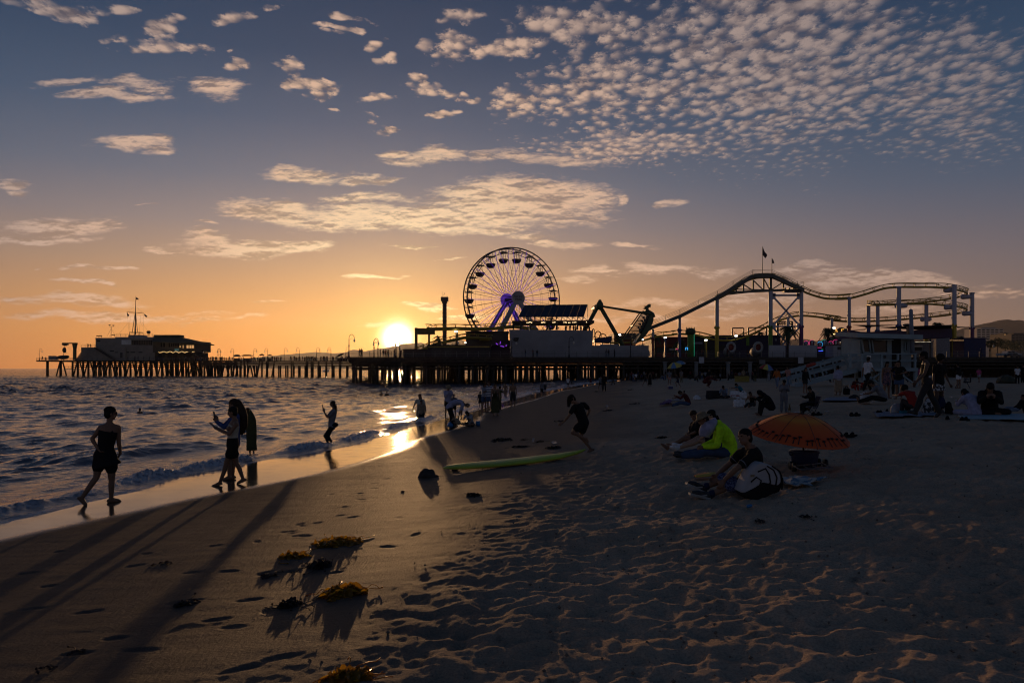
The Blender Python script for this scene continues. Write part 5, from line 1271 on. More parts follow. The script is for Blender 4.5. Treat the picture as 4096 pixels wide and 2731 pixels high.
def city():
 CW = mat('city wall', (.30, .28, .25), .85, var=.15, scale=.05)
 def tower(label, k, x0, y0, x1, y1, Y, nx, ny, m, lit=0):
  a = C(k, x0, y0, Y); b = C(k, x1, y1, Y)
  zb = 2.0; o = empty('apartment_tower', ((a.x + b.x) / 2, Y, zb), label, 'building', 'towers far behind the beach')
  mb = MB(); mb.box2((a.x, Y, zb), (b.x, Y + 25, a.z)); mb.build('wall', m, o)
  mb = MB(); w = (b.x - a.x); mb.box2((a.x + w * .25, Y + 4, a.z), (a.x + w * .8, Y + 14, a.z + (a.z - b.z) * .1)); mb.build('roof', m, o)
  for j in range(ny):
   for i in range(nx):
    x = a.x + w * (i + .15) / nx; z = a.z - (a.z - b.z) * (j + .3) / ny; hh = (a.z - b.z) / ny * .45
    mb = MB(); mb.box2((x, Y - .15, z - hh), (x + w / nx * .7, Y, z)); mb.build('window', WINLIT if lit and i < lit else GLASS, o)
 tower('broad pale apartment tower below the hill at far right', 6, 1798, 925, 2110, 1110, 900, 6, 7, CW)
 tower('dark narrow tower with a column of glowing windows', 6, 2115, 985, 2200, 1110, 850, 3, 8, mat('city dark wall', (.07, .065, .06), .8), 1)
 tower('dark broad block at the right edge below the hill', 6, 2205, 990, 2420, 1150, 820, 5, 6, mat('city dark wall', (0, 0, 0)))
 # trees under the towers
 rs = random.Random(9)
 for i, (x, y, w_) in enumerate(((1960, 1105, 60), (2040, 1090, 70), (2130, 1110, 80), (2220, 1120, 80), (2310, 1125, 90))):
  Y = 420 + 30 * i; c = C(6, x, y, Y); hw = w_ / 2.94 / F * Y
  o = empty('street_tree', (c.x, Y, 2.0), 'dark leafy street tree below the city towers, %s' % ['leftmost of the row', 'second from left in the row', 'middle of the row', 'second from right in the row', 'rightmost of the row'][i], 'tree', 'street trees below the towers')
  m = MB(); m.tube([(c.x, Y, 2), (c.x, Y, c.z)], [.4, .25], 6); m.build('trunk', WOOD, o)
  m = MB()
  for q in range(700):
   v = Vector((rs.gauss(0, 1), rs.gauss(0, 1), rs.gauss(0, 1))).normalized() * rs.uniform(.4, 1) ** .5
   p = Vector((c.x + v.x * hw * rs.uniform(.7, 1.1), Y + v.y * hw, c.z + v.z * hw * .75)); s_ = rs.uniform(.4, .9)
   a = Vector((rs.gauss(0, 1), rs.gauss(0, 1), rs.gauss(0, 1))).normalized() * s_; b = Vector((rs.gauss(0, 1), rs.gauss(0, 1), rs.gauss(0, 1))).normalized() * s_
   m.face([p, p + a, p + b])
  m.build('crown', mat('street foliage', (.05, .06, .03), .8, var=.4), o)
 # parked vehicles on the landward end of the pier
 for i, (x0, x1, yt, yb, m_, lab) in enumerate(((2085, 2330, 1172, 1255, mat('white van paint', (.45, .45, .46), .35, spec=.6), 'white pickup truck parked on the pier at far right'), (2180, 2330, 1205, 1275, mat('dark car paint', (.03, .03, .035), .3, spec=.6), 'dark car parked in front of the white pickup'))):
  Y = 156 - 2.5 * i; a = C(6, x0, yb, Y); L_ = C(6, x1, yb, Y).x - a.x; s = L_ / 5.2
  o = empty('parked_car', (a.x + L_ / 2, Y, DZ), lab, 'car')
  def prof(pts, w_, y0):
   m = MB(); m.prism([(a.x + px * s, Y + y0, DZ + pz * s) for px, pz in pts], (0, w_, 0)); return m
  prof(((0, .45), (.05, 1.0), (1.4, 1.05), (1.75, 1.62), (3.2, 1.65), (3.9, 1.1), (5.1, .95), (5.2, .45)), 1.8, 0).build('body', m_, o)
  prof(((1.6, 1.12), (1.85, 1.55), (2.4, 1.56), (2.4, 1.12)), .04, -.03).build('window', GLASS, o); prof(((2.5, 1.12), (2.5, 1.56), (3.15, 1.57), (3.7, 1.12)), .04, -.03).build('window', GLASS, o)
  for px in (1.05, 4.15):
   m = MB(); m.tube([(a.x + px * s, Y - .05, DZ + .36 * s), (a.x + px * s, Y + .25, DZ + .36 * s)], .36 * s, 16); m.build('wheel', BLACK, o)
def hills():
 def ridge(prof, Y, depth, seed, name='hills'):
  P_ = [W(u, v, Y) for u, v in prof]; xs = np.array([p.x for p in P_]); zs = np.array([p.z for p in P_])
  n, m = 220, 24
  X = np.linspace(xs[0], xs[-1], n); q = np.linspace(-1, 1, m)
  XX, QQ = np.meshgrid(X, q)
  Hh = np.interp(XX, xs, zs);
  s = (xs[-1] - xs[0]) / 14
  Z = (Hh + s * .035 * fbm(XX / s * 2 + seed, QQ * 2, 4) * (1 - np.abs(QQ))) * (1 - np.abs(QQ) ** 1.4) - 6
  Z = np.where(np.abs(QQ) > .98, -8, Z)
  m_ = mat('hill scrub', (.05, .052, .035), .95, var=.35, scale=.002)
  grid_object(name, XX, Y + QQ * depth, Z, None, m_, {})
 c2 = [PX(2, x, y) for x, y in ((560, 832), (640, 824), (700, 812), (800, 803), (900, 793), (1000, 781), (1100, 778), (1180, 768), (1260, 763), (1350, 754), (1420, 757), (1500, 762), (1600, 764), (1700, 763), (1760, 745), (1810, 723), (1860, 728), (1930, 748), (2000, 735), (2060, 718), (2150, 712), (2250, 690), (2352, 680))]
 c3 = [PX(3, x, y) for x, y in ((170, 1210), (260, 1212), (340, 1206), (400, 1200), (470, 1222), (600, 1200), (750, 1165), (830, 1150), (920, 1185), (1100, 1200), (1500, 1230))]
 ridge(c2 + c3, 12000, 1800, 3)
 c6 = [PX(4, x, y) for x, y in ((900, 950), (1100, 915), (1230, 880), (1340, 860), (1450, 885), (1600, 900))] + [PX(5, x, y) for x, y in ((900, 1230), (1400, 1210), (1520, 1160), (1580, 1148), (1680, 1160), (1800, 1185), (1900, 1160))] + [PX(6, x, y) for x, y in ((150, 1010), (400, 990), (640, 940), (740, 935), (860, 950), (1000, 985), (1500, 950), (1700, 895), (1790, 880), (1900, 852), (2000, 832), (2110, 808), (2150, 812), (2200, 822), (2260, 815), (2352, 830), (2600, 880), (3000, 900), (3600, 960))]
 ridge(c6, 10000, 1600, 9)
ferris_wheel(); roller_coaster(); other_rides(); park()
for i, (k, x, y, yt, Y, n, sc, lab) in enumerate([(5, 1475, 1240, 1050, 166, 34, 1.15, 'full palm tree under the coaster cross braces'), (5, 1945, 1210, 1070, 170, 30, 1.1, 'palm tree with drooping fronds left of the marquee sign'), (6, 1325, 1150, 880, 180, 22, 1.0, 'tall slim palm tree above the plum tent'), (3, 603, 1220, 1150, 168, 14, .8, 'small palm tree left of the drop tower'), (6, 1590, 1190, 1040, 186, 20, 1.2, 'low palm tree beside the blue container'), (5, 1140, 1120, 1090, 200, 16, .8, 'little palm tree top above the dark arcade'), (4, 1090, 1060, 850, 180, 12, .9, 'thin palm tree before the red game hall'), (4, 1385, 1010, 940, 178, 22, 1.2, 'bushy palm tree before the red game hall')]):
 b = C(k, x, y, Y); t_ = C(k, x, yt, Y)
 palm((b.x, Y, DZ), t_.z - DZ, lab, n=n, seed=i + 3, sc=sc)
city(); hills()
# ---------------------------------------------------------------- people
PENDING = []
def soft(mb, name, m, parent, voxel, it=4):
 ob = mb.build(name, m, parent, True)
 md = ob.modifiers.new('r', 'REMESH'); md.mode = 'VOXEL'; md.voxel_size = voxel; md.use_smooth_shade = True
 sm = ob.modifiers.new('s', 'SMOOTH'); sm.factor = .5; sm.iterations = it
 PENDING.append(ob)
 return ob
def finalize():
 global PENDING
 bpy.context.view_layer.update()
 dg = bpy.context.evaluated_depsgraph_get()
 new = [(o, bpy.data.meshes.new_from_object(o.evaluated_get(dg))) for o in PENDING]
 for o, me in new:
  old = o.data; mats = [q for q in old.materials]; o.modifiers.clear(); o.data = me
  if not me.materials:
   for q in mats: me.materials.append(q)
  me.polygons.foreach_set('use_smooth', [True] * len(me.polygons)); bpy.data.meshes.remove(old)
 PENDING = []
SK = {'tan': mat('tan skin', (.19, .105, .066), .6, var=.12, scale=6, spec=.3), 'fair': mat('fair skin', (.38, .24, .17), .55, var=.12, scale=6, spec=.4), 'dark': mat('dark skin', (.08, .045, .03), .5, var=.12, scale=6, spec=.4)}
HAIRS = {'black': mat('black hair', (.010, .008, .007), .75, var=.4, scale=20, spec=.2), 'brown': mat('brown hair', (.035, .02, .012), .75, var=.4, scale=20, spec=.2), 'auburn': mat('auburn hair', (.07, .025, .012), .75, var=.4, scale=20, spec=.2)}
def cloth(name, col, **k): return mat('cloth ' + name, col, .9, var=.25, scale=9, bump=.25, spec=.2, **k)
CL = {n: cloth(n, c) for n, c in dict(black=(.010, .010, .011), charcoal=(.03, .03, .033), grey=(.16, .16, .18), lightgrey=(.30, .30, .33), white=(.62, .62, .64), cream=(.42, .38, .31), navy=(.018, .022, .06), blue=(.04, .07, .20), denim=(.05, .08, .15), paledenim=(.16, .20, .27), teal=(.02, .17, .24), red=(.28, .025, .02), maroon=(.09, .015, .018), pink=(.45, .08, .20), rose=(.40, .20, .17), orange=(.40, .12, .03), hivis=(.50, .88, .02), olive=(.06, .06, .025), tanc=(.24, .18, .12), purple=(.12, .06, .18), lilac=(.30, .30, .42), khaki=(.20, .16, .10)).items()}
def striped(name, a, b, scale, axis=2):
 m = bpy.data.materials.new(name); m.use_nodes = True; t = NT(m.node_tree); bb = t.n['Principled BSDF']
 s = t.sep(t.new('ShaderNodeTexCoord').outputs['Object'])[axis]
 f = t.rng(t.m('SINE', t.m('MULTIPLY', s, scale)), -.1, .1)
 t.put(bb.inputs['Base Color'], t.mix(f, a, b)); bb.inputs['Roughness'].default_value = .9; MATS[name] = m; return m
CL['stripe'] = striped('navy white stripe cloth', (.02, .025, .07), (.6, .6, .62), 75)
def printed(name, a, b, sc):
 m = bpy.data.materials.new(name); m.use_nodes = True; t = NT(m.node_tree); bb = t.n['Principled BSDF']
 n = t.noise(t.new('ShaderNodeTexCoord').outputs['Object'], sc, 2, .5); t.put(bb.inputs['Base Color'], t.mix(t.rng(n, .46, .54), a, b)); bb.inputs['Roughness'].default_value = .9; return m
CL['floral'] = printed('floral print cloth', (.03, .04, .08), (.30, .15, .16), 22); CL['zebra'] = printed('black white print cloth', (.02, .02, .02), (.45, .45, .45), 18); CL['blueprint'] = printed('blue patterned cloth', (.02, .03, .10), (.12, .14, .25), 40)
SHOE = mat('dark shoe', (.02, .02, .022), .6); SOLE = mat('white sole', (.33, .33, .32), .6); PHONEM = mat('phone glass', (.015, .015, .02), .15, spec=.7)
def fk(pose, s=1.0, yaw=0.0, at=(0, 0, 0)):
 """joint positions from hip, knee, shoulder and elbow angles (degrees); local y is forward"""
 p = dict(lean=2, curl=2, hp=0, tilt=0, hfl=0, hfr=0, kfl=0, kfr=0, abl=3, abr=3, pfl=0, pfr=0, sfl=0, sfr=0, sabl=9, sabr=9, efl=12, efr=12, eil=0, eir=0, turn=0, hturn=0)
 p.update(pose)
 def d(a, x=0.0):       # a: degrees forward of straight down, x: degrees outward (sign carries the side)
  return Vector((math.sin(R(x)), math.sin(R(a)) * math.cos(R(x)), -math.cos(R(a)) * math.cos(R(x))))
 J = {}
 pel = Vector((0, 0, 0)); J['pel'] = pel
 up = lambda a: Vector((math.sin(R(p['tilt'])), math.sin(R(a)), math.cos(R(a))))
 J['waist'] = pel + up(p['lean']) * .14; J['chest'] = J['waist'] + up(p['lean'] + p['curl'] * .5) * .19; J['neck'] = J['chest'] + up(p['lean'] + p['curl']) * .19
 ha = p['lean'] + p['curl'] + p['hp']
 J['head'] = J['neck'] + up(ha) * .155 + Vector((0, .02, 0))
 fw = Vector((math.sin(R(p['hturn'])), math.cos(R(p['hturn'])) * math.cos(R(ha)), -math.sin(R(ha)))).normalized()
 J['face'] = fw
 tr = Matrix.Rotation(R(p['turn']), 3, 'Z')
 for sd, sg in (('l', -1), ('r', 1)):
  J['s' + sd] = J['neck'] - up(p['lean'] + p['curl']) * .055 + tr @ Vector((sg * .175, 0, 0))
  J['h' + sd] = pel + Vector((sg * .088, 0, -.03))
  J['e' + sd] = J['s' + sd] + tr @ d(p['sf' + sd], sg * p['sab' + sd]) * .275
  J['w' + sd] = J['e' + sd] + tr @ d(p['sf' + sd] + p['ef' + sd], sg * (p['sab' + sd] * .6 - p['ei' + sd])) * .245
  J['k' + sd] = J['h' + sd] + d(p['hf' + sd], sg * p['ab' + sd]) * .425
  sh = p['hf' + sd] - p['kf' + sd]
  J['a' + sd] = J['k' + sd] + d(sh, sg * p['ab' + sd] * .4) * .40
  J['t' + sd] = J['a' + sd] + d(sh + 90 - p['pf' + sd], sg * 8) * .17 + d(sh) * .045
 if p.get('cross'):
  for sd, sg in (('l', -1), ('r', 1)):
   J['k' + sd] = J['h' + sd] + Vector((sg * .27, .31, .02)); J['a' + sd] = Vector((-sg * .06, .30 + .05 * sg, -.05)); J['t' + sd] = J['a' + sd] + Vector((-sg * .15, .03, -.02))
 lo = min(min(J['a' + q].z - .07 for q in 'lr'), min(J['t' + q].z - .025 for q in 'lr'), pel.z - p.get('seat', .125))
 Rz = Matrix.Rotation(R(yaw), 3, 'Z'); o = Vector(at)
 for k in J:
  if k == 'face': J[k] = Rz @ J[k]
  else:
   v = J[k].copy(); v.z -= lo; J[k] = o + Rz @ (v * s)
 return J
POSES = dict(
 stand=dict(), stand2=dict(hfr=4, kfr=8, sfl=4, sfr=-3, efl=20, efr=8, curl=4), walk=dict(hfl=24, kfl=6, hfr=-16, kfr=14, pfr=20, sfl=-20, sfr=20, efl=18, efr=22, lean=4),
 hips=dict(sabl=42, sabr=42, efl=30, efr=30, eil=95, eir=95, hfl=3), photo=dict(sfl=52, sfr=52, efl=78, efr=78, eil=20, eir=20), phone=dict(sfl=25, sfr=28, efl=95, efr=95, eil=25, eir=25, hp=20),
 bend=dict(lean=75, curl=25, hp=-10, hfl=12, hfr=4, kfl=14, kfr=10, sfl=5, sfr=0), run=dict(hfl=55, kfl=80, hfr=-20, kfr=20, pfr=30, lean=14, sfl=-35, sfr=40, efl=80, efr=80),
 sit=dict(lean=18, curl=28, hp=8, hfl=112, hfr=118, kfl=105, kfr=112, sfl=70, sfr=72, efl=20, efr=22, eil=18, eir=18, seat=.105), sitlong=dict(lean=14, curl=24, hfl=94, hfr=97, kfl=22, kfr=30, sfl=45, sfr=42, efl=30, efr=35, eil=20, eir=20, seat=.105),
 sitcross=dict(cross=1, lean=12, curl=26, hp=14, hfl=92, hfr=92, abl=48, abr=48, kfl=130, kfr=130, sfl=42, sfr=42, efl=60, efr=60, eil=35, eir=35, seat=.105), sitback=dict(lean=-28, curl=22, hfl=86, hfr=100, kfl=12, kfr=60, sfl=-28, sfr=-28, efl=2, efr=2, seat=.105),
 kneel=dict(lean=25, curl=22, hp=10, hfl=70, hfr=75, kfl=140, kfr=142, sfl=45, sfr=45, efl=45, efr=45, pfl=40, pfr=40), squat=dict(lean=38, curl=20, hfl=105, hfr=110, kfl=135, kfr=138, sfl=55, sfr=60, efl=25, efr=25),
 chair=dict(lean=-14, curl=24, hp=18, hfl=84, hfr=84, kfl=78, kfr=84, sfl=38, sfr=38, efl=70, efr=70, eil=25, eir=25), recline=dict(lean=-62, curl=28, hp=18, hfl=80, hfr=98, kfl=8, kfr=55, sfl=-52, sfr=-30, efl=40, efr=25, seat=.105), wade=dict(hfl=8, kfl=6, hfr=-4, sabl=22, sabr=28, efl=15, efr=15))
def person(J, label, s=1.0, skin='tan', hair='short', hairc='black', top=None, bottom=None, shoes=None, fem=False, vox=.016, fingers=False, group=None, root=None, curlf=35, extra=None, hoodm=None):
 V = {k: Vector(v) for k, v in J.items()}
 V.setdefault('waist', V['pel'].lerp(V['neck'], .28)); V.setdefault('chest', V['pel'].lerp(V['neck'], .66))
 if root is None:
  low = min((V['al'], V['ar'], V['pel']), key=lambda q: q.z)
  root = Vector((low.x, low.y, min(V['al'].z, V['ar'].z, V['pel'].z) - .08 * s))
 o = empty('person', root, label, 'person', group)
 rt = (V['sr'] - V['sl']); rt = rt.normalized() if rt.length > .02 else Vector((0, 1, 0))
 spine = [V['pel'], V.get('waist', V['pel'].lerp(V['neck'], .28)), V.get('chest', V['pel'].lerp(V['neck'], .66)), V['neck']]
 ax = (V['neck'] - V['pel']).normalized()
 fwd = ax.cross(rt).normalized() * (1 if True else -1)
 fwd = rt.cross(ax).normalized() * -1 if rt.cross(ax).dot(V['face']) < 0 else rt.cross(ax).normalized()
 hipr = (V['hr'] - V['hl']); hipr = hipr.normalized() if hipr.length > .02 else rt
 f = 1.06 if fem else 1.0; sw = .93 if fem else 1.0
 def torso(mb, inf=0.0, lo=-.10, hi=1.0, ease=0.0):
  wst = .118 if fem else .135
  prof = [(-.10, .135, .10), (-.06, .160 * f, .115), (.0, .168 * f, .118), (.14, wst + ease, .096 + ease * .7), (.22, (wst + .012) + ease, .10 + ease * .6), (.33, .152 * sw, .112), (.41, .165 * sw, .104), (.475, .150 * sw, .082), (.515, .085, .066), (.55, .058, .058)]
  Lt = (spine[1] - spine[0]).length + (spine[2] - spine[1]).length + (spine[3] - spine[2]).length
  k = Lt / .52
  rings = []
  for t, a, b in prof:
   if t < lo or t > hi * .56: continue
   dd = t * k
   seg = [(spine[i + 1] - spine[i]).length for i in range(3)]
   if dd <= 0: c = spine[0] + (spine[1] - spine[0]).normalized() * dd; axis = (spine[1] - spine[0]).normalized()
   else:
    q = dd; i = 0
    while i < 2 and q > seg[i]: q -= seg[i]; i += 1
    c = spine[i].lerp(spine[i + 1], q / max(seg[i], 1e-5)); axis = (spine[i + 1] - spine[i]).normalized()
   r_ = hipr.lerp(rt, max(0, min(1, t / .45))).normalized()
   r_ = (r_ - axis * r_.dot(axis)).normalized(); fw = axis.cross(r_); fw = fw if fw.dot(fwd) > 0 else -fw
   rings.append((c, r_ * (a * s + inf), fw * (b * s + inf)))
  mb.loft(rings, 18)
  if fem and hi > .8:
   for sg in (-1, 1):
    c = V['chest'] + rt * sg * .07 * s + fwd * .085 * s; mb.ell(c, rt * (.06 * s + inf), fwd * (.05 * s + inf), ax * (.06 * s + inf))
 def limb_arm(mb, sd, inf=0.0, frac=2.0, r0=.056):
  S_, E, Wr = V['s' + sd], V['e' + sd], V['w' + sd]
  k = sw
  mb.cap(V['neck'].lerp(S_, .55) - ax * .01, S_, .05 * s + inf, .058 * s * k + inf)
  if frac <= 1:
   mb.cap(S_, S_.lerp(E, frac), r0 * s * k + inf, .046 * s * k + inf * 1.4); return
  mb.cap(S_, S_.lerp(E, .5), r0 * s * k + inf, .047 * s * k + inf); mb.cap(S_.lerp(E, .5), E, .047 * s * k + inf, .038 * s * k + inf)
  q = min(frac - 1, 1)
  mb.cap(E, E.lerp(Wr, .35 * q), .038 * s * k + inf, .040 * s * k + inf); mb.cap(E.lerp(Wr, .35 * q), E.lerp(Wr, q), .040 * s * k + inf, (.027 if q > .9 else .032) * s * k + inf)
 def limb_leg(mb, sd, inf=0.0, frac=2.0, flare=0.0):
  H, K, A = V['h' + sd], V['k' + sd], V['a' + sd]
  if frac <= 1:
   mb.cap(H, H.lerp(K, frac), .090 * s * f + inf, (.088 - .03 * frac) * s * f + inf + flare); return
  mb.cap(H, H.lerp(K, .45), .090 * s * f + inf, .075 * s * f + inf); mb.cap(H.lerp(K, .45), K, .075 * s * f + inf, .053 * s + inf)
  q = min(frac - 1, 1)
  back = (K - A).cross(hipr); back = back.normalized() if back.length > 1e-4 else -fwd
  if back.dot(V['t' + sd] - A) > 0: back = -back
  mid = K.lerp(A, .3) + back * .014 * s
  if q < .35: mb.cap(K, K.lerp(A, q), .053 * s + inf, .052 * s + inf + flare); return
  mb.cap(K, mid, .051 * s + inf, .052 * s + inf + flare); mb.cap(mid, K.lerp(A, q), .052 * s + inf + flare, .034 * s + inf + flare)
 def foot(mb, sd, inf=0.0):
  A, T = V['a' + sd], V['t' + sd]; shin = (A - V['k' + sd]).normalized(); d = (T - A)
  heel = A + shin * .045 * s - d.normalized() * .045 * s
  ball = T.lerp(A, .28)
  mb.cap(A, heel, .033 * s + inf, .032 * s + inf); mb.cap(heel, ball, .030 * s + inf, .036 * s + inf); mb.cap(A, ball, .033 * s + inf, .030 * s + inf); mb.cap(ball, T, .034 * s + inf, .020 * s + inf)
  sd_v = d.cross(shin).normalized()
  for q in (-1, 1): mb.cap(ball + sd_v * q * .018 * s, T + sd_v * q * .015 * s - d.normalized() * (.01 if q > 0 else .03) * s, .024 * s + inf, .016 * s + inf)
 def hand(mb, sd):
  E, Wr = V['e' + sd], V['w' + sd]; d = (Wr - E).normalized(); hs = s
  if ('hd' + sd) in V: d = V['hd' + sd].normalized()
  n = V.get('pn' + sd)
  if n is None:
   n = (-rt if sd == 'r' else rt) * .9 - fwd * .25
  n = (n - d * n.dot(d)); n = n.normalized() if n.length > 1e-4 else Vector((0, 0, -1))
  side = d.cross(n).normalized()           # across the palm
  if side.dot(fwd) < 0 and ('pn' + sd) not in V: side = -side
  pc = Wr + d * .045 * hs
  mb.loft([(Wr - d * .01 * hs, side * .024 * hs, n * .018 * hs), (Wr + d * .02 * hs, side * .032 * hs, n * .016 * hs), (Wr + d * .06 * hs, side * .040 * hs, n * .014 * hs), (Wr + d * .088 * hs, side * .038 * hs, n * .011 * hs)], 12)
  c = curlf
  for i, (off, L) in enumerate(((.028, .072), (.010, .080), (-.009, .074), (-.027, .058))):
   b0 = Wr + d * .082 * hs + side * off * hs
   a1, a2, a3 = R(c * .5 + 4 * i), R(c * 1.2 + 6 * i), R(c * 1.8 + 6 * i)
   p1 = b0 + (d * math.cos(a1) + n * math.sin(a1)) * L * .46 * hs; p2 = p1 + (d * math.cos(a2) + n * math.sin(a2)) * L * .32 * hs; p3 = p2 + (d * math.cos(a3) + n * math.sin(a3)) * L * .24 * hs
   fan_ = side * off * .18 * hs
   mb.cap(b0, p1 + fan_ * .5, .0098 * hs, .0090 * hs, 8); mb.cap(p1 + fan_ * .5, p2 + fan_, .0090 * hs, .0082 * hs, 8); mb.cap(p2 + fan_, p3 + fan_, .0082 * hs, .0070 * hs, 8)
  tb = Wr + d * .025 * hs + side * .028 * hs
  t1 = tb + (d * .65 + side * .6 + n * .25).normalized() * .036 * hs; t2 = t1 + (d * .85 + side * .2 + n * .35).normalized() * .032 * hs
  mb.cap(tb, t1, .0135 * hs, .0115 * hs, 8); mb.cap(t1, t2, .0115 * hs, .0085 * hs, 8)
 # body
 mb = MB(); torso(mb)
 hd, fc = V['head'], V['face'].normalized(); nk = (hd - V['neck']).normalized()
 hu = (nk - fc * nk.dot(fc)).normalized(); hr_ = fc.cross(hu)
 mb.cap(V['neck'] - ax * .03 * s, hd - hu * .04 * s - fc * .01 * s, .058 * s * sw, .052 * s * sw)
 mb.ell(hd + hu * .02 * s - fc * .008 * s, hr_ * .074 * s, fc * .093 * s, hu * .098 * s, 18, 12)
 mb.ell(hd - hu * .048 * s + fc * .028 * s, hr_ * .056 * s, fc * .060 * s, hu * .062 * s, 14, 10)
 mb.cap(hd - hu * .095 * s + fc * .062 * s, hd - hu * .09 * s + fc * .055 * s, .018 * s, .022 * s, 8)
 mb.cap(hd + hu * .012 * s + fc * .088 * s, hd - hu * .03 * s + fc * .108 * s, .010 * s, .0145 * s, 8)          # nose
 mb.cap(hd + hu * .028 * s + fc * .08 * s - hr_ * .04 * s, hd + hu * .028 * s + fc * .08 * s + hr_ * .04 * s, .014 * s, .014 * s, 8)  # brow
 mb.cap(hd - hu * .058 * s + fc * .084 * s - hr_ * .018 * s, hd - hu * .058 * s + fc * .084 * s + hr_ * .018 * s, .011 * s, .011 * s, 8)  # lips
 for sg in (-1, 1): mb.ell(hd + hr_ * sg * .077 * s - fc * .006 * s - hu * .008 * s, hr_ * .012 * s, fc * .020 * s, hu * .032 * s, 8, 6)
 for sd in 'lr':
  limb_arm(mb, sd); limb_leg(mb, sd); foot(mb, sd)
  if fingers: hand(mb, sd)
  else:
   E, Wr = V['e' + sd], V['w' + sd]; d = (Wr - E).normalized()
   q = vox * .9
   mb.loft([(Wr, fwd * .028 * s, rt * .02 * s), (Wr + d * .07 * s, fwd * .04 * s, rt * .02 * s), (Wr + d * .10 * s, fwd * .036 * s, rt * .018 * s)], 8)
   for off in (-.03, -.01, .012, .032): mb.cap(Wr + d * .09 * s + fwd * off * s, Wr + d * (.165 - abs(off) * .6) * s + fwd * off * 1.25 * s, .012 * s, .010 * s, 6)
   mb.cap(Wr + d * .03 * s + fwd * .035 * s, Wr + d * .085 * s + fwd * .07 * s, .014 * s, .011 * s, 6)
 body = soft(mb, 'body', SK[skin], o, .0078 if fingers else vox)
 # eyes
 if fingers:
  for sg in (-1, 1):
   m2 = MB(); m2.ell(hd + hu * .012 * s + fc * .083 * s + hr_ * sg * .031 * s, hr_ * .012 * s, fc * .009 * s, hu * .008 * s, 8, 6); m2.build('eye', HAIRS['black'], o, True)
 # clothes
 if top:
  tc, kind = top; m2 = MB()
  if kind == 'tank': torso(m2, .010 * s, hi=.80 if fem else .9)
  else: torso(m2, .014 * s + (.012 * s if kind == 'hoodie' else 0), hi=.97, ease=.02 if kind in ('hoodie', 'tee', 'long') else 0)
  if kind == 'tee':
   for sd in 'lr': limb_arm(m2, sd, .014 * s, .62)
  elif kind in ('long', 'hoodie'):
   for sd in 'lr': limb_arm(m2, sd, (.014 if kind == 'long' else .022) * s, 1.97)
  if kind == 'tank':
   for sg in (-1, 1): m2.cap(V['chest'] + rt * sg * .075 * s + fwd * .085 * s + ax * .05 * s, V['neck'] - ax * .035 * s + rt * sg * .085 * s, .016 * s, .014 * s); m2.cap(V['neck'] - ax * .035 * s + rt * sg * .085 * s, V['chest'] + rt * sg * .075 * s - fwd * .08 * s + ax * .04 * s, .014 * s, .016 * s)
  if kind == 'hoodie': m2.ell(V['neck'] - fwd * .05 * s + ax * .01 * s, rt * .11 * s, fwd * .06 * s, ax * .06 * s)
  soft(m2, {'tee': 'shirt', 'tank': 'tank_top', 'long': 'long_shirt', 'hoodie': 'hoodie'}[kind], CL[tc], o, vox if not fingers else .011)
 if bottom:
  bc, kind = bottom; m2 = MB()
  if kind in ('shorts', 'pants', 'longshorts', 'leggings'):
   torso(m2, .012 * s, hi=.30)
   for sd in 'lr': limb_leg(m2, sd, (.012 if kind != 'pants' else .020) * s, {'shorts': .50, 'longshorts': .92, 'pants': 1.96, 'leggings': 1.8}[kind], {'shorts': .016, 'longshorts': .02, 'pants': .012, 'leggings': 0}[kind] * s)
  else:
   frac = {'skirt': .55, 'dress': .62, 'longskirt': 1.7, 'longdress': 1.8}[kind]
   if 'dress' in kind: torso(m2, .010 * s, hi=.80)
   else: torso(m2, .012 * s, hi=.33)
   rings = []
   for t in (0, .3, .6, 1.0):
    ff = frac * t
    pt = lambda sd: V['h' + sd].lerp(V['k' + sd], min(ff, 1)) if ff <= 1 else V['k' + sd].lerp(V['a' + sd], ff - 1)
    a, b = pt('l'), pt('r'); c = (a + b) / 2; sp = (b - a);
    dr = ((V['kl'] + V['kr']) / 2 - (V['hl'] + V['hr']) / 2).normalized()
    side = hipr - dr * hipr.dot(dr); side = side.normalized(); fr = dr.cross(side).normalized()
    w = abs(sp.dot(side)) / 2 + (.105 + .03 * t) * s; d_ = abs(sp.dot(fr)) / 2 + (.105 + .02 * t) * s
    rings.append((c, side * w, fr * d_))
   m2.loft(rings, 18)
  soft(m2, {'shorts': 'shorts', 'longshorts': 'shorts', 'pants': 'trousers', 'leggings': 'leggings', 'skirt': 'skirt', 'dress': 'dress', 'longskirt': 'skirt', 'longdress': 'dress'}[kind], CL[bc], o, vox if not fingers else .011)
 if shoes:
  for sd in 'lr':
   m2 = MB(); foot(m2, sd, .011 * s); m2.cap(V['a' + sd], V['k' + sd].lerp(V['a' + sd], .9), .040 * s, .042 * s)
   soft(m2, 'shoe', shoes if not isinstance(shoes, str) else CL[shoes], o, vox if not fingers else .010)
 # hair and headwear
 hm = HAIRS[hairc]; m2 = MB(); rs = random.Random(len(label))
 if hair not in ('none', 'hood'):
  m2.ell(hd + hu * .056 * s - fc * .013 * s, hr_ * .083 * s, fc * .102 * s, hu * .076 * s, 16, 10)
  m2.ell(hd - fc * .042 * s - hu * .012 * s, hr_ * .080 * s, fc * .063 * s, hu * .085 * s, 12, 8)
  for sg in (-1, 1): m2.ell(hd + hr_ * sg * .056 * s - fc * .018 * s + hu * .016 * s, hr_ * .030 * s, fc * .052 * s, hu * .055 * s, 10, 6)
  if hair == 'bun': m2.ell(hd + hu * .10 * s - fc * .075 * s, hr_ * .045 * s, fc * .045 * s, hu * .045 * s)
  if hair == 'afro': m2.ell(hd + hu * .05 * s - fc * .02 * s, hr_ * .13 * s, fc * .13 * s, hu * .12 * s)
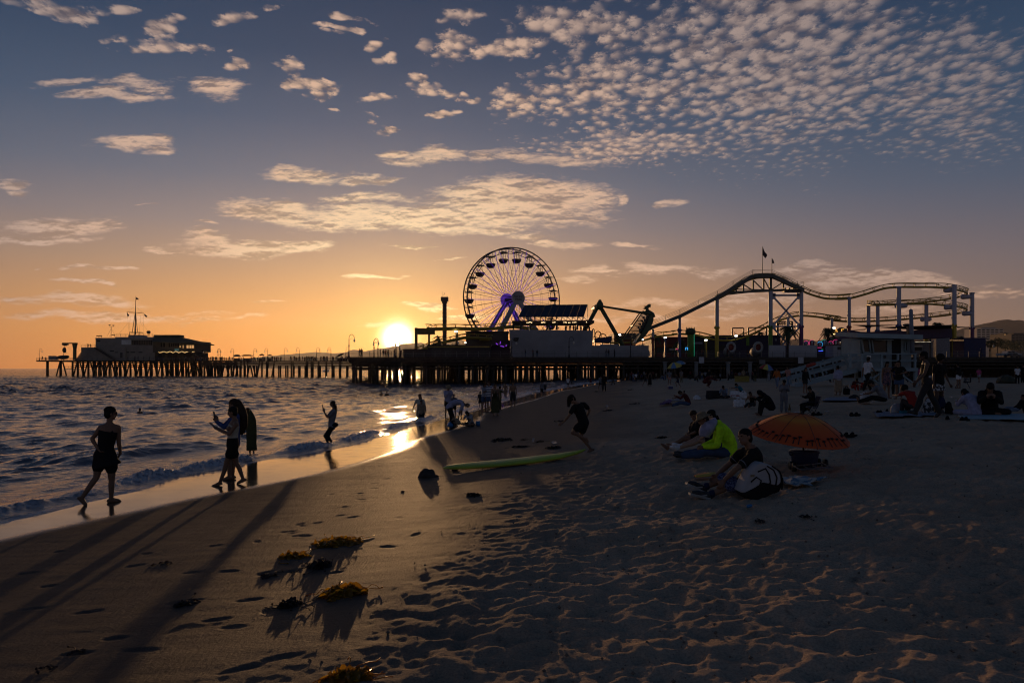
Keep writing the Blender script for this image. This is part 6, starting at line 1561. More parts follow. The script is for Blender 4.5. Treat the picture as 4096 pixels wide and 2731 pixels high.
  if hair in ('long', 'vlong', 'pony'):
   L = {'long': .30, 'vlong': .52, 'pony': .42}[hair] * s
   bk = -fwd; w0 = .075 if hair != 'pony' else .035
   st = hd - fc * .05 * s - hu * .01 * s if hair != 'pony' else hd + hu * .07 * s - fc * .08 * s
   down = Vector((0, 0, -1)); along = (down * .75 - ax * .35).normalized()
   rings = []
   for t in (0, .25, .5, .75, 1):
    rings.append((st + along * L * t + bk * (.05 + .02 * math.sin(t * 3)) * s * min(1, t * 3), rt * s * w0 * (1.15 - .5 * t ** 2), bk * s * (.048 - .025 * t)))
   m2.loft(rings, 12)
  soft(m2, 'hair', hm, o, vox if not fingers else .012, 2)
  if fingers and hair in ('long', 'vlong', 'pony'):
   m3 = MB()
   for i in range(40):
    x = rs.uniform(-1, 1); t0 = rs.uniform(.0, .35); a = st + along * L * t0 + rt * x * w0 * s + bk * (.06 + rs.uniform(0, .03)) * s
    b = a + along * L * rs.uniform(.5, .8) + rt * rs.uniform(-.03, .03) * s + bk * rs.uniform(-.01, .04) * s
    m3.tube([a, a.lerp(b, .5) + bk * rs.uniform(0, .02) * s, b], [.006 * s, .005 * s, .001], 4)
   m3.build('hair_strand', hm, o)
 if hair == 'hood': m2.ell(hd + hu * .02 * s - fc * .02 * s, hr_ * .105 * s, fc * .105 * s, hu * .13 * s, 16, 10); m2.cap(hd - hu * .08 * s - fc * .03 * s, V['neck'] - fwd * .02 * s, .09 * s, .10 * s); soft(m2, 'hood', hoodm or CL['black'], o, vox if not fingers else .011)
 if extra: extra(o, V, s, dict(hd=hd, fc=fc, hu=hu, hr=hr_, fwd=fwd, rt=rt, ax=ax, fingers=fingers, vox=vox))
 return o
def hat(kind, m):
 def f(o, V, s, q):
  mb = MB(); hd, hu, fc, hr_ = q['hd'], q['hu'], q['fc'], q['hr']
  if kind == 'cap':
   mb.ell(hd + hu * .055 * s - fc * .01 * s, hr_ * .09 * s, fc * .10 * s, hu * .085 * s, 16, 8)
   mb.loft([(hd + hu * .06 * s + fc * .08 * s, hr_ * .075 * s, hu * .008 * s), (hd + hu * .052 * s + fc * .165 * s, hr_ * .05 * s, hu * .006 * s)], 12)
  else:
   mb.loft([(hd + hu * .035 * s, hr_ * .17 * s, fc * .18 * s), (hd + hu * .055 * s, hr_ * .12 * s, fc * .13 * s), (hd + hu * .075 * s, hr_ * .095 * s, fc * .105 * s), (hd + hu * .135 * s, hr_ * .085 * s, fc * .09 * s), (hd + hu * .15 * s, hr_ * .05 * s, fc * .055 * s)], 20)
  mb.build('cap' if kind == 'cap' else 'brimmed_hat', m, o, True)
 return f
def held_phone(p, d, up, label, s=1.0):
 """a phone standing between the fingers; d is the direction the screen faces"""
 p = Vector(p); d = Vector(d).normalized(); up = Vector(up).normalized(); x = up.cross(d).normalized()
 mb = MB(); mb.box(p, (.072 * s, .009 * s, .15 * s), M=Matrix((x, d, up)).transposed())
 o = mb.build('phone', PHONEM, None, loc=p); tag(o, label, 'phone')
 m2 = MB(); m2.box(p + d * .0052 * s, (.066 * s, .001, .14 * s), M=Matrix((x, d, up)).transposed()); ORI[o.name] = p; m2.build('screen', BLACK, o)
 return o
def joints(k, Y, pts, mirror=False):
 """joints read from a crop: name -> (x, y, depth offset in metres)"""
 J = {}
 for n, q in pts.items():
  if n == 'face' or n[:2] in ('hd', 'pn'): J[n] = Vector(q); continue
  J[n] = C(k, q[0], q[1], Y + (q[2] if len(q) > 2 else 0))
 return J
def heroes():
 def depth(k, x, y, lift=0.0):
  u, v = PX(k, x, y); return ground_hit(u, v, lift).y
 # woman walking at the far left
 Y = depth('a', 470, 1000)
 J = joints('a', Y, dict(head=(474, 300), neck=(470, 385), chest=(455, 455), waist=(440, 540), pel=(432, 625), sl=(400, 412, -.02), sr=(532, 412, .05), el=(330, 500, -.06), wl=(372, 572, -.10), er=(540, 525, .08), wr=(552, 615, .16), hl=(392, 640, -.02), hr=(478, 640, .03), kl=(365, 800, -.08), kr=(484, 820, .06), al=(250, 962, -.2), tl=(285, 1025, -.16), ar=(480, 970, .05), tr=(552, 987, .12), face=(.75, .65, -.05), hdl=(.6, -.1, -.6), hdr=(-.5, .2, -.6)))
 def shades(o, V, s, q):
  mb = MB();
  for sg in (-1, 1): mb.ell(q['hd'] + q['hu'] * .014 * s + q['fc'] * .092 * s + q['hr'] * sg * .034 * s, q['hr'] * .028 * s, q['fc'] * .008, q['hu'] * .022 * s, 10, 6); mb.bar(q['hd'] + q['hu'] * .018 * s + q['fc'] * .09 * s + q['hr'] * sg * .06 * s, q['hd'] + q['hu'] * .018 * s + q['hr'] * sg * .078 * s, .006)
  mb.build('sunglasses', BLACK, o)
  # skirt flared by the stride
  m2 = MB(); hl, hr_ = V['hl'], V['hr']; c0 = V['waist'] * .35 + V['pel'] * .65
  c1 = (V['hl'] + V['hr']) / 2 + Vector((.02, 0, -.05)); c2 = C('a', 448, 715, V['pel'].y)
  m2.loft([(c0, Vector((.135, .03, 0)), Vector((-.02, .115, 0))), (c1, Vector((.185, .03, 0)), Vector((-.03, .15, 0))), (c2 + Vector((0, 0, .05)), Vector((.205, .04, .035)), Vector((-.03, .18, 0))), (c2, Vector((.215, .04, .05)), Vector((-.03, .19, 0)))], 20)
  soft(m2, 'skirt', CL['black'], o, .011)
 person(J, 'woman in short dark dress and sunglasses walking along the wet sand at far left', .97, 'tan', 'short', 'black', ('black', 'tank'), ('black', 'shorts'), fem=True, fingers=True, extra=shades)
 # two girls with phones
 Y = depth('a', 1420, 862)
 J = joints('a', Y, dict(head=(1432, 292), neck=(1450, 352), chest=(1436, 420), waist=(1432, 478), pel=(1432, 535), sl=(1432, 388, .16), sr=(1458, 388, -.15), el=(1398, 462, .16), wl=(1322, 418, .05), er=(1405, 462, -.2), wr=(1318, 428, -.1), hl=(1425, 555, .09), hr=(1440, 555, -.08), kl=(1462, 690, .10), kr=(1382, 690, -.08), al=(1514, 815, .12), tl=(1468, 850, .10), ar=(1332, 842, -.06), tr=(1262, 878, -.08), face=(-.98, -.05, -.18), hdl=(-.9, -.3, .25), hdr=(-.9, .3, .25), pnl=(0, -.3, .9), pnr=(0, .3, .9)))
 person(J, 'girl in pale strapless top and black shorts holding a phone, nearer of two', .90, 'tan', 'short', 'black', ('cream', 'tank'), ('black', 'shorts'), fem=True, fingers=True, curlf=30)
 held_phone(C('a', 1276, 392, Y - .03), (.7, 0, .7), (-.7, 0, .6), 'phone held flat by the nearer girl in pale top', 1.0)
 Y2 = Y + .75
 J = joints('a', Y2, dict(head=(1440, 232), neck=(1462, 300), chest=(1450, 380), waist=(1445, 450), pel=(1440, 520), sl=(1440, 330, .17), sr=(1462, 330, -.16), el=(1362, 402, .2), wl=(1302, 362, .05), er=(1370, 410, -.15), wr=(1312, 368, -.02), hl=(1435, 540, .09), hr=(1445, 540, -.08), kl=(1425, 670, .1), kr=(1400, 670, -.08), al=(1432, 792, .1), tl=(1380, 822, .08), ar=(1405, 795, -.06), tr=(1352, 825, -.06), face=(-.98, 0, -.2), hdl=(-.2, -.1, 1), hdr=(-.2, .1, 1)))
 def pony(o, V, s, q):
  m2 = MB(); m2.loft([(C('a', x, y, Y2), Vector((w * .0024, 0, 0)), Vector((0, w * .0024, 0))) for x, y, w in ((1462, 190, 20), (1478, 205, 24), (1500, 260, 34), (1515, 320, 38), (1518, 390, 34), (1508, 450, 20), (1500, 470, 8))], 12); soft(m2, 'ponytail', HAIRS['brown'], o, .012, 2)
  m3 = MB(); rs = random.Random(2)
  for i in range(60):
   x = rs.uniform(-32, 32); m3.tube([C('a', 1500 + x * .6, 240, Y2), C('a', 1514 + x, 340, Y2 - .05), C('a', 1508 + x * 1.1, rs.uniform(420, 490), Y2)], [.004, .004, .001], 4)
  m3.build('hair_strand', HAIRS['brown'], o)
 person(J, 'taller girl with long ponytail and blue top raising a phone, behind nearer girl', .98, 'tan', 'short', 'brown', ('blue', 'long'), ('black', 'shorts'), fem=True, fingers=True, extra=pony)
 held_phone(C('a', 1290, 312, Y2 + .0), (1, 0, .25), (-.3, 0, 1), 'phone held upright by the taller girl with ponytail', 1.05)
 # cloaked figure standing in the shallows
 Y = 20.2
 def cloak(o, V, s, q):
  m2 = MB(); m2.loft([(C('a', x, y, Y), Vector((w * .00348, 0, 0)), Vector((0, w * .0032, 0))) for x, y, w in ((1550, 258, 10), (1556, 280, 24), (1566, 310, 33), (1574, 350, 40), (1580, 400, 38), (1580, 480, 40), (1581, 545, 36), (1582, 578, 34))], 16); soft(m2, 'cloak', CL['olive'], o, .014)
 J = joints('a', Y, dict(head=(1552, 282), neck=(1562, 322), pel=(1578, 470), sl=(1538, 335, .0), sr=(1592, 340, .02), el=(1542, 400, -.03), er=(1602, 400, .03), wl=(1552, 455, -.05), wr=(1600, 460, .02), hl=(1565, 478, 0), hr=(1592, 478, 0), kl=(1566, 540, 0), kr=(1594, 540, 0), al=(1568, 602, 0), ar=(1596, 602, 0), tl=(1568, 615, .1), tr=(1598, 615, .1), face=(.25, .95, -.1)))
 person(J, 'long haired figure in dark full length robe standing in the shallows', .74, 'tan', 'vlong', 'auburn', ('olive', 'long'), ('olive', 'longdress'), fem=True, fingers=True, extra=cloak)
 # woman photographing at the water's edge
 Y = depth('a', 2195, 552)
 J = joints('a', Y, dict(head=(2216, 226), neck=(2228, 268), chest=(2216, 315), waist=(2208, 360), pel=(2208, 402), sl=(2212, 284, .13), sr=(2224, 284, -.13), el=(2172, 330, .14), wl=(2148, 285, .04), er=(2180, 332, -.14), wr=(2152, 290, -.04), hl=(2202, 412, .07), hr=(2210, 412, -.07), kl=(2180, 478, .08), kr=(2156, 476, -.06), al=(2212, 532, .1), tl=(2226, 548, .1), ar=(2184, 540, -.06), tr=(2160, 552, -.06), face=(-1, 0, .03), hdl=(-.2, 0, 1), hdr=(-.2, 0, 1)))
 def jacket(o, V, s, q):
  m2 = MB(); m2.ell(C('a', 2222, 392, Y), (.15, 0, 0), (0, .14, 0), (.02, 0, .09)); soft(m2, 'tied_jacket', CL['black'], o, .012)
 person(J, 'long haired woman in grey tee photographing at the water edge, black jacket round waist', .80, 'tan', 'vlong', 'brown', ('grey', 'tee'), ('black', 'leggings'), fem=True, fingers=True, extra=jacket)
 held_phone(C('a', 2138, 248, Y), (1, 0, .2), (-.25, 0, 1), 'phone held up by the woman in grey tee at the water edge')
 # running girl
 Y = depth('b', 2018, 888)
 J = joints('b', Y, dict(head=(1852, 392), neck=(1905, 432), chest=(1920, 490), waist=(1945, 555), pel=(1962, 610), sl=(1868, 470, -.12), sr=(1965, 440, .12), el=(1826, 545, -.2), wl=(1775, 605, -.2), er=(2020, 490, .2), wr=(1992, 560, .15), hl=(1940, 628, -.08), hr=(1972, 628, .08), kl=(1858, 705, -.1), kr=(1932, 740, .1), al=(1985, 768, -.12), tl=(2005, 795, -.12), ar=(2032, 862, .1), tr=(2000, 890, .1), face=(-.75, -.45, -.5), hdl=(-.8, -.1, -.5), hdr=(-.4, 0, -1)))
 def fringe(o, V, s, q):
  m3 = MB(); rs = random.Random(4)
  for i in range(46):
   a = C('b', 1845 + rs.uniform(-35, 20), 380 + rs.uniform(-15, 20), Y + rs.uniform(-.08, .08)); b = C('b', 1818 + rs.uniform(-10, 14), 445 + rs.uniform(-15, 22), Y + rs.uniform(-.08, .08)); m3.tube([a, a.lerp(b, .5), b], [.012, .01, .002], 4)
  m3.build('hair_strand', HAIRS['black'], o)
 person(J, 'barefoot girl in black tee and shorts running down the beach', .88, 'tan', 'short', 'black', ('black', 'tee'), ('black', 'shorts'), fem=True, fingers=True, curlf=15, extra=fringe)
 # man in polo shirt sitting in front
 Y = depth('e', 1090, 1005)
 J = joints('e', Y, dict(head=(1130, 468), neck=(1186, 560), chest=(1215, 680), waist=(1190, 800), pel=(1120, 915), sl=(1090, 615, .20), sr=(1190, 655, -.16), el=(985, 715, .24), wl=(862, 822, .16), er=(1050, 760, -.24), wr=(935, 868, -.16), hl=(1085, 920, .12), hr=(1105, 935, -.08), kl=(905, 850, .16), kr=(965, 915, -.10), al=(745, 940, .14), tl=(610, 892, .12), ar=(795, 1010, -.12), tr=(640, 985, -.14), face=(-.88, -.38, .05), hdl=(-.75, -.1, -.6), hdr=(-.55, -.2, -.8)))
 def sock(o, V, s, q):
  for sd in 'lr':
   mb = MB(); a, t = V['a' + sd], V['t' + sd]; d = (t - a).normalized(); shin = (a - V['k' + sd]).normalized(); b = shin * .078
   heel = a + b - d * .07; mb.bar(heel, t + shin * .035 + d * .02, .085, .03, up=shin); mb.build('sole', SOLE, o)
   m2 = MB(); sv = d.cross(shin).normalized()
   for sg in (-1, 1):
    p = a.lerp(t, .45) + sv * sg * .052 + shin * .02; m2.bar(p - d * .05 - shin * .02, p + shin * .02, .016, .012, up=sv); m2.bar(p + shin * .02, p + d * .06 + shin * .01, .016, .012, up=sv)
   m2.bar(a.lerp(t, .25) - shin * .045 - sv * .02, a.lerp(t, .55) - shin * .03 - sv * .02, .012); m2.bar(a.lerp(t, .25) - shin * .045 + sv * .02, a.lerp(t, .55) - shin * .03 + sv * .02, .012)
   m2.build('shoe_stripe', SOLE, o)
   m4 = MB(); m4.cap(a.lerp(V['k' + sd], .04), a.lerp(V['k' + sd], .16), .047, .050); m4.build('sock', CL['navy'], o, True)
  for sd in 'lr':
   mb = MB(); e = V['s' + sd].lerp(V['e' + sd], .60); dd = (V['e' + sd] - V['s' + sd]).normalized(); mb.tube([e - dd * .006, e + dd * .006], .0665, 14); mb.build('sleeve_trim', CL['grey'], o)
 person(J, 'man in black polo and patterned shorts sitting on the sand beside striped backpack', .98, 'tan', 'short', 'black', ('black', 'tee'), ('blueprint', 'longshorts'), SHOE, fingers=True, extra=sock)
 # the three sitting behind him
 Y = depth('e', 800, 665)
 J = joints('e', Y, dict(head=(738, 300), neck=(862, 345), chest=(930, 420), waist=(985, 510), pel=(985, 598), sl=(880, 372, .2), sr=(900, 392, -.17), el=(850, 500, .25), wl=(735, 548, .12), er=(868, 545, -.22), wr=(752, 556, -.10), hl=(965, 605, .1), hr=(975, 612, -.08), kl=(740, 592, .16), kr=(760, 608, -.10), al=(560, 622, .14), tl=(470, 610, .14), ar=(540, 640, -.1), tr=(462, 632, -.1), face=(-.9, -.1, -.42), hdl=(-.9, -.1, -.3), hdr=(-.9, .1, -.3)))
 def wrap(o, V, s, q):
  hat('hat', CL['khaki'])(o, V, s, q)
  m2 = MB(); m2.loft([(C('e', x, y, Y), Vector((w, 0, h)), Vector((0, d_, 0))) for x, y, w, h, d_ in ((788, 302, .12, .05, .10), (790, 345, .17, .06, .16), (775, 390, .155, .02, .17), (760, 430, .13, 0, .15), (745, 460, .09, -.01, .12))], 16); soft(m2, 'towel', CL['lilac'], o, .012)
 person(J, 'man in bright yellow green top and brimmed hat hunched forward on the sand', 1.0, 'tan', 'short', 'black', ('hivis', 'hoodie'), ('denim', 'pants'), SHOE, fingers=True, extra=wrap)
 Yb = Y + .75
 J = joints('e', Yb, dict(head=(812, 262), neck=(835, 325), chest=(850, 400), pel=(860, 545), sl=(815, 345, .17), sr=(845, 345, -.17), el=(760, 420, .2), wl=(700, 470, .1), er=(780, 430, -.2), wr=(710, 480, -.1), hl=(845, 550, .08), hr=(850, 552, -.08), kl=(690, 468, .1), kr=(700, 498, -.08), al=(520, 548, .1), tl=(450, 530, .1), ar=(490, 570, -.1), tr=(430, 555, -.1), face=(-.9, .2, -.3)))
 person(J, 'black haired woman with bare legs sitting half hidden behind the hatted man', .92, 'fair', 'long', 'black', ('navy', 'tee'), ('black', 'shorts'), 'white', fem=True, fingers=True)
 Yc = Y + 1.15
 J = joints('e', Yc, dict(head=(648, 265), neck=(672, 330), chest=(668, 385), pel=(672, 470), sl=(638, 345, .15), sr=(690, 352, -.15), el=(618, 400, .18), wl=(598, 432, .05), er=(660, 420, -.18), wr=(610, 440, -.1), hl=(660, 478, .08), hr=(665, 480, -.08), kl=(560, 470, .1), kr=(545, 482, -.08), al=(452, 545, .1), tl=(395, 530, .1), ar=(400, 560, -.1), tr=(340, 528, -.1), face=(-.55, -.75, -.3)))
 person(J, 'dark haired woman in black dress sitting leftmost of the three on the sand', .90, 'tan', 'long', 'brown', ('black', 'tee'), ('black', 'skirt'), fem=True, fingers=True)
 # man bending and the children by the water
 Y = depth('b', 750, 640)
 J = joints('b', Y, dict(head=(868, 452), neck=(828, 425), chest=(775, 418), waist=(725, 432), pel=(700, 462), sl=(820, 445, .16), sr=(825, 450, -.16), el=(815, 500, .16), wl=(812, 545, .05), er=(800, 505, -.16), wr=(790, 545, -.1), hl=(700, 480, .09), hr=(702, 482, -.08), kl=(735, 560, .1), kr=(722, 562, -.08), al=(752, 632, .12), tl=(785, 645, .12), ar=(735, 640, -.1), tr=(770, 655, -.1), face=(.75, -.25, -.6)))
 person(J, 'man in pale tee and dark trousers bending down to children at the water edge', 1.0, 'tan', 'short', 'black', ('lilac', 'tee'), ('black', 'pants'), vox=.016)
def crowd_and_beach():
 n_done = [0]
 def P(k, x, y, h, pose, yaw, label, full=1.7, water=None, **kw):
  """generic figure whose base is at crop pixel (x, y) and whose height there is h crop pixels"""
  u, v = PX(k, x, y)
  if water is None: at = ground_hit(u, v)
  else:
   Yw = water; at = W(u, v, Yw)
  s = h / CR[k][2] / F * at.y
  J0 = fk(POSES[pose] if isinstance(pose, str) else pose, 1.0, yaw)
  hh = max(J0['head'].z + .125, .3)
  s = max(.45, min(1.15, s / hh))
  J = fk(POSES[pose] if isinstance(pose, str) else pose, s, yaw, at)
  kw.setdefault('vox', .017 if at.y < 45 else .022)
  n_done[0] += 1
  return person(J, label, s, root=at, **kw), at, s
 # bathers: only what stands above the water shows
 for (k, x, y, h, Yw, lab, kw) in [('a', 707, 296, 36, 34, 'lone swimmer with only the head above water left of the girls', dict(hairc='black')), ('b', 60, 362, 46, 62, 'left of two bathers chest deep near the pier', dict(hair='long', hairc='black', fem=True)), ('b', 112, 366, 46, 62, 'right of two bathers chest deep near the pier', dict(hair='short', top=('black', 'tee')))]:
  u, v = PX(k, x, y); wz = float(sea_level(np.array(max(-60., min(5., float(dist_in((u - UC) / F * Yw, Yw))))))); Yr = Yw
  for _ in range(6): Yr = (EYE - wz) / ((v - VH) / F); wz = float(sea_level(np.array(max(-60., float(dist_in((u - UC) / F * Yr, Yr))))))
  at = W(u, v, Yr); vis = h / CR[k][2] / F * Yr; s = .95; at.z -= (1.70 * s - vis)
  person(fk(POSES['wade'], s, random.uniform(150, 210), at), lab, s, root=at, vox=.018, **kw)
 def wader(k, x, y, h, Yw, pose, yaw, lab, sink=.25, **kw):
  u, v = PX(k, x, y); at = W(u, v, Yw); vis = h / CR[k][2] / F * Yw
  s = (vis + sink) / 1.70; at.z -= sink
  return person(fk(POSES[pose], s, yaw, at), lab, s, root=at, vox=.016, **kw)
 wader('b', 425, 608, 262, 33.5, 'wade', 165, 'long haired woman in pale dress wading out with a child before her', .30, hair='vlong', hairc='auburn', top=('cream', 'tee'), bottom=('cream', 'dress'), fem=True)
 wader('b', 438, 615, 215, 33.0, 'stand', 170, 'child in dark trousers standing before the wading woman', .22, hair='short', hairc='black', top=('tanc', 'tee'), bottom=('black', 'pants'))
 P('b', 685, 575, 315, 'phone', 205, 'man in wide brimmed hat and pale long sleeves at the water edge', hair='short', top=('lilac', 'long'), bottom=('black', 'shorts'), extra=hat('hat', CL['khaki']))
 P('b', 740, 570, 230, 'stand2', 190, 'person half hidden behind the man in wide brimmed hat', hair='short', top=('grey', 'tee'), bottom=('black', 'shorts'))
 P('b', 902, 642, 146, 'sitcross', 150, 'long haired child in pale tee sitting by a blue bucket', hair='vlong', hairc='black', top=('lightgrey', 'tee'), bottom=('black', 'shorts'), fem=True)
 P('b', 790, 668, 122, 'squat', 60, 'small child crouching under the bending man', hair='short', hairc='brown', top=('tanc', 'tee'), bottom=('tanc', 'shorts'))
 g = 'friends standing in the wash'
 P('b', 990, 488, 170, 'stand', 160, 'boy in dark clothes behind the girl in white tee', group=g, hair='short', top=('charcoal', 'tee'), bottom=('black', 'shorts'))
 P('b', 1027, 518, 285, 'phone', 230, 'girl in white tee and denim shorts hugging her arms in the wash', group=g, hair='long', hairc='brown', top=('lightgrey', 'tee'), bottom=('denim', 'shorts'), fem=True)
 P('b', 1078, 520, 300, 'stand2', 140, 'tall person in black and white striped top in the wash', group=g, hair='long', hairc='auburn', top=('stripe', 'long'), bottom=('denim', 'shorts'), fem=True)
 P('b', 1130, 545, 302, 'stand', 200, 'woman in long dark dress standing in the wash', group=g, hair='long', hairc='brown', top=('olive', 'tank'), bottom=('olive', 'longdress'), fem=True)
 P('b', 1172, 492, 225, 'photo', -60, 'person in olive top raising a camera beside the woman in long dress', group=g, hair='short', top=('olive', 'tee'), bottom=('olive', 'pants'))
 P('b', 1298, 472, 250, 'stand2', 175, 'bare chested man in dark shorts standing alone at the wash', hair='short', bottom=('charcoal', 'longshorts'))
 wader('b', 1228, 312, 78, 60, 'wade', 140, 'bather waist deep behind the man raising a camera', .8, hair='short')
 P('b', 1570, 362, 138, 'stand2', 185, 'man in pale shirt and black shorts at the far shoreline', hair='short', top=('grey', 'tee'), bottom=('black', 'longshorts'))
 P('b', 1600, 340, 100, 'stand', 170, 'child standing beside the man in pale shirt at the far shoreline', hair='short', top=('charcoal', 'tee'), bottom=('charcoal', 'shorts'))
 P('b', 1815, 290, 106, 'stand', 190, 'person in white tee near the pier piles at the far shoreline', hair='short', top=('white', 'tee'), bottom=('charcoal', 'shorts'))
 P('b', 1852, 272, 62, 'walk', 120, 'tiny dark child near the pier piles', hair='short', top=('black', 'tee'), bottom=('black', 'shorts'))
 P('b', 2028, 265, 88, 'stand', 180, 'person in dull red top near the pier piles', hair='short', top=('maroon', 'tee'), bottom=('maroon', 'shorts'))
 P('b', 2120, 312, 145, 'walk', 200, 'person in grey top and shorts walking by the man in black', hair='short', top=('grey', 'tee'), bottom=('black', 'shorts'))
 P('b', 2156, 318, 168, 'stand2', 170, 'man all in black standing on the far sand', hair='short', top=('black', 'long'), bottom=('black', 'pants'), shoes=SHOE)
 P('b', 2240, 265, 92, 'walk', 80, 'dim walker in black under the pier edge', hair='short', top=('charcoal', 'long'), bottom=('black', 'pants'))
 # far sand before the pier, crop c
 far = [(100, 522, 108, 'stand', 170, 'person in pale blue top before the pier piles', ('paledenim', 'tee'), ('denim', 'pants')), (130, 516, 102, 'stand', 190, 'person in white top before the pier piles', ('white', 'tee'), ('charcoal', 'pants')), (238, 578, 172, 'walk', 250, 'barelegged walker leaning left beside a woman in black', ('charcoal', 'tee'), ('charcoal', 'shorts')), (292, 576, 176, 'stand2', 200, 'woman in loose black dress on the far sand', ('black', 'tank'), ('black', 'longskirt')),
   (522, 556, 178, 'stand2', 175, 'person in grey top and rose shorts under the yellow parasol', ('grey', 'tee'), ('rose', 'shorts')), (622, 598, 178, 'run', 100, 'child running past the small cooler', ('charcoal', 'tee'), ('navy', 'shorts')), (662, 528, 150, 'stand', 185, 'person standing beneath the blue parasol', ('grey', 'tee'), ('khaki', 'pants')), (985, 548, 200, 'stand2', 190, 'person in black top and rose trousers standing over a crouching woman', ('black', 'long'), ('rose', 'pants')), (935, 592, 185, 'squat', 240, 'woman in dark red dress crouching on the far sand', ('maroon', 'long'), ('maroon', 'longskirt')),
   (1042, 512, 100, 'sit', 200, 'dim seated figure right of the rose trousers', ('charcoal', 'tee'), ('charcoal', 'pants')), (822, 520, 76, 'sit', 260, 'dim figure sitting by the dark post', ('charcoal', 'long'), ('black', 'pants')), (1392, 520, 152, 'stand', 180, 'person in tan top at the food stand before the pier', ('tanc', 'tee'), ('olive', 'pants')), (1345, 516, 120, 'stand', 160, 'shorter person in yellow skirt at the food stand', ('grey', 'tee'), ('orange', 'shorts')), (1440, 514, 130, 'stand2', 210, 'person in dark cap at the food stand', ('charcoal', 'long'), ('black', 'pants')), (1528, 520, 185, 'stand', 175, 'dim man in black next to the rainbow parasol', ('black', 'tee'), ('olive', 'pants')), (1692, 510, 172, 'photo', 200, 'person in pale skirt under the rainbow parasol', ('grey', 'tee'), ('lightgrey', 'pants')),
   (1788, 602, 248, 'walk', 140, 'woman in orange top and pale wide jeans walking', ('orange', 'long'), ('paledenim', 'pants')), (1918, 592, 256, 'walk', 120, 'woman in rose top walking beside the ramp', ('rose', 'tee'), ('paledenim', 'pants')), (1962, 500, 150, 'stand', 180, 'person in dark top behind the woman in rose top', ('charcoal', 'tee'), ('black', 'pants')), (2118, 655, 305, 'stand2', 200, 'person in black jacket and shorts beside the lifeguard ramp', ('black', 'long'), ('charcoal', 'shorts'))]
 for i, (x, y, h, pose, yaw, lab, tp, bt) in enumerate(far):
  P('c', x, y, h, pose, yaw, lab, hair=('short', 'long', 'bun')[i % 3], hairc=('black', 'brown')[i % 2], top=tp, bottom=bt, fem=i % 3 == 1)
 P('c', 650, 728, 108, 'recline', 95, 'person in grey top lying back behind the phone user', hair='long', hairc='black', top=('grey', 'tee'), bottom=('tanc', 'shorts'))
 P('c', 745, 815, 195, dict(POSES['sitlong'], hp=30, efl=75, efr=75), 80, 'person in dark top sitting with a phone, legs stretched left', hair='short', hairc='brown', top=('maroon', 'long'), bottom=('denim', 'pants'))
 P('c', 1172, 712, 150, 'sitcross', 150, 'person in pale blue grey top sitting between dark backpack and red bag', hair='short', top=('paledenim', 'long'), bottom=('charcoal', 'pants'))
 P('c', 1375, 700, 165, 'sit', 100, 'person in teal tee sitting by the red and white bag', hair='short', top=('teal', 'tee'), bottom=('charcoal', 'shorts'))
 P('c', 1500, 822, 190, dict(POSES['sitlong'], sfl=-25, efl=0), 140, 'woman with bare back leaning on one arm beside the white tote bag', hair='long', hairc='brown', top=('black', 'tank'), bottom=('charcoal', 'pants'), fem=True)
 P('c', 1722, 922, 305, dict(POSES['sit'], sfl=40, efl=90), 88, 'person in black hoodie with hood up sitting with a phone', hair='hood', top=('black', 'hoodie'), bottom=('black', 'pants'))
 P('c', 1868, 885, 388, 'phone', 170, 'long haired woman in grey fleece standing over two dogs', hair='vlong', hairc='black', top=('grey', 'hoodie'), bottom=('grey', 'pants'), fem=True, extra=hat('cap', CL['black']))
 u, v = PX('c', 2190, 905); at = ground_hit(u, v); s = 330 / 2.94 / F * at.y / 1.32
 person(fk(POSES['chair'], s, 95, at), 'woman in black sitting in a folding chair with her hair in a bun', s, root=at, hair='bun', hairc='black', top=('black', 'hoodie'), bottom=('black', 'pants'), shoes=SHOE, fem=True, vox=.017)
 # right hand side, crop d
 def shawl(m):
  def f(o, V, s, q):
   mb = MB(); c = V['neck']; mb.loft([(c + q['ax'] * .02, q['rt'] * .10 * s, q['fwd'] * .09 * s), (V['chest'] + q['ax'] * .08 * s, q['rt'] * .27 * s, q['fwd'] * .16 * s), (V['waist'], q['rt'] * .29 * s, q['fwd'] * .17 * s), (V['pel'] + q['ax'] * .02, q['rt'] * .26 * s, q['fwd'] * .16 * s)], 16); soft(mb, 'towel', m, o, .018)
  return f
 P('d', 402, 605, 312, 'stand', 10, 'person wrapped in a white towel with striped wrap, back turned', hair='short', top=('lightgrey', 'tee'), bottom=('tanc', 'longskirt'), extra=shawl(CL['lilac']))
 P('d', 705, 580, 378, 'walk', -75, 'young man in white tee and black trousers walking past the hut', hair='short', top=('white', 'tee'), bottom=('black', 'pants'), shoes=SHOE, extra=hat('cap', CL['black']))
 P('d', 908, 642, 392, 'stand2', 185, 'woman in floral swimsuit standing before the lifeguard hut', hair='long', hairc='black', top=('floral', 'tank'), bottom=('floral', 'shorts'), skin='tan', fem=True)
 P('d', 1040, 648, 408, dict(POSES['hips'], sfl=20), 130, 'barelegged woman in black top and denim skirt', hair='bun', hairc='black', top=('black', 'tee'), bottom=('denim', 'skirt'), fem=True)
 P('d', 1000, 600, 350, 'stand', 190, 'man in navy shirt behind the woman in black top', hair='short', top=('navy', 'tee'), bottom=('black', 'pants'))
 P('d', 885, 695, 250, dict(POSES['sitlong'], lean=22), 60, 'person in grey shirt sitting beside the white shopping bag', hair='short', top=('grey', 'tee'), bottom=('black', 'pants'))
 P('d', 560, 560, 130, 'sit', 190, 'dim person in red sitting beneath the ramp', hair='short', top=('maroon', 'long'), bottom=('red', 'pants'))
 P('d', 655, 545, 100, 'sitcross', 180, 'dim person in red sitting behind the man in white tee', hair='short', top=('red', 'tee'), bottom=('charcoal', 'shorts'))
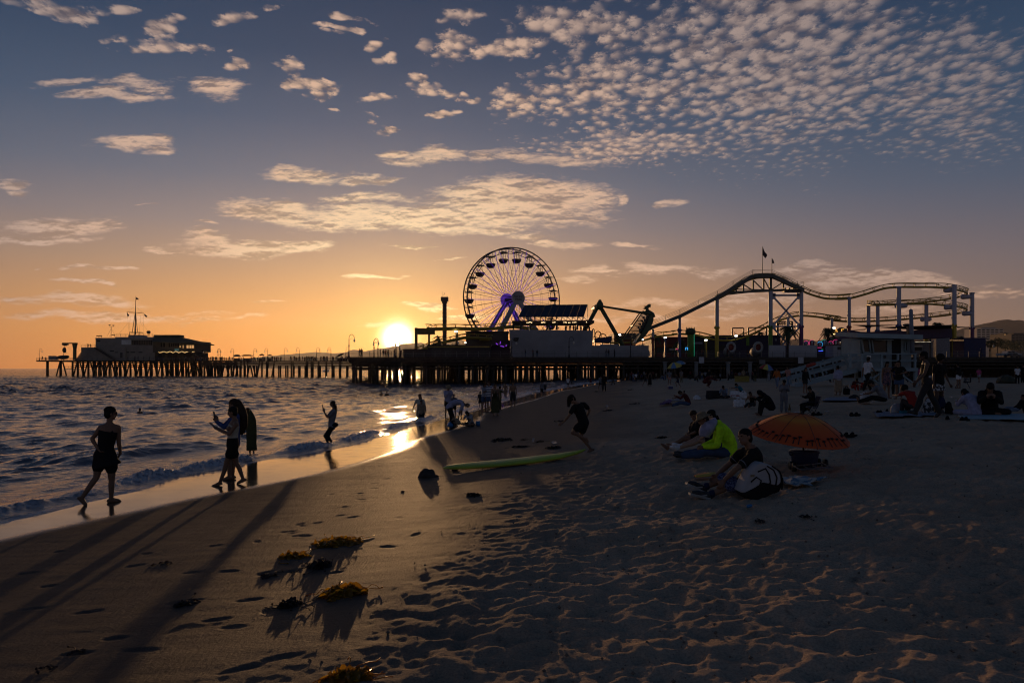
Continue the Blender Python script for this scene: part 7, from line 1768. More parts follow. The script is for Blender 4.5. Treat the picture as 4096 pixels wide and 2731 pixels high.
 def vestlogo(o, V, s, q):
  mb = MB(); c = V['pel'] + q['ax'] * .14 * s - q['fwd'] * .0 + Vector((0, -.165 * s, 0)); mb.box(c, (.07, .01, .06)); mb.build('patch', CL['lightgrey'], o); hat('cap', CL['black'])(o, V, s, q)
 P('d', 1335, 852, 706, dict(POSES['walk'], hfl=26, hfr=-20, kfr=6, kfl=8, sfl=16, sfr=10, efl=30, efr=18, hturn=10), 75, 'bearded man in black sleeveless top and cap striding past the blankets', hair='short', skin='dark', top=('black', 'tank'), bottom=('charcoal', 'pants'), shoes=SHOE, fingers=True, extra=vestlogo)
 P('d', 1455, 800, 620, 'stand2', 200, 'person with big curly hair, black tee and zebra print skirt', hair='afro', top=('black', 'tee'), bottom=('zebra', 'skirt'), skin='dark', fem=True)
 P('d', 1195, 810, 305, 'sit', 10, 'person with red carrier on the back sitting before the striding man', hair='afro', top=('red', 'tee'), bottom=('charcoal', 'pants'))
 P('d', 1490, 800, 245, 'sit', 5, 'person in navy top sitting with back turned right of the striding man', hair='short', top=('navy', 'hoodie'), bottom=('navy', 'pants'))
 P('d', 1265, 500, 200, 'stand', 190, 'girl in pink hooded top behind the striding man', hair='short', hairc='brown', top=('pink', 'hoodie'), bottom=('lightgrey', 'leggings'))
 P('d', 1190, 470, 150, 'bend', 100, 'dim person bending under the lifeguard hut', hair='short', top=('charcoal', 'long'), bottom=('black', 'pants'))
 P('d', 1665, 535, 268, 'photo', 20, 'photographer in black jacket and white shorts behind a tripod', hair='short', top=('black', 'long'), bottom=('white', 'shorts'))
 P('d', 1880, 480, 165, 'walk', 120, 'child in pink top walking on the berm', hair='short', hairc='brown', top=('pink', 'tee'), bottom=('lightgrey', 'shorts'))
 P('d', 2282, 488, 192, 'stand', 170, 'person in white tee and black trousers at the right edge', hair='short', top=('white', 'tee'), bottom=('black', 'pants'))
 P('d', 2338, 478, 200, 'stand2', 190, 'person in black coat with white bag at the right edge', hair='short', top=('black', 'hoodie'), bottom=('black', 'pants'))
 P('d', 1835, 825, 285, dict(POSES['sitcross'], lean=16), 5, 'long haired person in pale hoodie sitting with back turned on the blanket', hair='vlong', hairc='black', top=('lilac', 'hoodie'), bottom=('lilac', 'pants'), fem=True, fingers=True)
 P('d', 1990, 815, 345, dict(POSES['sitcross'], efl=85, efr=85), 150, 'long haired man in black tracksuit with white sleeve stripes on the blanket', hair='long', hairc='black', top=('black', 'hoodie'), bottom=('black', 'pants'), fingers=True)
 P('d', 2275, 812, 215, dict(POSES['recline'], lean=-50), 80, 'person in black jacket lounging on the blanket at right edge', hair='short', top=('black', 'hoodie'), bottom=('paledenim', 'pants'), fingers=True)
 for i, (x, h, tp) in enumerate(((1080, 120, 'grey'), (1130, 110, 'charcoal'), (1730, 70, 'grey'), (1790, 80, 'charcoal'), (280, 90, 'tanc'), (790, 120, 'khaki'))):
  P('d', x, 475 if x > 600 else 470, h, ('stand', 'sit', 'sitcross')[i % 3], 150 + 20 * i, ['dim person in grey top under the hut, left one', 'dim seated person in dark top under the hut', 'dim cross legged person in grey beside the photographer', 'dim standing person in dark top beside the photographer', 'dim seated person in tan top under the ramp', 'dim cross legged person in khaki behind the hut leg'][i], hair='short', top=(tp, 'tee'), bottom=('charcoal', 'pants'))
 for i, (x, y, h, pose) in enumerate(((20, 505, 95, 'stand'), (60, 500, 80, 'walk'), (195, 515, 95, 'stand'), (365, 500, 90, 'walk'), (425, 500, 70, 'sit'), (740, 490, 60, 'sit'), (880, 495, 110, 'stand'), (905, 500, 100, 'walk'), (1120, 505, 90, 'stand2'), (1250, 505, 80, 'sit'))):
  P('c', x, y, h, pose, 90 + 37 * i, ['dim walker nearest the piles on the far sand', 'dim striding walker just left of the pale blue top', 'dim stander left of the leaning walker', 'dim walker right of the black dress', 'dim seated figure beside the far cooler', 'dim seated figure with white bag before the piles', 'dim tall figure behind the crouching woman', 'dim walker behind the crouching woman', 'dim stander between the two far signs', 'dim seated figure on the far sand before the food stand'][i], hair=('short', 'long')[i % 2], top=(('grey', 'charcoal', 'navy', 'tanc')[i % 4], 'tee'), bottom=(('charcoal', 'denim', 'black')[i % 3], 'pants'))
def gh_c(x, y):
 u, v = PX('c', x, y); return ground_hit(u, v)
def pier_people():
 protos = []
 for i, (pose, tp, bt, hr, fm) in enumerate((('stand', 'charcoal', 'black', 'short', 0), ('walk', 'navy', 'charcoal', 'long', 1), ('stand2', 'black', 'denim', 'short', 0), ('phone', 'maroon', 'black', 'long', 1), ('hips', 'grey', 'black', 'short', 0))):
  o = person(fk(POSES[pose], 1.0, 0, (0, 0, 0)), 'dark silhouetted person in the crowd on the narrow pier', 1.0, hair=hr, top=(tp, 'tee'), bottom=(bt, 'pants'), fem=bool(fm), vox=.032, root=(0, 0, 0), group='crowd on the narrow pier')
  protos.append(o)
 finalize()
 rs = random.Random(12)
 A = Vector((-57.0, 262, 4.95)); B = Vector((-126, 306, 5.35)); d = B - A
 used = [False] * 5; count = 0
 def put(loc, label=None, group=None, yaw=None, sc=None):
  nonlocal count
  i = rs.randrange(5); yaw = rs.uniform(0, 6.28) if yaw is None else yaw; sc = sc or rs.uniform(.88, 1.06)
  if not used[i]:
   used[i] = True; c = protos[i]; c.location = loc; c.rotation_euler = (0, 0, yaw); c.scale = (sc,) * 3
   if label: c['label'] = label
  else: c = copy_tree(protos[i], loc, yaw, sc, label)
  if group: c['group'] = group
  elif label and 'group' in c: del c['group']
  count += 1
 def on_walk(x):
  u, _ = PX(2, x, 0); s = (u - UC) / F; t = (s * A.y - A.x) / (d.x - s * d.y); return A + d * t
 ranges = [(0, 130, 11), (135, 262, 11), (285, 392, 10), (470, 505, 3), (610, 690, 5), (740, 790, 3), (840, 905, 7), (915, 955, 3), (1070, 1152, 8), (1180, 1245, 7), (1250, 1425, 16), (1435, 1525, 9), (1530, 1560, 3), (1605, 1735, 9), (-60, 0, 6)]
 for x0, x1, n in ranges:
  for i in range(n):
   p = on_walk(rs.uniform(x0, x1)); put(p + Vector((0, rs.uniform(-3.6, 3.6), 0)))
 for i, x in enumerate(range(1190, 2340, 70)):
  p = C(1, x + rs.uniform(-20, 20), 1000, 319.5); put(Vector((p.x, 319.6 + rs.uniform(0, 1.5), 5.75)), 'small dark figure at the railing of the fishing platform', 'people on the fishing platform')
 for i, x in enumerate((733, 750, 772)):
  p = C(1, x, 850, 327.5); put(Vector((p.x, 327.5, C(1, x, 850, 326).z)), ['leftmost of three figures on the office front roof', 'middle of three figures on the office front roof', 'rightmost figure on the office front roof, standing apart'][i], 'figures on the office front roof')
 for i, (x, lab) in enumerate(((205, 'stooping figure at the far tip of the platform'), (240, 'slim figure beside the stooper at the platform tip'), (2088, 'figure at the top of the restaurant stair'))):
  p = C(1, x, 1000, 319.8); put(Vector((p.x, 319.8, 5.75 if i < 2 else C(1, x, 930, 322).z)), lab, 'people on the fishing platform')
 spots = [(2, 1880, 151.2, 'left of two people leaning on the broad pier corner railing'), (2, 1902, 151.2, 'right of two people leaning on the broad pier corner railing'), (2, 2122, 152, 'person at the broad pier railing left of the sun'), (2, 2158, 152.2, 'person at the railing just under the sun'), (2, 2185, 152.6, 'short person at the railing under the sun'), (2, 2212, 152, 'slim person at the railing under the sun'), (2, 2285, 152.2, 'person at the railing in the sun glare'), (3, 12, 152, 'person at the railing at the right of the glare'), (3, 82, 152.4, 'person at the railing right of the glare beside a lamp'), (3, 158, 152, 'broad figure at the railing before the dark kiosk'), (3, 1712, 151.4, 'taller of two dark figures before the white wall'), (3, 1760, 151.4, 'shorter of two dark figures before the white wall'), (3, 1622, 151.4, 'lone dark figure before the middle of the white wall'), (4, 512, 151.4, 'walker in pale shirt before the low white wall'), (4, 542, 151.6, 'walker in dark clothes beside the pale shirted walker'), (4, 612, 151.2, 'solitary dark figure before the low white wall'), (4, 1640, 151.6, 'figure in pale top before the dark snack bar'), (4, 1940, 151.8, 'dim figure before the left toothed booth'), (5, 465, 152, 'dim figure behind the railing left of the yellow column'), (5, 780, 152, 'dim figure before the left toothed mouth'), (5, 1000, 152, 'dim figure between the toothed booths'), (6, 1850, 152, 'dim figure before the blue container')]
 for k, x, Y, lab in spots:
  p = C(k, x, 1000, Y); put(Vector((p.x, Y, 4.6)), lab, 'people on the broad pier')
 for i, (k, x) in enumerate(((4, 40), (4, 88), (4, 131), (4, 152), (4, 216), (4, 316), (3, 1370), (3, 1480))):
  p = C(k, x, 800, 155.5); zt = C(3, 1850, 1060, 154).z; put(Vector((p.x, 155.5, zt - .55 if i < 6 else zt - .2)), 'diner on the roof terrace, ' + ['leftmost past the third post', 'beside the leftmost diner', 'in front of the round sign', 'right of the round sign', 'next to the last but one post', 'at the right end', 'above the left wall corner', 'by the first roof post'][i], 'diners on the roof terrace')
 for i in range(26):
  p = gh_c(rs.uniform(20, 2300), rs.uniform(488, 520)); put(p, 'dim figure among the walkers on the dark sand before the pier piles', 'dim walkers before the pier piles')
 # stalls and canopies on the walkway
 TENT = mat('stall canvas', (.06, .045, .04), .8)
 for i, (x, w, kind) in enumerate(((435, 80, 'tent'), (555, 110, 'box'), (727, 70, 'peak'), (822, 58, 'umb'), (1662, 120, 'horn'))):
  p = on_walk(x); sc = p.y / 2.94 / F; hw = w / 2 * sc
  o = empty('market_stall', p, ['low tented stall on the narrow pier, leftmost', 'long boxy stall on the narrow pier', 'peaked canopy stall on the narrow pier', 'open parasol stall on the narrow pier', 'stall with tilted awning near the broad pier corner'][i], 'stall', 'stalls on the narrow pier')
  m = MB(); m.box(p + Vector((0, 0, .5)), (hw * 1.5, 1.5, 1.0)); m.build('counter', WOOD, o)
  m = MB()
  for sx in (-1, 1):
   for sy in (-1, 1): m.bar(p + Vector((sx * hw * .85, sy * .9, 0)), p + Vector((sx * hw * .85, sy * .9, 2.0)), .07)
  m.build('post', STEEL, o)
  m = MB()
  if kind == 'tent': m.loft([(p + Vector((0, 0, 1.7)), Vector((hw, 0, 0)), Vector((0, 1.4, 0))), (p + Vector((0, 0, 2.3)), Vector((hw * .8, 0, 0)), Vector((0, 1, 0))), (p + Vector((0, 0, 2.6)), Vector((hw * .35, 0, 0)), Vector((0, .3, 0)))], 12, .7)
  elif kind == 'box': m.box(p + Vector((0, 0, 2.1)), (hw * 2, 2.2, .35)); m.box(p + Vector((0, 0, 2.35)), (hw * 1.3, 1.8, .25))
  elif kind == 'peak': m.loft([(p + Vector((0, 0, 2.1)), Vector((hw, 0, 0)), Vector((0, 1.5, 0))), (p + Vector((0, 0, 2.5)), Vector((hw * .7, 0, 0)), Vector((0, 1, 0))), (p + Vector((0, 0, 2.75)), Vector((hw * .2, 0, 0)), Vector((0, .2, 0)))], 8)
  elif kind == 'umb': m.loft([(p + Vector((0, 0, 2.1)), Vector((hw, 0, .1)), Vector((0, hw, 0))), (p + Vector((0, 0, 2.45)), Vector((hw * .5, 0, 0)), Vector((0, hw * .5, 0))), (p + Vector((0, 0, 2.6)), Vector((.05, 0, 0)), Vector((0, .05, 0)))], 10)
  else: m.prism([p + Vector((-hw * .6, -1, 1.5)), p + Vector((hw * .3, -1, 2.3)), p + Vector((hw * .5, -1, 2.7)), p + Vector((hw * .1, -1, 2.6)), p + Vector((-hw * .7, -1, 1.9))], (0, 2, 0))
  m.build('canopy', TENT, o)
heroes()
crowd_and_beach()
pier_people()
# ---------------------------------------------------------------- things on the sand
def gh(k, x, y, lift=0.0):
 u, v = PX(k, x, y); return ground_hit(u, v, lift)
def scale_at(k, p): return p.y / F / CR[k][2]
def sheet(k, quad, name, label, cat, m, lump=.03, th=.010, n=18, mm=10, lift=.030, group=None, seed=1):
 c = [gh(k, x, y) for x, y in quad]; rs = random.Random(seed); mb = MB(); g = []
 for j in range(mm + 1):
  for i in range(n + 1):
   a, b = c[0].lerp(c[1], i / n), c[3].lerp(c[2], i / n); p = a.lerp(b, j / mm)
   e = min(i, n - i, j, mm - j)
   wob = Vector((rs.uniform(-1, 1), rs.uniform(-1, 1), 0)) * (.05 if e == 0 else .01)
   z = G(p.x, p.y) + lift + lump * (float(fbm(p.x * 4 + seed, p.y * 4, 3)) + .4)
   g.append(Vector((p.x + wob.x, p.y + wob.y, z)))
 k0 = len(mb.v); N = len(g); mb.v += [tuple(q) for q in g] + [(q.x, q.y, q.z - th) for q in g]
 id_ = lambda i, j: j * (n + 1) + i
 for j in range(mm):
  for i in range(n):
   f = (id_(i, j), id_(i + 1, j), id_(i + 1, j + 1), id_(i, j + 1)); mb.f.append(f); mb.mi.append(0); mb.f.append(tuple(q + N for q in reversed(f))); mb.mi.append(0)
 rim = [id_(i, 0) for i in range(n + 1)] + [id_(n, j) for j in range(1, mm + 1)] + [id_(i, mm) for i in range(n - 1, -1, -1)] + [id_(0, j) for j in range(mm - 1, 0, -1)]
 for a, b in zip(rim, rim[1:] + rim[:1]): mb.f.append((a, a + N, b + N, b)); mb.mi.append(0)
 o = mb.build(name, m, None, True, loc=c[0]); tag(o, label, cat, group); return o
def lumpy(mb, c, a, b, h, seed, rough=.18, n=16, m=10):
 k = len(mb.v); mb.ell(c, (a, 0, 0), (0, b, 0), (0, 0, h), n, m)
 for i in range(k, len(mb.v)):
  v = Vector(mb.v[i]); d = v - Vector(c); q = float(pnoise(d.x / a * 1.7 + seed, d.z / h * 1.7 + d.y / b * 1.3)); v = Vector(c) + d * (1 + rough * 2 * q); mb.v[i] = tuple(v)
def bag(k, x, y, w, h, name, label, cat, m, handles=True, open_top=True, seed=1, extra=None):
 p = gh(k, x, y); s = scale_at(k, p); W_, H_ = w * s, h * s; D_ = W_ * .5
 o = empty(name, p, label, cat)
 mb = MB(); rs = random.Random(seed); rings = []
 for t in (0, .08, .3, .6, .85, 1.0):
  f = 1 + .12 * math.sin(t * 3.1) - (.0 if open_top else .75 * t * t)
  rings.append((p + Vector((rs.uniform(-.02, .02), 0, H_ * t * (.8 if handles else 1))), Vector((W_ * .5 * f, rs.uniform(-.02, .02), 0)), Vector((0, D_ * .5 * f, 0))))
 kk = len(mb.v); mb.loft(rings, 20, .7)
 for i in range(kk, len(mb.v)):
  v = Vector(mb.v[i]); q = float(pnoise(v.x * 14 + seed, v.z * 14)) * .025; mb.v[i] = (v.x + q, v.y + q, v.z + q * .6)
 mb.build('body', m, o, True)
 if handles:
  for dy in (-.3, .3):
   m2 = MB(); m2.tube([p + Vector((W_ * .22 * math.cos(a) , D_ * dy, H_ * (.78 + .22 * math.sin(a)))) for a in [math.pi * j / 8 for j in range(9)]], .012, 6); m2.build('handle', m, o, True)
 if extra: extra(o, p, W_, H_, D_)
 return o
def parasol(top, rim_c, Rr, height, tilt_fwd, tilt_side, cols, name, label, foot, rings=5, panels=8, decor=None, pole_m=STEEL, root=None):
 """parasol cloth over ribs: axis tilted towards -y by tilt_fwd degrees, sideways by tilt_side"""
 A = (Matrix.Rotation(R(tilt_side), 3, 'Y') @ Matrix.Rotation(R(tilt_fwd), 3, 'X'))
 c = Vector(rim_c); ax = A @ Vector((0, 0, 1))
 o = empty(name, root or foot, label, 'parasol')
 seg = panels * 4
 def S(r, a):
  w = 1 - .035 * r * r * (1 - math.cos(a * panels)) * .5
  sag = -.02 * (1 - math.cos(a * panels)) * .5 * (r)
  return c + A @ Vector((Rr * r * w * math.cos(a), Rr * r * w * math.sin(a), height * (math.cos(r * 1.45) - math.cos(1.45)) / (1 - math.cos(1.45)) + sag * .5))
 mb = MB()
 n = 12
 for i in range(n):
  for j in range(seg):
   a0, a1 = 2 * math.pi * j / seg, 2 * math.pi * (j + 1) / seg; r0, r1 = i / n, (i + 1) / n
   mb.cur = cols(i / n, j // 4)
   mb.face([S(r0, a0), S(r1, a0), S(r1, a1), S(r0, a1)] if i else [S(0, 0), S(r1, a0), S(r1, a1)])
 mb.cur = 0
 ms = decor['mats']
 can = mb.build('canopy', ms, o)
 can.modifiers.new('t', 'SOLIDIFY').thickness = .008
 bm = bmesh.new(); bm.from_mesh(can.data); bmesh.ops.remove_doubles(bm, verts=bm.verts, dist=.002); bmesh.ops.recalc_face_normals(bm, faces=bm.faces); bm.to_mesh(can.data); bm.free()
 mb = MB()
 for j in range(panels): mb.tube([S(r, 2 * math.pi * j / panels) - ax * .012 for r in (0, .25, .5, .75, 1.0)], .006, 5)
 for j in range(panels): mb.tube([S(r, 2 * math.pi * j / panels) + ax * .004 for r in (.02, .25, .5, .75, 1.0)], .004, 4)
 mb.build('rib', pole_m, o)
 mb = MB(); tp = S(0, 0); mb.tube([Vector(foot), tp - ax * .02], .016, 8); mb.build('pole', pole_m, o, True)
 mb = MB(); mb.tube([tp - ax * .01, tp + ax * .05], [.03, .008], 8); mb.build('finial', pole_m, o, True)
 return o, S, ax
def beach_things():
 # --- orange parasol stuck in a blue bin on a folding cart
 base = gh('e', 1690, 768); s = scale_at('e', base); Y = base.y
 BINM = mat('dark blue bin plastic', (.018, .024, .075), .5, var=.2)
 b = empty('trash_bin', base, 'dark blue plastic bin under the orange parasol', 'bin')
 top = C('e', 1688, 585, Y); hB = top.z - base.z; r1 = 128 * s
 mb = MB(); mb.tube([(base.x, Y, base.z + .03), (base.x, Y, base.z + hB * .9), (base.x, Y, base.z + hB)], [r1 * .84, r1 * .99, r1], 28); mb.build('body', BINM, b, True)
 mb = MB(); mb.tube([(base.x, Y, base.z + hB * .88), (base.x, Y, base.z + hB * .97)], r1 * 1.07, 28); mb.build('rim', BINM, b, True)
 mb = MB(); mb.tube([C('e', 1562, 600, Y - .02), C('e', 1545, 610, Y - .05), C('e', 1556, 632, Y - .05), C('e', 1575, 630, Y - .02)], .016, 6); mb.build('handle', BINM, b, True)
 ct = empty('folding_cart', base + Vector((0, -.1, 0)), 'low metal folding cart with small wheels under the blue bin', 'cart')
 mb = MB(); zc = .055
 pts = [C('e', x, y, Y - d_) for x, y, d_ in ((1592, 735, .25), (1640, 822, .42), (1930, 800, .40), (1850, 712, .2))]
 for p in pts: p.z = max(p.z, G(p.x, p.y) + .07)
 for i in range(4): mb.tube([pts[i], pts[(i + 1) % 4]], .014, 6)
 for t in (.3, .6): mb.tube([pts[0].lerp(pts[3], t), pts[1].lerp(pts[2], t)], .011, 6)
 mb.tube([pts[1], pts[1] + Vector((.02, -.06, .0)), pts[2] + Vector((.02, -.06, 0)), pts[2]], .012, 6)
 mb.build('frame', GALV, ct, True)
 for p in (C('e', 1562, 742, Y), C('e', 1885, 722, Y), C('e', 1590, 760, Y - .2), C('e', 1820, 715, Y + .15)):
  p.z = G(p.x, p.y) + .075; mb = MB(); mb.tube([p + Vector((-.02, 0, 0)), p + Vector((.02, 0, 0))], .07, 16); mb.build('wheel', BLACK, ct, True)
 OMB = bpy.data.materials.new('ombre parasol cloth'); OMB.use_nodes = True; t = NT(OMB.node_tree); bb = t.n['Principled BSDF']; bb.inputs['Roughness'].default_value = .75
 tcp = t.new('ShaderNodeTexCoord').outputs['Object']; rc0 = C('e', 1628, 452, Y - .02); rad = t.v('LENGTH', t.v('MULTIPLY', t.v('SUBTRACT', tcp, (rc0.x - base.x, rc0.y - base.y, 0)), (1, 1, 0)))
 rr_ = t.m('ADD', t.m('DIVIDE', rad, 466 * s), t.m('MULTIPLY', t.noise(tcp, 6, 4, .6), .06)); t.put(bb.inputs['Base Color'], t.ramp(rr_, [(.0, (.48, .085, .010)), (.25, (.51, .11, .012)), (.45, (.58, .22, .022)), (.58, (.53, .11, .012)), (.85, (.49, .065, .008)), (1, (.53, .08, .009))]))
 om = [OMB]
 rc = C('e', 1628, 452, Y - .02); Rr = 466 * s
 o, S, ax = parasol(None, rc, Rr, .36, 9, 4.2, lambda r, j: 0, 'parasol', 'orange parasol with palm tree border stuck in a blue bin', Vector((base.x, Y, base.z + .06)), panels=8, decor=dict(mats=om), root=base + Vector((.001, .001, 0)))
 rs = random.Random(3)
 PR = mat('dark palm print', (.02, .012, .01), .8)
 mb = MB()
 for i in range(46):
  a = 2 * math.pi * (i + rs.uniform(-.2, .2)) / 46; r0, r1 = .965, rs.uniform(.80, .87)
  p0, p1 = S(r0, a) + ax * .008, S(r1, a + .012) + ax * .008; tang = (S(r0, a + .05) - S(r0, a - .05)).normalized()
  up = (p1 - p0).normalized(); w = .009
  mb.face([p0 - tang * w, p0 + tang * w, p1 + tang * w * .6, p1 - tang * w * .6])
  for q in range(7):
   t = R(-40 + q * 43); d_ = up * math.cos(t) * .5 + tang * math.sin(t); e = p1 + d_ * .05 + ax * .002; n_ = d_.cross(ax).normalized() * .013
   mb.face([p1 - n_ * .5 + ax * .002, p1 + n_ * .5 + ax * .002, p1.lerp(e, .55) + n_ + up * .004, e - up * .008, p1.lerp(e, .55) - n_ + up * .004])
 mb.build('palm_print', PR, o)
 # --- striped backpack
 Yb = gh('e', 1250, 1050).y + .14
 WB = mat('white backpack cloth', (.36, .36, .38), .85, var=.18, bump=.2)
 base = Vector((C('e', 1270, 1050, Yb).x, Yb, G(C('e', 1270, 1050, Yb).x, Yb)))
 o = empty('backpack', base, 'large white and black striped backpack beside the sitting man', 'backpack')
 s = scale_at('e', base)
 mb = MB(); mb.prism([C('e', x, y, Yb - .15) for x, y in ((1082, 985), (1130, 880), (1185, 785), (1235, 728), (1275, 710), (1350, 722), (1430, 757), (1465, 820), (1470, 890), (1440, 930), (1300, 900), (1230, 945), (1130, 995))], (0, .30, 0)); soft(mb, 'body', WB, o, .012, 9)
 mb = MB(); mb.prism([C('e', x, y, Yb - .165) for x, y in ((1092, 1000), (1140, 985), (1235, 935), (1300, 890), (1440, 920), (1476, 890), (1446, 965), (1392, 1000), (1330, 1032), (1240, 1060), (1135, 1042))], (0, .33, 0)); soft(mb, 'base_panel', CL['black'], o, .012, 6)
 mb = MB()
 for pts in (((1215, 775), (1285, 745), (1318, 800), (1330, 870), (1300, 950)), ((1300, 722), (1360, 760), (1390, 830), (1375, 930)), ((1345, 722), (1415, 770), (1445, 850), (1435, 940)), ((1150, 870), (1200, 825), (1245, 855), (1225, 930), (1195, 985))):
  kx = [Vector((0, -.152, 0)) for i in range(len(pts))]
  mb.tube([C('e', x, y, Yb) + kx[i] for i, (x, y) in enumerate(pts)], .010, 6)
 mb.build('black_stripe', CL['black'], o, True)
 mb = MB(); mb.tube([C('e', x, y, Yb + .05) for x, y in ((1420, 765), (1470, 830), (1472, 900), (1440, 970), (1395, 985))], .016, 6); mb.build('shoulder_strap', CL['black'], o, True)
 mb = MB(); mb.box(C('e', 1200, 828, Yb - .19), (.05, .01, .03)); mb.build('patch', CL['khaki'], o)
 # --- towel behind it, skimboard at the sitter's knees
 sheet('e', [(1400, 945), (1700, 955), (1870, 900), (1440, 880)], 'beach_towel', 'crumpled blue and white printed towel behind the striped backpack', 'towel', printed('blue white towel print', (.10, .18, .26), (.42, .42, .40), 9), .09, lift=.05, seed=5)
 mb = MB(); p0 = gh('e', 650, 862); p1 = gh('e', 850, 850); d_ = p1 - p0; sd_ = Vector((-d_.y, d_.x, 0)).normalized()
 mb.loft([(p0.lerp(p1, t) + Vector((0, 0, .05 + .02 * t)), sd_ * .16 * w, Vector((0, 0, .012 + .012 * w))) for t, w in ((0, .2), (.1, .6), (.35, .95), (.7, 1), (1, .85))], 12)
 tag(mb.build('skimboard', printed('orange yellow skimboard', (.42, .12, .03), (.45, .33, .06), 4), None, True, loc=p0), 'orange and yellow skimboard lying behind the sitting man', 'board')
 # --- surfboard
 N_ = gh('s', 2342, 1828); T_ = gh('s', 1774, 1886); d_ = N_ - T_; sd_ = Vector((-d_.y, d_.x, 0)).normalized()
 roll = R(5); sv = sd_ * math.cos(roll) + Vector((0, 0, math.sin(roll))); up = Vector((0, 0, math.cos(roll))) - sd_ * math.sin(roll)
 o = empty('surfboard', (N_ + T_) / 2, 'long yellow green surfboard lying across the sand', 'surfboard')
 prof = ((0, .16, .0), (.04, .5, .01), (.15, .82, .0), (.35, 1, -.01), (.6, .98, -.01), (.8, .74, .01), (.93, .38, .05), (.985, .14, .08), (1, .03, .09))
 BM = mat('lime board foam', (.38, .47, .03), .45, var=.15, scale=2)
 mb = MB(); mb.loft([(T_.lerp(N_, t) + Vector((0, 0, .075 + k)), sv * .255 * w, up * (.016 + .028 * w)) for t, w, k in prof], 20); mb.build('deck', BM, o, True)
 mb = MB(); mb.loft([(T_.lerp(N_, t) + Vector((0, 0, .075 + k)) - up * .020, sv * .245 * w, up * (.010 + .022 * w)) for t, w, k in prof[1:-1]], 20); mb.build('bottom', mat('yellow board bottom', (.45, .34, .02), .45, var=.15), o, True)
 mb = MB(); q = T_.lerp(N_, .06) + Vector((0, 0, .03)); mb.prism([q, q + d_.normalized() * .16, q - d_.normalized() * .06 + Vector((0, 0, -.10))], sd_ * .012); mb.build('fin', BLACK, o)
 # --- sand mound, buckets, litter
 p = gh('b', 490, 1125); s = scale_at('b', p); mb = MB(); lumpy(mb, p + Vector((0, .05, 0)), 84 * s, .17, 80 * s, 3, .16, 22, 14); lumpy(mb, p + Vector((.12, 0, -.02)), 50 * s, .1, 40 * s, 8, .2)
 tag(mb.build('sand_mound', mat('dark wet sand pile', (.05, .04, .034), .95, var=.4, scale=12, bump=.8), None, True, loc=p), 'dark heaped sand mound at the tail of the surfboard', 'sand mound')
 BU = mat('blue bucket plastic', (.02, .16, .38), .4, var=.1)
 for i, (x, y, r_, h_, lab) in enumerate(((712, 672, 25, 42, 'blue toy bucket on its side by the crouching child'), (968, 640, 22, 42, 'upright blue toy bucket beside the long haired child'))):
  p = gh('b', x, y); s = scale_at('b', p); o = empty('toy_bucket', p, lab, 'bucket', 'toy buckets')
  axd = Vector((0, 0, 1)) if i else Vector((-.6, -.3, .45)).normalized()
  c0 = p + (Vector((0, 0, 0)) if i else Vector((.05, 0, .1)))
  mb = MB(); mb.tube([c0, c0 + axd * h_ * s], [r_ * s * .8, r_ * s], 20); mb.build('body', BU, o, True)
  mb = MB(); mb.tube([c0 + axd * h_ * s * .94, c0 + axd * h_ * s * 1.03], r_ * s * 1.08, 20); mb.build('rim', BU, o, True)
 PL = bpy.data.materials.new('clear plastic'); PL.use_nodes = True; bb = PL.node_tree.nodes['Principled BSDF']; bb.inputs['Base Color'].default_value = (.6, .6, .62, 1); bb.inputs['Roughness'].default_value = .2; bb.inputs['Transmission Weight'].default_value = .6
 for i, (k, x, y, w, h, nm, lab) in enumerate((('b', 1488, 796, 22, 40, 'plastic_cup', 'crushed clear cup catching the sun beyond the surfboard'), ('b', 1685, 808, 60, 26, 'plastic_wrapper', 'pale plastic wrapper catching the sun near the running girl'), ('d', 1590, 630, 30, 16, 'plastic_wrapper', 'small pale plastic scrap right of the striding man'), ('d', 1640, 660, 40, 12, 'plastic_wrapper', 'flat plastic scrap by the pale hoodie'), ('b', 2185, 465, 30, 22, 'plastic_wrapper', 'white scrap on the far sand beyond the running girl'), ('d', 285, 782, 50, 14, 'plastic_wrapper', 'flat pale scrap behind the orange parasol'), ('e', 1172, 1138, 45, 30, 'drink_can', 'small blue can in the sand before the backpack'))):
  p = gh(k, x, y); s = scale_at(k, p); mb = MB()
  if nm == 'plastic_cup': mb.tube([p + Vector((0, 0, .0)), p + Vector((.01, 0, h * s))], [w * s * .4, w * s * .55], 12)
  elif nm == 'drink_can': mb.tube([p + Vector((-w * s * .5, 0, .03)), p + Vector((w * s * .5, .02, .035))], h * s * .5, 14)
  else: lumpy(mb, p + Vector((0, 0, h * s * .4)), w * s * .5, w * s * .4, h * s * .5, i * 3, .35, 12, 6)
  tag(mb.build(nm, PL if nm != 'drink_can' else BU, None, True, loc=p), lab, 'litter' if nm != 'drink_can' else 'can')
 # --- lifeguard hut
 Y = 50.0
 HB = mat('pale blue hut paint', (.22, .29, .32), .7, var=.18, scale=1.2, bump=.1)
 pl = C('d', 600, 318, Y); zp = pl.z; gz = G(pl.x + 2, Y + 1)
 X = lambda x: C(6, x, 0, Y).x
 Z = lambda y: C(6, 0, y, Y).z
 o = empty('lifeguard_hut', (X(740), Y, gz), 'pale blue lifeguard hut on stilts with ramp and railing', 'lifeguard hut')
 D = 3.2
 mb = MB(); mb.box2((X(420), Y - .5, zp - .22), (X(1060), Y + D + .3, zp)); mb.build('platform', HB, o)
 mb = MB()
 x0, x1 = X(445), X(1035); zr = Z(1024)
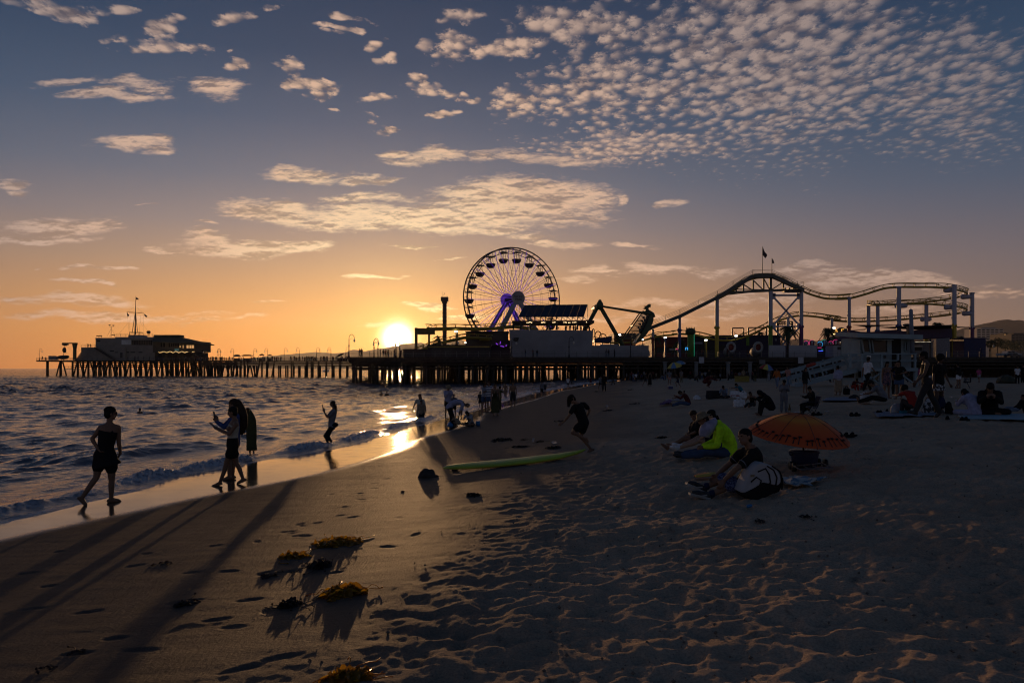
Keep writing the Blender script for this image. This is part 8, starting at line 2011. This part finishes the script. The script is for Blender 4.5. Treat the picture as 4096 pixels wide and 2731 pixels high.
 for (a, b_, z0, z1) in ((445, 556, Z(1215), zp), (556, 560, zp, zr), (752, 805, zp, zr), (556, 752, zp, Z(1212)), (916, 950, zp, zr), (982, 1035, zp, zr), (950, 982, zp, Z(1188)), (950, 982, Z(1072), zr), (805, 916, Z(1040), zr), (445, 752, Z(1046), zr)):
  mb.box2((X(a), Y + .1, min(z0, z1)), (X(b_), Y + .22, max(z0, z1)))
 mb.box2((x0, Y + .22, zp), (x0 + .1, Y + D, zr)); mb.box2((x1 - .1, Y + .22, zp), (x1, Y + D, zr)); mb.box2((x0, Y + D - .1, zp), (x1, Y + D, zr))
 mb.build('wall', HB, o)
 for i, (q) in enumerate(([(442, 1048), (528, 1048), (548, 1205), (468, 1205)], [(562, 1050), (748, 1050), (748, 1208), (582, 1208)], [(952, 1075), (980, 1075), (980, 1185), (952, 1185)])):
  w_ = MB(); w_.prism([C(6, x, y, Y + .06) for x, y in q], (0, .05, 0)); wo = w_.build('window', GLASS, o)
  f_ = MB(); pts = [C(6, x, y, Y + .03) for x, y in q]
  for a, b_ in zip(pts, pts[1:] + pts[:1]): f_.bar(a, b_, .08, .10, up=(0, 1, 0))
  f_.build('frame', HB, wo)
 mb = MB(); mb.box2((X(806), Y + .12, zp), (X(914), Y + .2, Z(1042))); mb.build('door', mat('hut interior shade', (.015, .015, .016), .9), o)  # dark sheet across the open doorway, interior shade put into its colour
 mb = MB(); mb.prism([C(6, 560, 1040, Y + .1), C(6, 745, 1040, Y + .1), C(6, 820, 1062, Y - .8), C(6, 600, 1056, Y - .8)], (0, 0, .04)); mb.prism([C(6, 442, 1040, Y + .1), C(6, 530, 1040, Y + .1), C(6, 430, 1058, Y - .8), C(6, 330, 1062, Y - .8)], (0, 0, .04)); mb.build('shutter', HB, o)
 mb = MB()
 zt0, zt1 = Z(974), Z(1001)
 mb.prism([Vector((X(300), Y - 1.2, Z(985))), Vector((X(1078), Y - .9, Z(1004))), Vector((X(1060), Y + D + .8, Z(1000) + .25)), Vector((X(440), Y + D + .8, Z(972) + .25))], (0, 0, -.30)); mb.build('roof', HB, o)
 mb = MB()
 for x in (275, 412, 640, 830, 1030): mb.bar((X(x), Y - .42, zp - .2 if x > 420 else Z(1380)), (X(x), Y - .42, Z(1220)), .12)
 for y in (1222, 1300): mb.bar((X(172 if y < 1250 else 275), Y - .44, Z(y)), (X(1045), Y - .44, Z(y)), .14, .06)
 for x in (1045,): mb.bar((X(x), Y - .42, Z(1222)), (X(x), Y + D, Z(1222)), .06, .14); mb.bar((X(x), Y - .42, Z(1300)), (X(x), Y + D, Z(1300)), .06, .14)
 mb.build('railing', HB, o)
 for x in (440, 640, 850, 1045):
  for yy in (Y - .3, Y + D): m = MB(); m.bar((X(x), yy, gz - .3), (X(x), yy, zp - .22), .2); m.build('leg', HB, o)
 mb = MB(); mb.bar(Vector((X(440), Y - .32, zp - .3)), Vector((X(640), Y - .32, gz + .1)), .1); mb.bar(Vector((X(640), Y - .32, zp - .3)), Vector((X(440), Y - .32, gz + .1)), .1); mb.build('brace', HB, o); mb = MB(); mb.bar(Vector((X(850), Y - .32, zp - .3)), Vector((X(1045), Y - .32, gz + .1)), .1); mb.build('brace', HB, o)
 ft = gh('c', 2000, 578); tp = Vector((X(400), Y + .2, zp - .1))
 mb = MB(); dv = tp - ft; wv = Vector((0, 1.3, 0))
 mb.prism([ft + Vector((0, 0, .12)), tp, tp + wv, ft + wv + Vector((0, 0, .12))], (0, 0, -.12)); mb.bar(ft + Vector((0, -.06, .06)), tp + Vector((0, -.06, -.05)), .12, .3); mb.build('ramp', HB, o)
 mb = MB()
 for yy in (-.08, 1.38):
  for hh in (.55, 1.0): mb.bar(ft + Vector((0, yy, .1 + hh)) - dv * .12, tp + Vector((0, yy, hh)), .06, .16)
  for i in range(5): p = ft.lerp(tp, (i + .3) / 5) + Vector((0, yy, .1)); mb.bar(p, p + Vector((-.28, 0, 1.0)), .09)
 mb.build('ramp_railing', HB, o)
 mb = MB(); mb.tube([C(6, 1040, 1222, Y - .3), C(6, 1022, 705, Y - .3), C(6, 1021, 690, Y - .3)], [.14, .12, .02], 10); mb.build('pole', mat('slate pole paint', (.16, .19, .24), .6), o, True)
 mb = MB(); mb.bar(C(6, 1005, 1010, Y + .5), C(6, 1005, 872, Y + .5), .28); mb.ell(C(6, 975, 882, Y + .5), (.3, 0, 0), (0, .1, 0), (0, 0, .1)); mb.build('roof_post', STEEL, o)
 mb = MB(); mb.box2((X(460), Y - .55, Z(1292)), (X(506), Y - .5, Z(1240))); mb.build('notice', WHITE, o); mb = MB(); mb.box2((X(655), Y - .6, Z(1275)), (X(680), Y - .5, Z(1240))); mb.build('lamp_box', STEEL, o)
 mb = MB(); mb.cap(C('c', 2150, 330, 48.8), C('c', 2225, 308, 48.8), .12, .12); mb.cap(C('c', 2135, 338, 48.8), C('c', 2150, 330, 48.8), .05, .1)
 rb = mb.build('rescue_can', mat('dull red float', (.28, .03, .015), .6), None, True, loc=C('c', 2185, 325, 48.8)); tag(rb, 'red rescue float hung on the lifeguard ramp railing', 'float')
 # --- boards and posts along the pier foot
 for i, (k, x0, y0, x1, y1, lab) in enumerate((('c', 870, 228, 930, 300, 'plain white board on the pier edge left of the yellow column foot'), ('c', 2036, 230, 2100, 303, 'plain white board on the pier edge above the ramp'), ('c', 1580, 262, 1650, 310, 'small grey notice board above the rainbow parasol'))):
  a, b_ = C(k, x0, y0, 149.6), C(k, x1, y1, 149.6); o = empty('notice_board', (a + b_) / 2, lab, 'sign', 'white boards along the pier edge')
  mb = MB(); mb.box2((a.x, 149.6, b_.z), (b_.x, 149.68, a.z)); mb.build('panel', mat('board white', (.42, .42, .44) if i < 2 else (.2, .19, .18), .7) if i < 2 else mat('board grey', (.16, .15, .14), .7), o)
  mb = MB(); mb.bar(Vector(((a.x + b_.x) / 2, 149.75, b_.z - 1)), Vector(((a.x + b_.x) / 2, 149.75, a.z)), .12); mb.build('batten', STEEL, o)
 for i, x in enumerate((470, 838, 1212, 1470)):
  p = C('c', x, 480, 148.8); gz2 = G(p.x, 148.8)
  mb = MB(); mb.tube([(p.x, 148.8, gz2 - .3), (p.x, 148.8, 3.35)], .36, 14); mb.tube([(p.x, 148.8, 3.35), (p.x, 148.8, 3.6)], .48, 14)
  tag(mb.build('concrete_post', mat('pale concrete', (.20, .195, .19), .9, var=.3, scale=.6), None, True, loc=(p.x, 148.8, gz2)), 'pale concrete post at the pier foot, %s' % ('under the yellow parasol', 'below the left white board', 'second right of the left white board', 'dim one before the food stand')[i], 'post', 'concrete posts at the pier foot')
 # --- three small parasols
 cm = {n: mat('parasol ' + n, c, .75, var=.1) for n, c in dict(yellow=(.50, .40, .08), blue=(.10, .20, .36), white=(.40, .40, .40), red=(.35, .04, .03), green=(.06, .25, .06), purple=(.16, .06, .25)).items()}
 for (xc, yc, w, hgt, tf, ts, fx, fy, mats_, fn, lab) in ((583, 345, 176, 55, 8, -12, 600, 530, [cm['yellow'], cm['blue'], cm['white']], lambda r, j: 1 if j == 5 else 0, 'yellow parasol on the far sand'), (645, 306, 136, 34, 10, -6, 650, 530, [cm['blue'], cm['white']], lambda r, j: j % 2 if r > .6 else 0, 'blue parasol behind the yellow one'), (1660, 365, 172, 55, 12, 8, 1665, 515, [cm['yellow'], cm['blue'], cm['purple'], cm['green'], cm['red'], cm['white']], lambda r, j: j % 5, 'rainbow striped parasol before the pier')):
  f = gh('c', fx, fy); s = scale_at('c', f); parasol(None, C('c', xc, yc, f.y), w / 2 * s, hgt * s, tf, ts, fn, 'parasol', lab, f, decor=dict(mats=mats_), pole_m=GALV)
 # --- food stand / cooler
 p = gh('c', 532, 602); s = scale_at('c', p); o = empty('cooler', p, 'small blue cooler box on the far sand', 'cooler'); mb = MB(); mb.box(p + Vector((0, 0, 15 * s)), (54 * s, .35, 32 * s)); mb.build('body', mat('cooler blue', (.04, .05, .14), .5), o); mb = MB(); mb.box(p + Vector((0, 0, 33 * s)), (56 * s, .38, 9 * s)); mb.build('lid', mat('board white', (0, 0, 0)), o)
 p = gh('c', 1385, 522); o = empty('food_stand', p, 'low yellow lit food cart crate before the pier', 'food cart'); mb = MB(); mb.box(p + Vector((0, .4, .45)), (2.0, .7, .9)); mb.build('body', mat('yellow crate', (.25, .19, .03), .7), o); mb = MB(); mb.box(p + Vector((0, .4, .93)), (2.2, .85, .08)); mb.build('top', WOOD, o)
 # --- bags, towels, shoes in the middle distance
 bag('c', 1340, 815, 120, 105, 'tote_bag', 'big white tote bag beside the woman with bare back', 'bag', CL['white'], seed=2)
 def redband(o, p, W_, H_, D_):
  mb = MB(); mb.loft([(p + Vector((0, 0, H_ * .25)), Vector((W_ * .565, 0, 0)), Vector((0, D_ * .57, 0))), (p + Vector((0, 0, H_ * .42)), Vector((W_ * .575, 0, 0)), Vector((0, D_ * .575, 0)))], 20, .7); mb.build('red_band', CL['red'], o, True)
 bag('c', 1288, 708, 105, 80, 'shopping_bag', 'white bag with red band leaning by the teal tee', 'bag', CL['white'], handles=False, seed=4, extra=redband)
 bag('c', 1392, 712, 76, 88, 'plastic_bag', 'thin white carrier bag beside the teal tee', 'bag', CL['white'], seed=7)
 bag('c', 1035, 718, 150, 95, 'duffel_bag', 'dark backpack slumped left of the pale blue grey top', 'bag', CL['charcoal'], handles=False, seed=9)
 bag('c', 845, 728, 90, 52, 'plastic_bag', 'crumpled white bag right of the reclining person', 'bag', CL['white'], handles=False, open_top=False, seed=11)
 bag('c', 2030, 905, 150, 34, 'plastic_bag', 'crumpled pale bag just behind the orange parasol', 'bag', CL['white'], handles=False, open_top=False, seed=13)
 bag('d', 690, 692, 112, 128, 'shopping_bag', 'tall white printed shopping bag beside the grey shirt', 'bag', CL['white'], seed=15)
 bag('d', 1022, 800, 150, 110, 'plastic_bag', 'bulging clear plastic bag on the left blanket', 'bag', PL, handles=False, open_top=False, seed=17)
 bag('d', 1085, 805, 90, 55, 'snack_bag', 'small teal snack bag on the left blanket', 'bag', CL['teal'], handles=False, open_top=False, seed=19)
 bag('d', 1345, 805, 120, 165, 'backpack', 'white and black printed backpack at the striding man\'s feet', 'backpack', printed('bold print cloth', (.03, .03, .03), (.40, .40, .40), 9), handles=False, open_top=False, seed=21)
 bag('d', 1090, 790, 90, 130, 'backpack', 'dim grey backpack behind the clear plastic bag', 'backpack', CL['charcoal'], open_top=False, seed=23)
 bag('d', 1565, 800, 90, 130, 'backpack', 'black backpack at the navy top', 'backpack', CL['black'], handles=False, open_top=False, seed=25)
 bag('d', 570, 645, 110, 48, 'duffel_bag', 'striped dark bundle on the long pale towel', 'bag', CL['charcoal'], handles=False, open_top=False, seed=27)
 bag('d', 490, 600, 62, 88, 'tote_bag', 'dim dark tote under the lifeguard ramp end', 'bag', CL['black'], seed=28)
 sheet('d', [(240, 668), (640, 668), (600, 628), (290, 634)], 'beach_towel', 'long pale towel left of the white shopping bag', 'towel', CL['paledenim'], .02, lift=.03, seed=31)
 sheet('d', [(815, 842), (1460, 832), (1420, 785), (770, 790)], 'picnic_blanket', 'pale blue blanket under the plastic bags', 'blanket', CL['paledenim'], .04, seed=33)
 sheet('d', [(1680, 862), (2560, 885), (2520, 808), (1670, 822)], 'picnic_blanket', 'pale turquoise blanket under the group at right', 'blanket', mat('pale turquoise cloth', (.22, .34, .40), .9, var=.15), .03, seed=35)
 sheet('c', [(470, 745), (690, 742), (670, 728), (485, 730)], 'beach_towel', 'narrow pale mat beside the reclining person', 'towel', CL['lightgrey'], .01, lift=.03, seed=37)
 sheet('c', [(410, 815), (530, 800), (545, 760), (470, 765)], 'beach_towel', 'purple cloth heap at the legs of the phone user', 'towel', CL['purple'], .12, lift=.08, seed=39)
 for i, (k, x, y, w, lab) in enumerate((('d', 580, 822, 120, 'pair of dark slippers on open sand behind the parasol'), ('d', 840, 800, 75, 'dark shoe on the left edge of the pale blue blanket'), ('d', 920, 788, 55, 'small dark shoe behind the clear bag'), ('d', 1735, 878, 110, 'dark sandals in front of the turquoise blanket'), ('d', 1555, 868, 60, 'single dark shoe half buried by the striding man'), ('d', 535, 1048, 150, 'black clothes heap behind the orange parasol'), ('d', 180, 815, 120, 'dark shoes under the folding chair'))):
  p = gh(k, x, y); s = scale_at(k, p); o = empty('shoe', p, lab, 'shoe');
  for q in ((-.25, .25) if w > 70 else (0,)):
   c = p + Vector((q * w * s, q * .1, .03)); mb = MB(); mb.cap(c + Vector((-.18 * w * s, 0, 0)), c + Vector((.2 * w * s, .03, 0)), .045, .035); mb.cap(c + Vector((-.16 * w * s, 0, .02)), c + Vector((-.1 * w * s, 0, .05)), .045, .04); mb.build('upper', CL['black'], o, True)
 # bottles
 for i, (k, x, y, h, lab, lying) in enumerate((('d', 1525, 800, 92, 'clear water bottle standing at the navy top', 0), ('c', 1570, 925, 60, 'clear bottle lying by the black hoodie', 1), ('d', 520, 555, 62, 'white cup standing near the red seated person', 0))):
  p = gh(k, x, y); s = scale_at(k, p); h *= s; a = Vector((.95, .2, .1)).normalized() if lying else Vector((0, 0, 1)); p2 = p + (Vector((0, 0, .04)) if lying else Vector((0, 0, 0)))
  o = empty('bottle', p, lab, 'bottle'); mb = MB(); mb.tube([p2, p2 + a * h * .68, p2 + a * h * .85, p2 + a * h * .9], [h * .15, h * .15, h * .06, h * .05], 12); mb.build('body', PL, o, True); mb = MB(); mb.tube([p2 + a * h * .9, p2 + a * h], h * .055, 10); mb.build('cap', WHITE, o, True)
 # folding chair
 at = gh('c', 2190, 905); s = 330 / 2.94 / F * at.y / 1.32
 o = empty('camp_chair', at, 'dark folding camp chair under the woman in black', 'chair'); Fw = Vector((-1, 0, 0)); Sd = Vector((0, 1, 0)); z0 = .42 * s
 Pt = lambda f_, sd2, z: at + Fw * f_ * s + Sd * sd2 * s + Vector((0, 0, z * s))
 mb = MB(); mb.prism([Pt(.36, -.26, .41), Pt(.36, .26, .41), Pt(-.16, .26, .33), Pt(-.16, -.26, .33)], (0, 0, -.02)); mb.build('seat', CL['navy'], o)
 mb = MB(); mb.prism([Pt(-.17, -.27, .36), Pt(-.17, .27, .36), Pt(-.36, .27, .86), Pt(-.36, -.27, .86)], Fw * -.02); mb.build('backrest', CL['navy'], o)
 for (a, b_) in (((.36, -.27, .0), (-.16, -.27, .42)), ((-.2, -.27, 0), (.34, -.27, .42)), ((.36, .27, 0), (-.16, .27, .42)), ((-.2, .27, 0), (.34, .27, .42)), ((-.2, -.27, 0), (-.2, .27, .4)), ((-.2, .27, 0), (-.2, -.27, .4))):
  mb = MB(); mb.tube([Pt(*a), Pt(*b_)], .011, 6); mb.build('leg', GALV, o, True)
 for sd2 in (-.28, .28): mb = MB(); mb.tube([Pt(-.16, sd2, .38), Pt(-.37, sd2, .88)], .012, 6); mb.build('back_post', GALV, o, True); mb = MB(); mb.box2(Pt(-.2, sd2 - .03, .60), Pt(.3, sd2 + .03, .62)); mb.build('armrest', CL['navy'], o)
 # tripod
 p = gh('d', 1668, 528); s = scale_at('d', p); t_ = p + Vector((0, -.35, 150 * s)); o = empty('tripod', p + Vector((0, -.35, 0)), 'camera tripod before the photographer in white shorts', 'tripod')
 for dx, dy in ((-75 * s, 0), (78 * s, 0), (0, .5)): mb = MB(); q = t_ + Vector((dx, dy, 0)); q.z = G(q.x, q.y); mb.tube([q, t_], .018, 6); mb.build('leg', STEEL, o, True)
 mb = MB(); mb.tube([t_ + Vector((0, 0, -.1)), t_ + Vector((0, 0, .12))], .03, 8); mb.build('head', STEEL, o, True)
 # dome tent
 p = gh('d', 2165, 478); s = scale_at('d', p); o = empty('dome_tent', p, 'low dark dome tent on the berm at right', 'tent')
 mb = MB()
 rings = [(p + Vector((0, 0, 88 * s * math.sin(a))), Vector((66 * s * math.cos(a), 0, 0)), Vector((0, 1.0 * math.cos(a), 0))) for a in (0, .3, .6, .9, 1.2, 1.5)]
 mb.loft(rings, 20); mb.build('shell', mat('olive tent cloth', (.045, .045, .025), .8), o, True)
 mb = MB(); mb.tube([p + Vector((66 * s * math.cos(a), -.02, 90 * s * math.sin(a))) for a in [math.pi * j / 12 for j in range(13)]], .02, 5); mb.build('pole', STEEL, o, True)
 # --- dogs
 def dog(p, L, yaw, label, m, harness=None, sit=False):
  o = empty('dog', p, label, 'dog'); Rm = Matrix.Rotation(R(yaw), 3, 'Z'); T = lambda x, y, z: p + Rm @ (Vector((x, y, z)) * L)
  Vv = lambda x, y, z: Rm @ (Vector((x, y, z)) * L)
  mb = MB()
  mb.loft([(T(0, -.44, .62), Vv(.06, 0, 0), Vv(0, 0, .07)), (T(0, -.36, .62), Vv(.11, 0, 0), Vv(0, 0, .13)), (T(0, -.12, .60), Vv(.105, 0, 0), Vv(0, 0, .12)), (T(0, .1, .575), Vv(.125, 0, 0), Vv(0, 0, .165)), (T(0, .28, .60), Vv(.12, 0, 0), Vv(0, 0, .17)), (T(0, .38, .66), Vv(.085, 0, 0), Vv(0, 0, .12))], 16)
  mb.cap(T(0, .30, .70), T(0, .46, .92), .10 * L, .08 * L); mb.ell(T(0, .52, .97), Vv(.085, 0, 0), Vv(0, .11, 0), Vv(0, 0, .085)); mb.cap(T(0, .58, .94), T(0, .74, .90), .055 * L, .035 * L)
  for sx in (-1, 1):
   mb.tube([T(.06 * sx, .47, 1.02), T(.085 * sx, .45, 1.19)], [.045 * L, .006 * L], 8)
   mb.cap(T(.08 * sx, .27, .52), T(.085 * sx, .24, .30), .065 * L, .040 * L); mb.cap(T(.085 * sx, .24, .30), T(.085 * sx, .27, .05), .036 * L, .030 * L); mb.cap(T(.085 * sx, .27, .035), T(.085 * sx, .32, .025), .036 * L, .03 * L)
   mb.cap(T(.08 * sx, -.34, .56), T(.09 * sx, -.24, .37), .09 * L, .055 * L); mb.cap(T(.09 * sx, -.24, .37), T(.09 * sx, -.42, .22), .048 * L, .030 * L); mb.cap(T(.09 * sx, -.42, .22), T(.09 * sx, -.39, .05), .030 * L, .028 * L); mb.cap(T(.09 * sx, -.39, .035), T(.09 * sx, -.33, .025), .035 * L, .03 * L)
  mb.tube([T(0, -.43, .68), T(0, -.52, .76), T(0, -.54, .90), T(0, -.46, .99)], [.045 * L, .04 * L, .034 * L, .012 * L], 8)
  soft(mb, 'body', m, o, .014)
  if harness:
   mb = MB(); mb.loft([(T(0, .02, .585), Vv(.135, 0, 0), Vv(0, 0, .165)), (T(0, .12, .585), Vv(.142, 0, 0), Vv(0, 0, .185)), (T(0, .22, .595), Vv(.137, 0, 0), Vv(0, 0, .185))], 16); mb.build('harness', harness, o, True)
 p = gh('c', 1935, 898); L = 135 / 2.94 / F * p.y / 1.19
 dog(p, L, 160, 'tan dog with pointed ears standing before the woman in grey fleece', mat('tan fur', (.20, .14, .075), .9, var=.35, scale=14, bump=.4))
 p = gh('c', 2130, 905); dog(p, L * 1.0, 75, 'brown dog wearing a black harness beside the folding chair', mat('brown fur', (.10, .06, .03), .9, var=.4, scale=14, bump=.4), CL['black'])
 # --- kelp
 def kelp_mat(name, col, tr):
  m = bpy.data.materials.new(name); m.use_nodes = True; t = NT(m.node_tree); b_ = t.n['Principled BSDF']
  n = t.noise(t.new('ShaderNodeTexCoord').outputs['Object'], 18, 4, .6); c = t.mix(t.rng(n, .3, .7), tuple(q * .45 for q in col), col)
  t.put(b_.inputs['Base Color'], c); b_.inputs['Roughness'].default_value = .3 if tr > .3 else .65
  tl = t.new('ShaderNodeBsdfTranslucent'); t.put(tl.inputs[0], t.mix(.5, c, tuple(min(1, q * 3.2) for q in col)))
  mx = t.new('ShaderNodeMixShader'); mx.inputs[0].default_value = tr; t.t.links.new(b_.outputs[0], mx.inputs[1]); t.t.links.new(tl.outputs[0], mx.inputs[2]); t.t.links.new(mx.outputs[0], t.n['Material Output'].inputs[0]); return m
 KG, KD = kelp_mat('golden kelp', (.32, .17, .012), .6), kelp_mat('dark kelp', (.022, .012, .007), .15)
 def kelp(k, x, y, w, h, label, m, blades=40, seed=1, twigs=True):
  p = gh(k, x, y); s = scale_at(k, p); W_ = w * s; H_ = h * s * .75; rs = random.Random(seed)
  mb = MB()
  Dp = max(W_ * .3, .08)
  for i in range(blades):
   a = rs.uniform(0, 6.28); r = rs.uniform(0, 1) ** .6; c = p + Vector((math.cos(a) * r * W_ * .38, math.sin(a) * r * Dp, 0)); c.z = G(c.x, c.y)
   L = rs.uniform(.3, .9) * min(W_ * .5, .26); wd = min(rs.uniform(.014, .048), H_ * .45 + .007); az = rs.uniform(0, 6.28); d_ = Vector((math.cos(az), math.sin(az), 0)); sv = Vector((-d_.y, d_.x, rs.uniform(-.6, .6))).normalized()
   top = H_ * (1 - r * r) * rs.uniform(.1, .5) + .012; n = 6; prev = None; q0 = rs.uniform(0, 6)
   for j in range(n + 1):
    t = j / n; c2 = c + d_ * L * (t - .5); c2.z = max(G(c2.x, c2.y) + .006, c.z + top * math.sin(math.pi * (.15 + .85 * t)) * (1 if t < .95 else .6))
    ww = wd * math.sin(math.pi * (.08 + .88 * t)); sv2 = sv + Vector((0, 0, .7 * math.sin(q0 + 5 * t)))
    e = (c2 - sv2 * ww, c2 + sv2 * ww)
    if prev: mb.face([prev[0], prev[1], e[1], e[0]])
    prev = e
  for i in range(int(blades * .08)):
   a = rs.uniform(0, 6.28); r = rs.uniform(0, 1.15); c = p + Vector((math.cos(a) * r * W_ * .5, math.sin(a) * r * Dp, 0)); pts = []
   az = rs.uniform(0, 6.28)
   for j in range(6): az += rs.uniform(-.7, .7); c = c + Vector((math.cos(az), math.sin(az), 0)) * .045; pts.append(Vector((c.x, c.y, G(c.x, c.y) + .012 + rs.uniform(0, 1) * H_ * .7 * max(0, 1 - r))))
   mb.tube(pts, .0035, 5)
   if rs.random() < .5: mb.ell(pts[-1], (.010, 0, 0), (0, .008, 0), (0, 0, .008), 8, 6)
  tag(mb.build('kelp_pile', m, None, True, loc=p), label, 'seaweed', 'kelp washed up on the sand')
 for i, a in enumerate([('f', 1870, 378, 330, 70, 'biggest golden kelp heap on the smooth sand', KG, 110), ('f', 1620, 455, 200, 50, 'small golden kelp heap left of the dark clump', KG, 50), ('f', 1770, 508, 140, 72, 'round dark seaweed clump below the biggest golden heap', KD, 130), ('f', 1900, 655, 300, 95, 'wide broken golden kelp heap at the edge of the trampled sand', KG, 100), ('f', 1850, 690, 90, 30, 'single golden kelp frond in front of the broken heap', KG, 12), ('f', 1605, 722, 130, 58, 'dark seaweed clump left of the broken golden heap', KD, 90), ('f', 1930, 1120, 300, 100, 'golden brown kelp heap nearest the camera', KG, 80), ('f', 1030, 715, 180, 14, 'stringy brown seaweed strand on the smooth sand', KD, 26), ('f', 1480, 560, 120, 8, 'flat dark seaweed scrap above the smooth footprints', KD, 26), ('f', 420, 985, 90, 7, 'little brown weed scrap at lower left', KD, 14), ('f', 250, 1075, 120, 7, 'thin weed scrap at the bottom left corner', KD, 12), ('f', 900, 492, 160, 7, 'thin dark weed line across the long shadows', KD, 12),
       ('b', 1200, 778, 240, 46, 'long dark seaweed heap beyond the surfboard', KD, 70), ('b', 1365, 842, 180, 26, 'flat dark seaweed patch beyond the surfboard tip', KD, 50), ('b', 985, 1000, 180, 34, 'dark seaweed clump just above the surfboard', KD, 60), ('b', 1400, 775, 70, 16, 'small weed lump beside the cup', KD, 20), ('b', 1555, 792, 90, 18, 'weed lump right of the cup', KD, 22), ('b', 1690, 850, 190, 26, 'weed scatter left of the running girl', KD, 40), ('b', 1590, 950, 200, 24, 'weed scatter behind the surfboard nose', KD, 40), ('b', 1150, 790, 140, 14, 'low weed strip under the long dark heap', KD, 24), ('b', 2080, 322, 60, 20, 'weed lump by the far people in black', KD, 14), ('b', 2190, 500, 120, 24, 'weed strip on the far trampled sand', KD, 26), ('b', 1740, 600, 120, 16, 'weed strip under the girl\'s reaching hand', KD, 20), ('b', 1310, 985, 110, 26, 'weed clump at the middle of the surfboard', KD, 30), ('b', 1415, 965, 90, 18, 'weed clump nearer the surfboard nose', KD, 20), ('b', 920, 1300, 160, 40, 'dark weed clump below the surfboard', KD, 50), ('b', 260, 1265, 50, 14, 'single weed scrap below the sand mound', KD, 10), ('e', 1700, 1215, 140, 10, 'dark weed patch in the trampled sand below the bin', KD, 24), ('e', 1270, 1260, 110, 14, 'dark weed patch below the backpack', KD, 24), ('c', 70, 615, 110, 22, 'weed patch on the far sand at the walkers', KD, 20), ('c', 110, 780, 140, 22, 'weed patch on the trampled sand behind the running girl', KD, 24), ('c', 430, 1180, 160, 30, 'weed patch at the feet of the sitting women', KD, 26)]):
  kelp(*a, seed=i + 2)
beach_things()
finalize()
# ---------------------------------------------------------------- the evening sea haze
def make_haze():
 mb = MB(); mb.box2((-46000, -40, -10), (32000, 15500, 1000))
 m = bpy.data.materials.new('sea haze'); m.use_nodes = True; t = NT(m.node_tree); t.n.clear()
 out = t.new('ShaderNodeOutputMaterial'); v = t.new('ShaderNodeVolumePrincipled')
 v.inputs['Color'].default_value = (.93, .90, .86, 1); v.inputs['Density'].default_value = HAZE; v.inputs['Anisotropy'].default_value = .72
 t.t.links.new(v.outputs[0], out.inputs['Volume'])
 o = mb.build('haze', m); o['kind'] = 'stuff'
HAZE = .000012
make_haze()
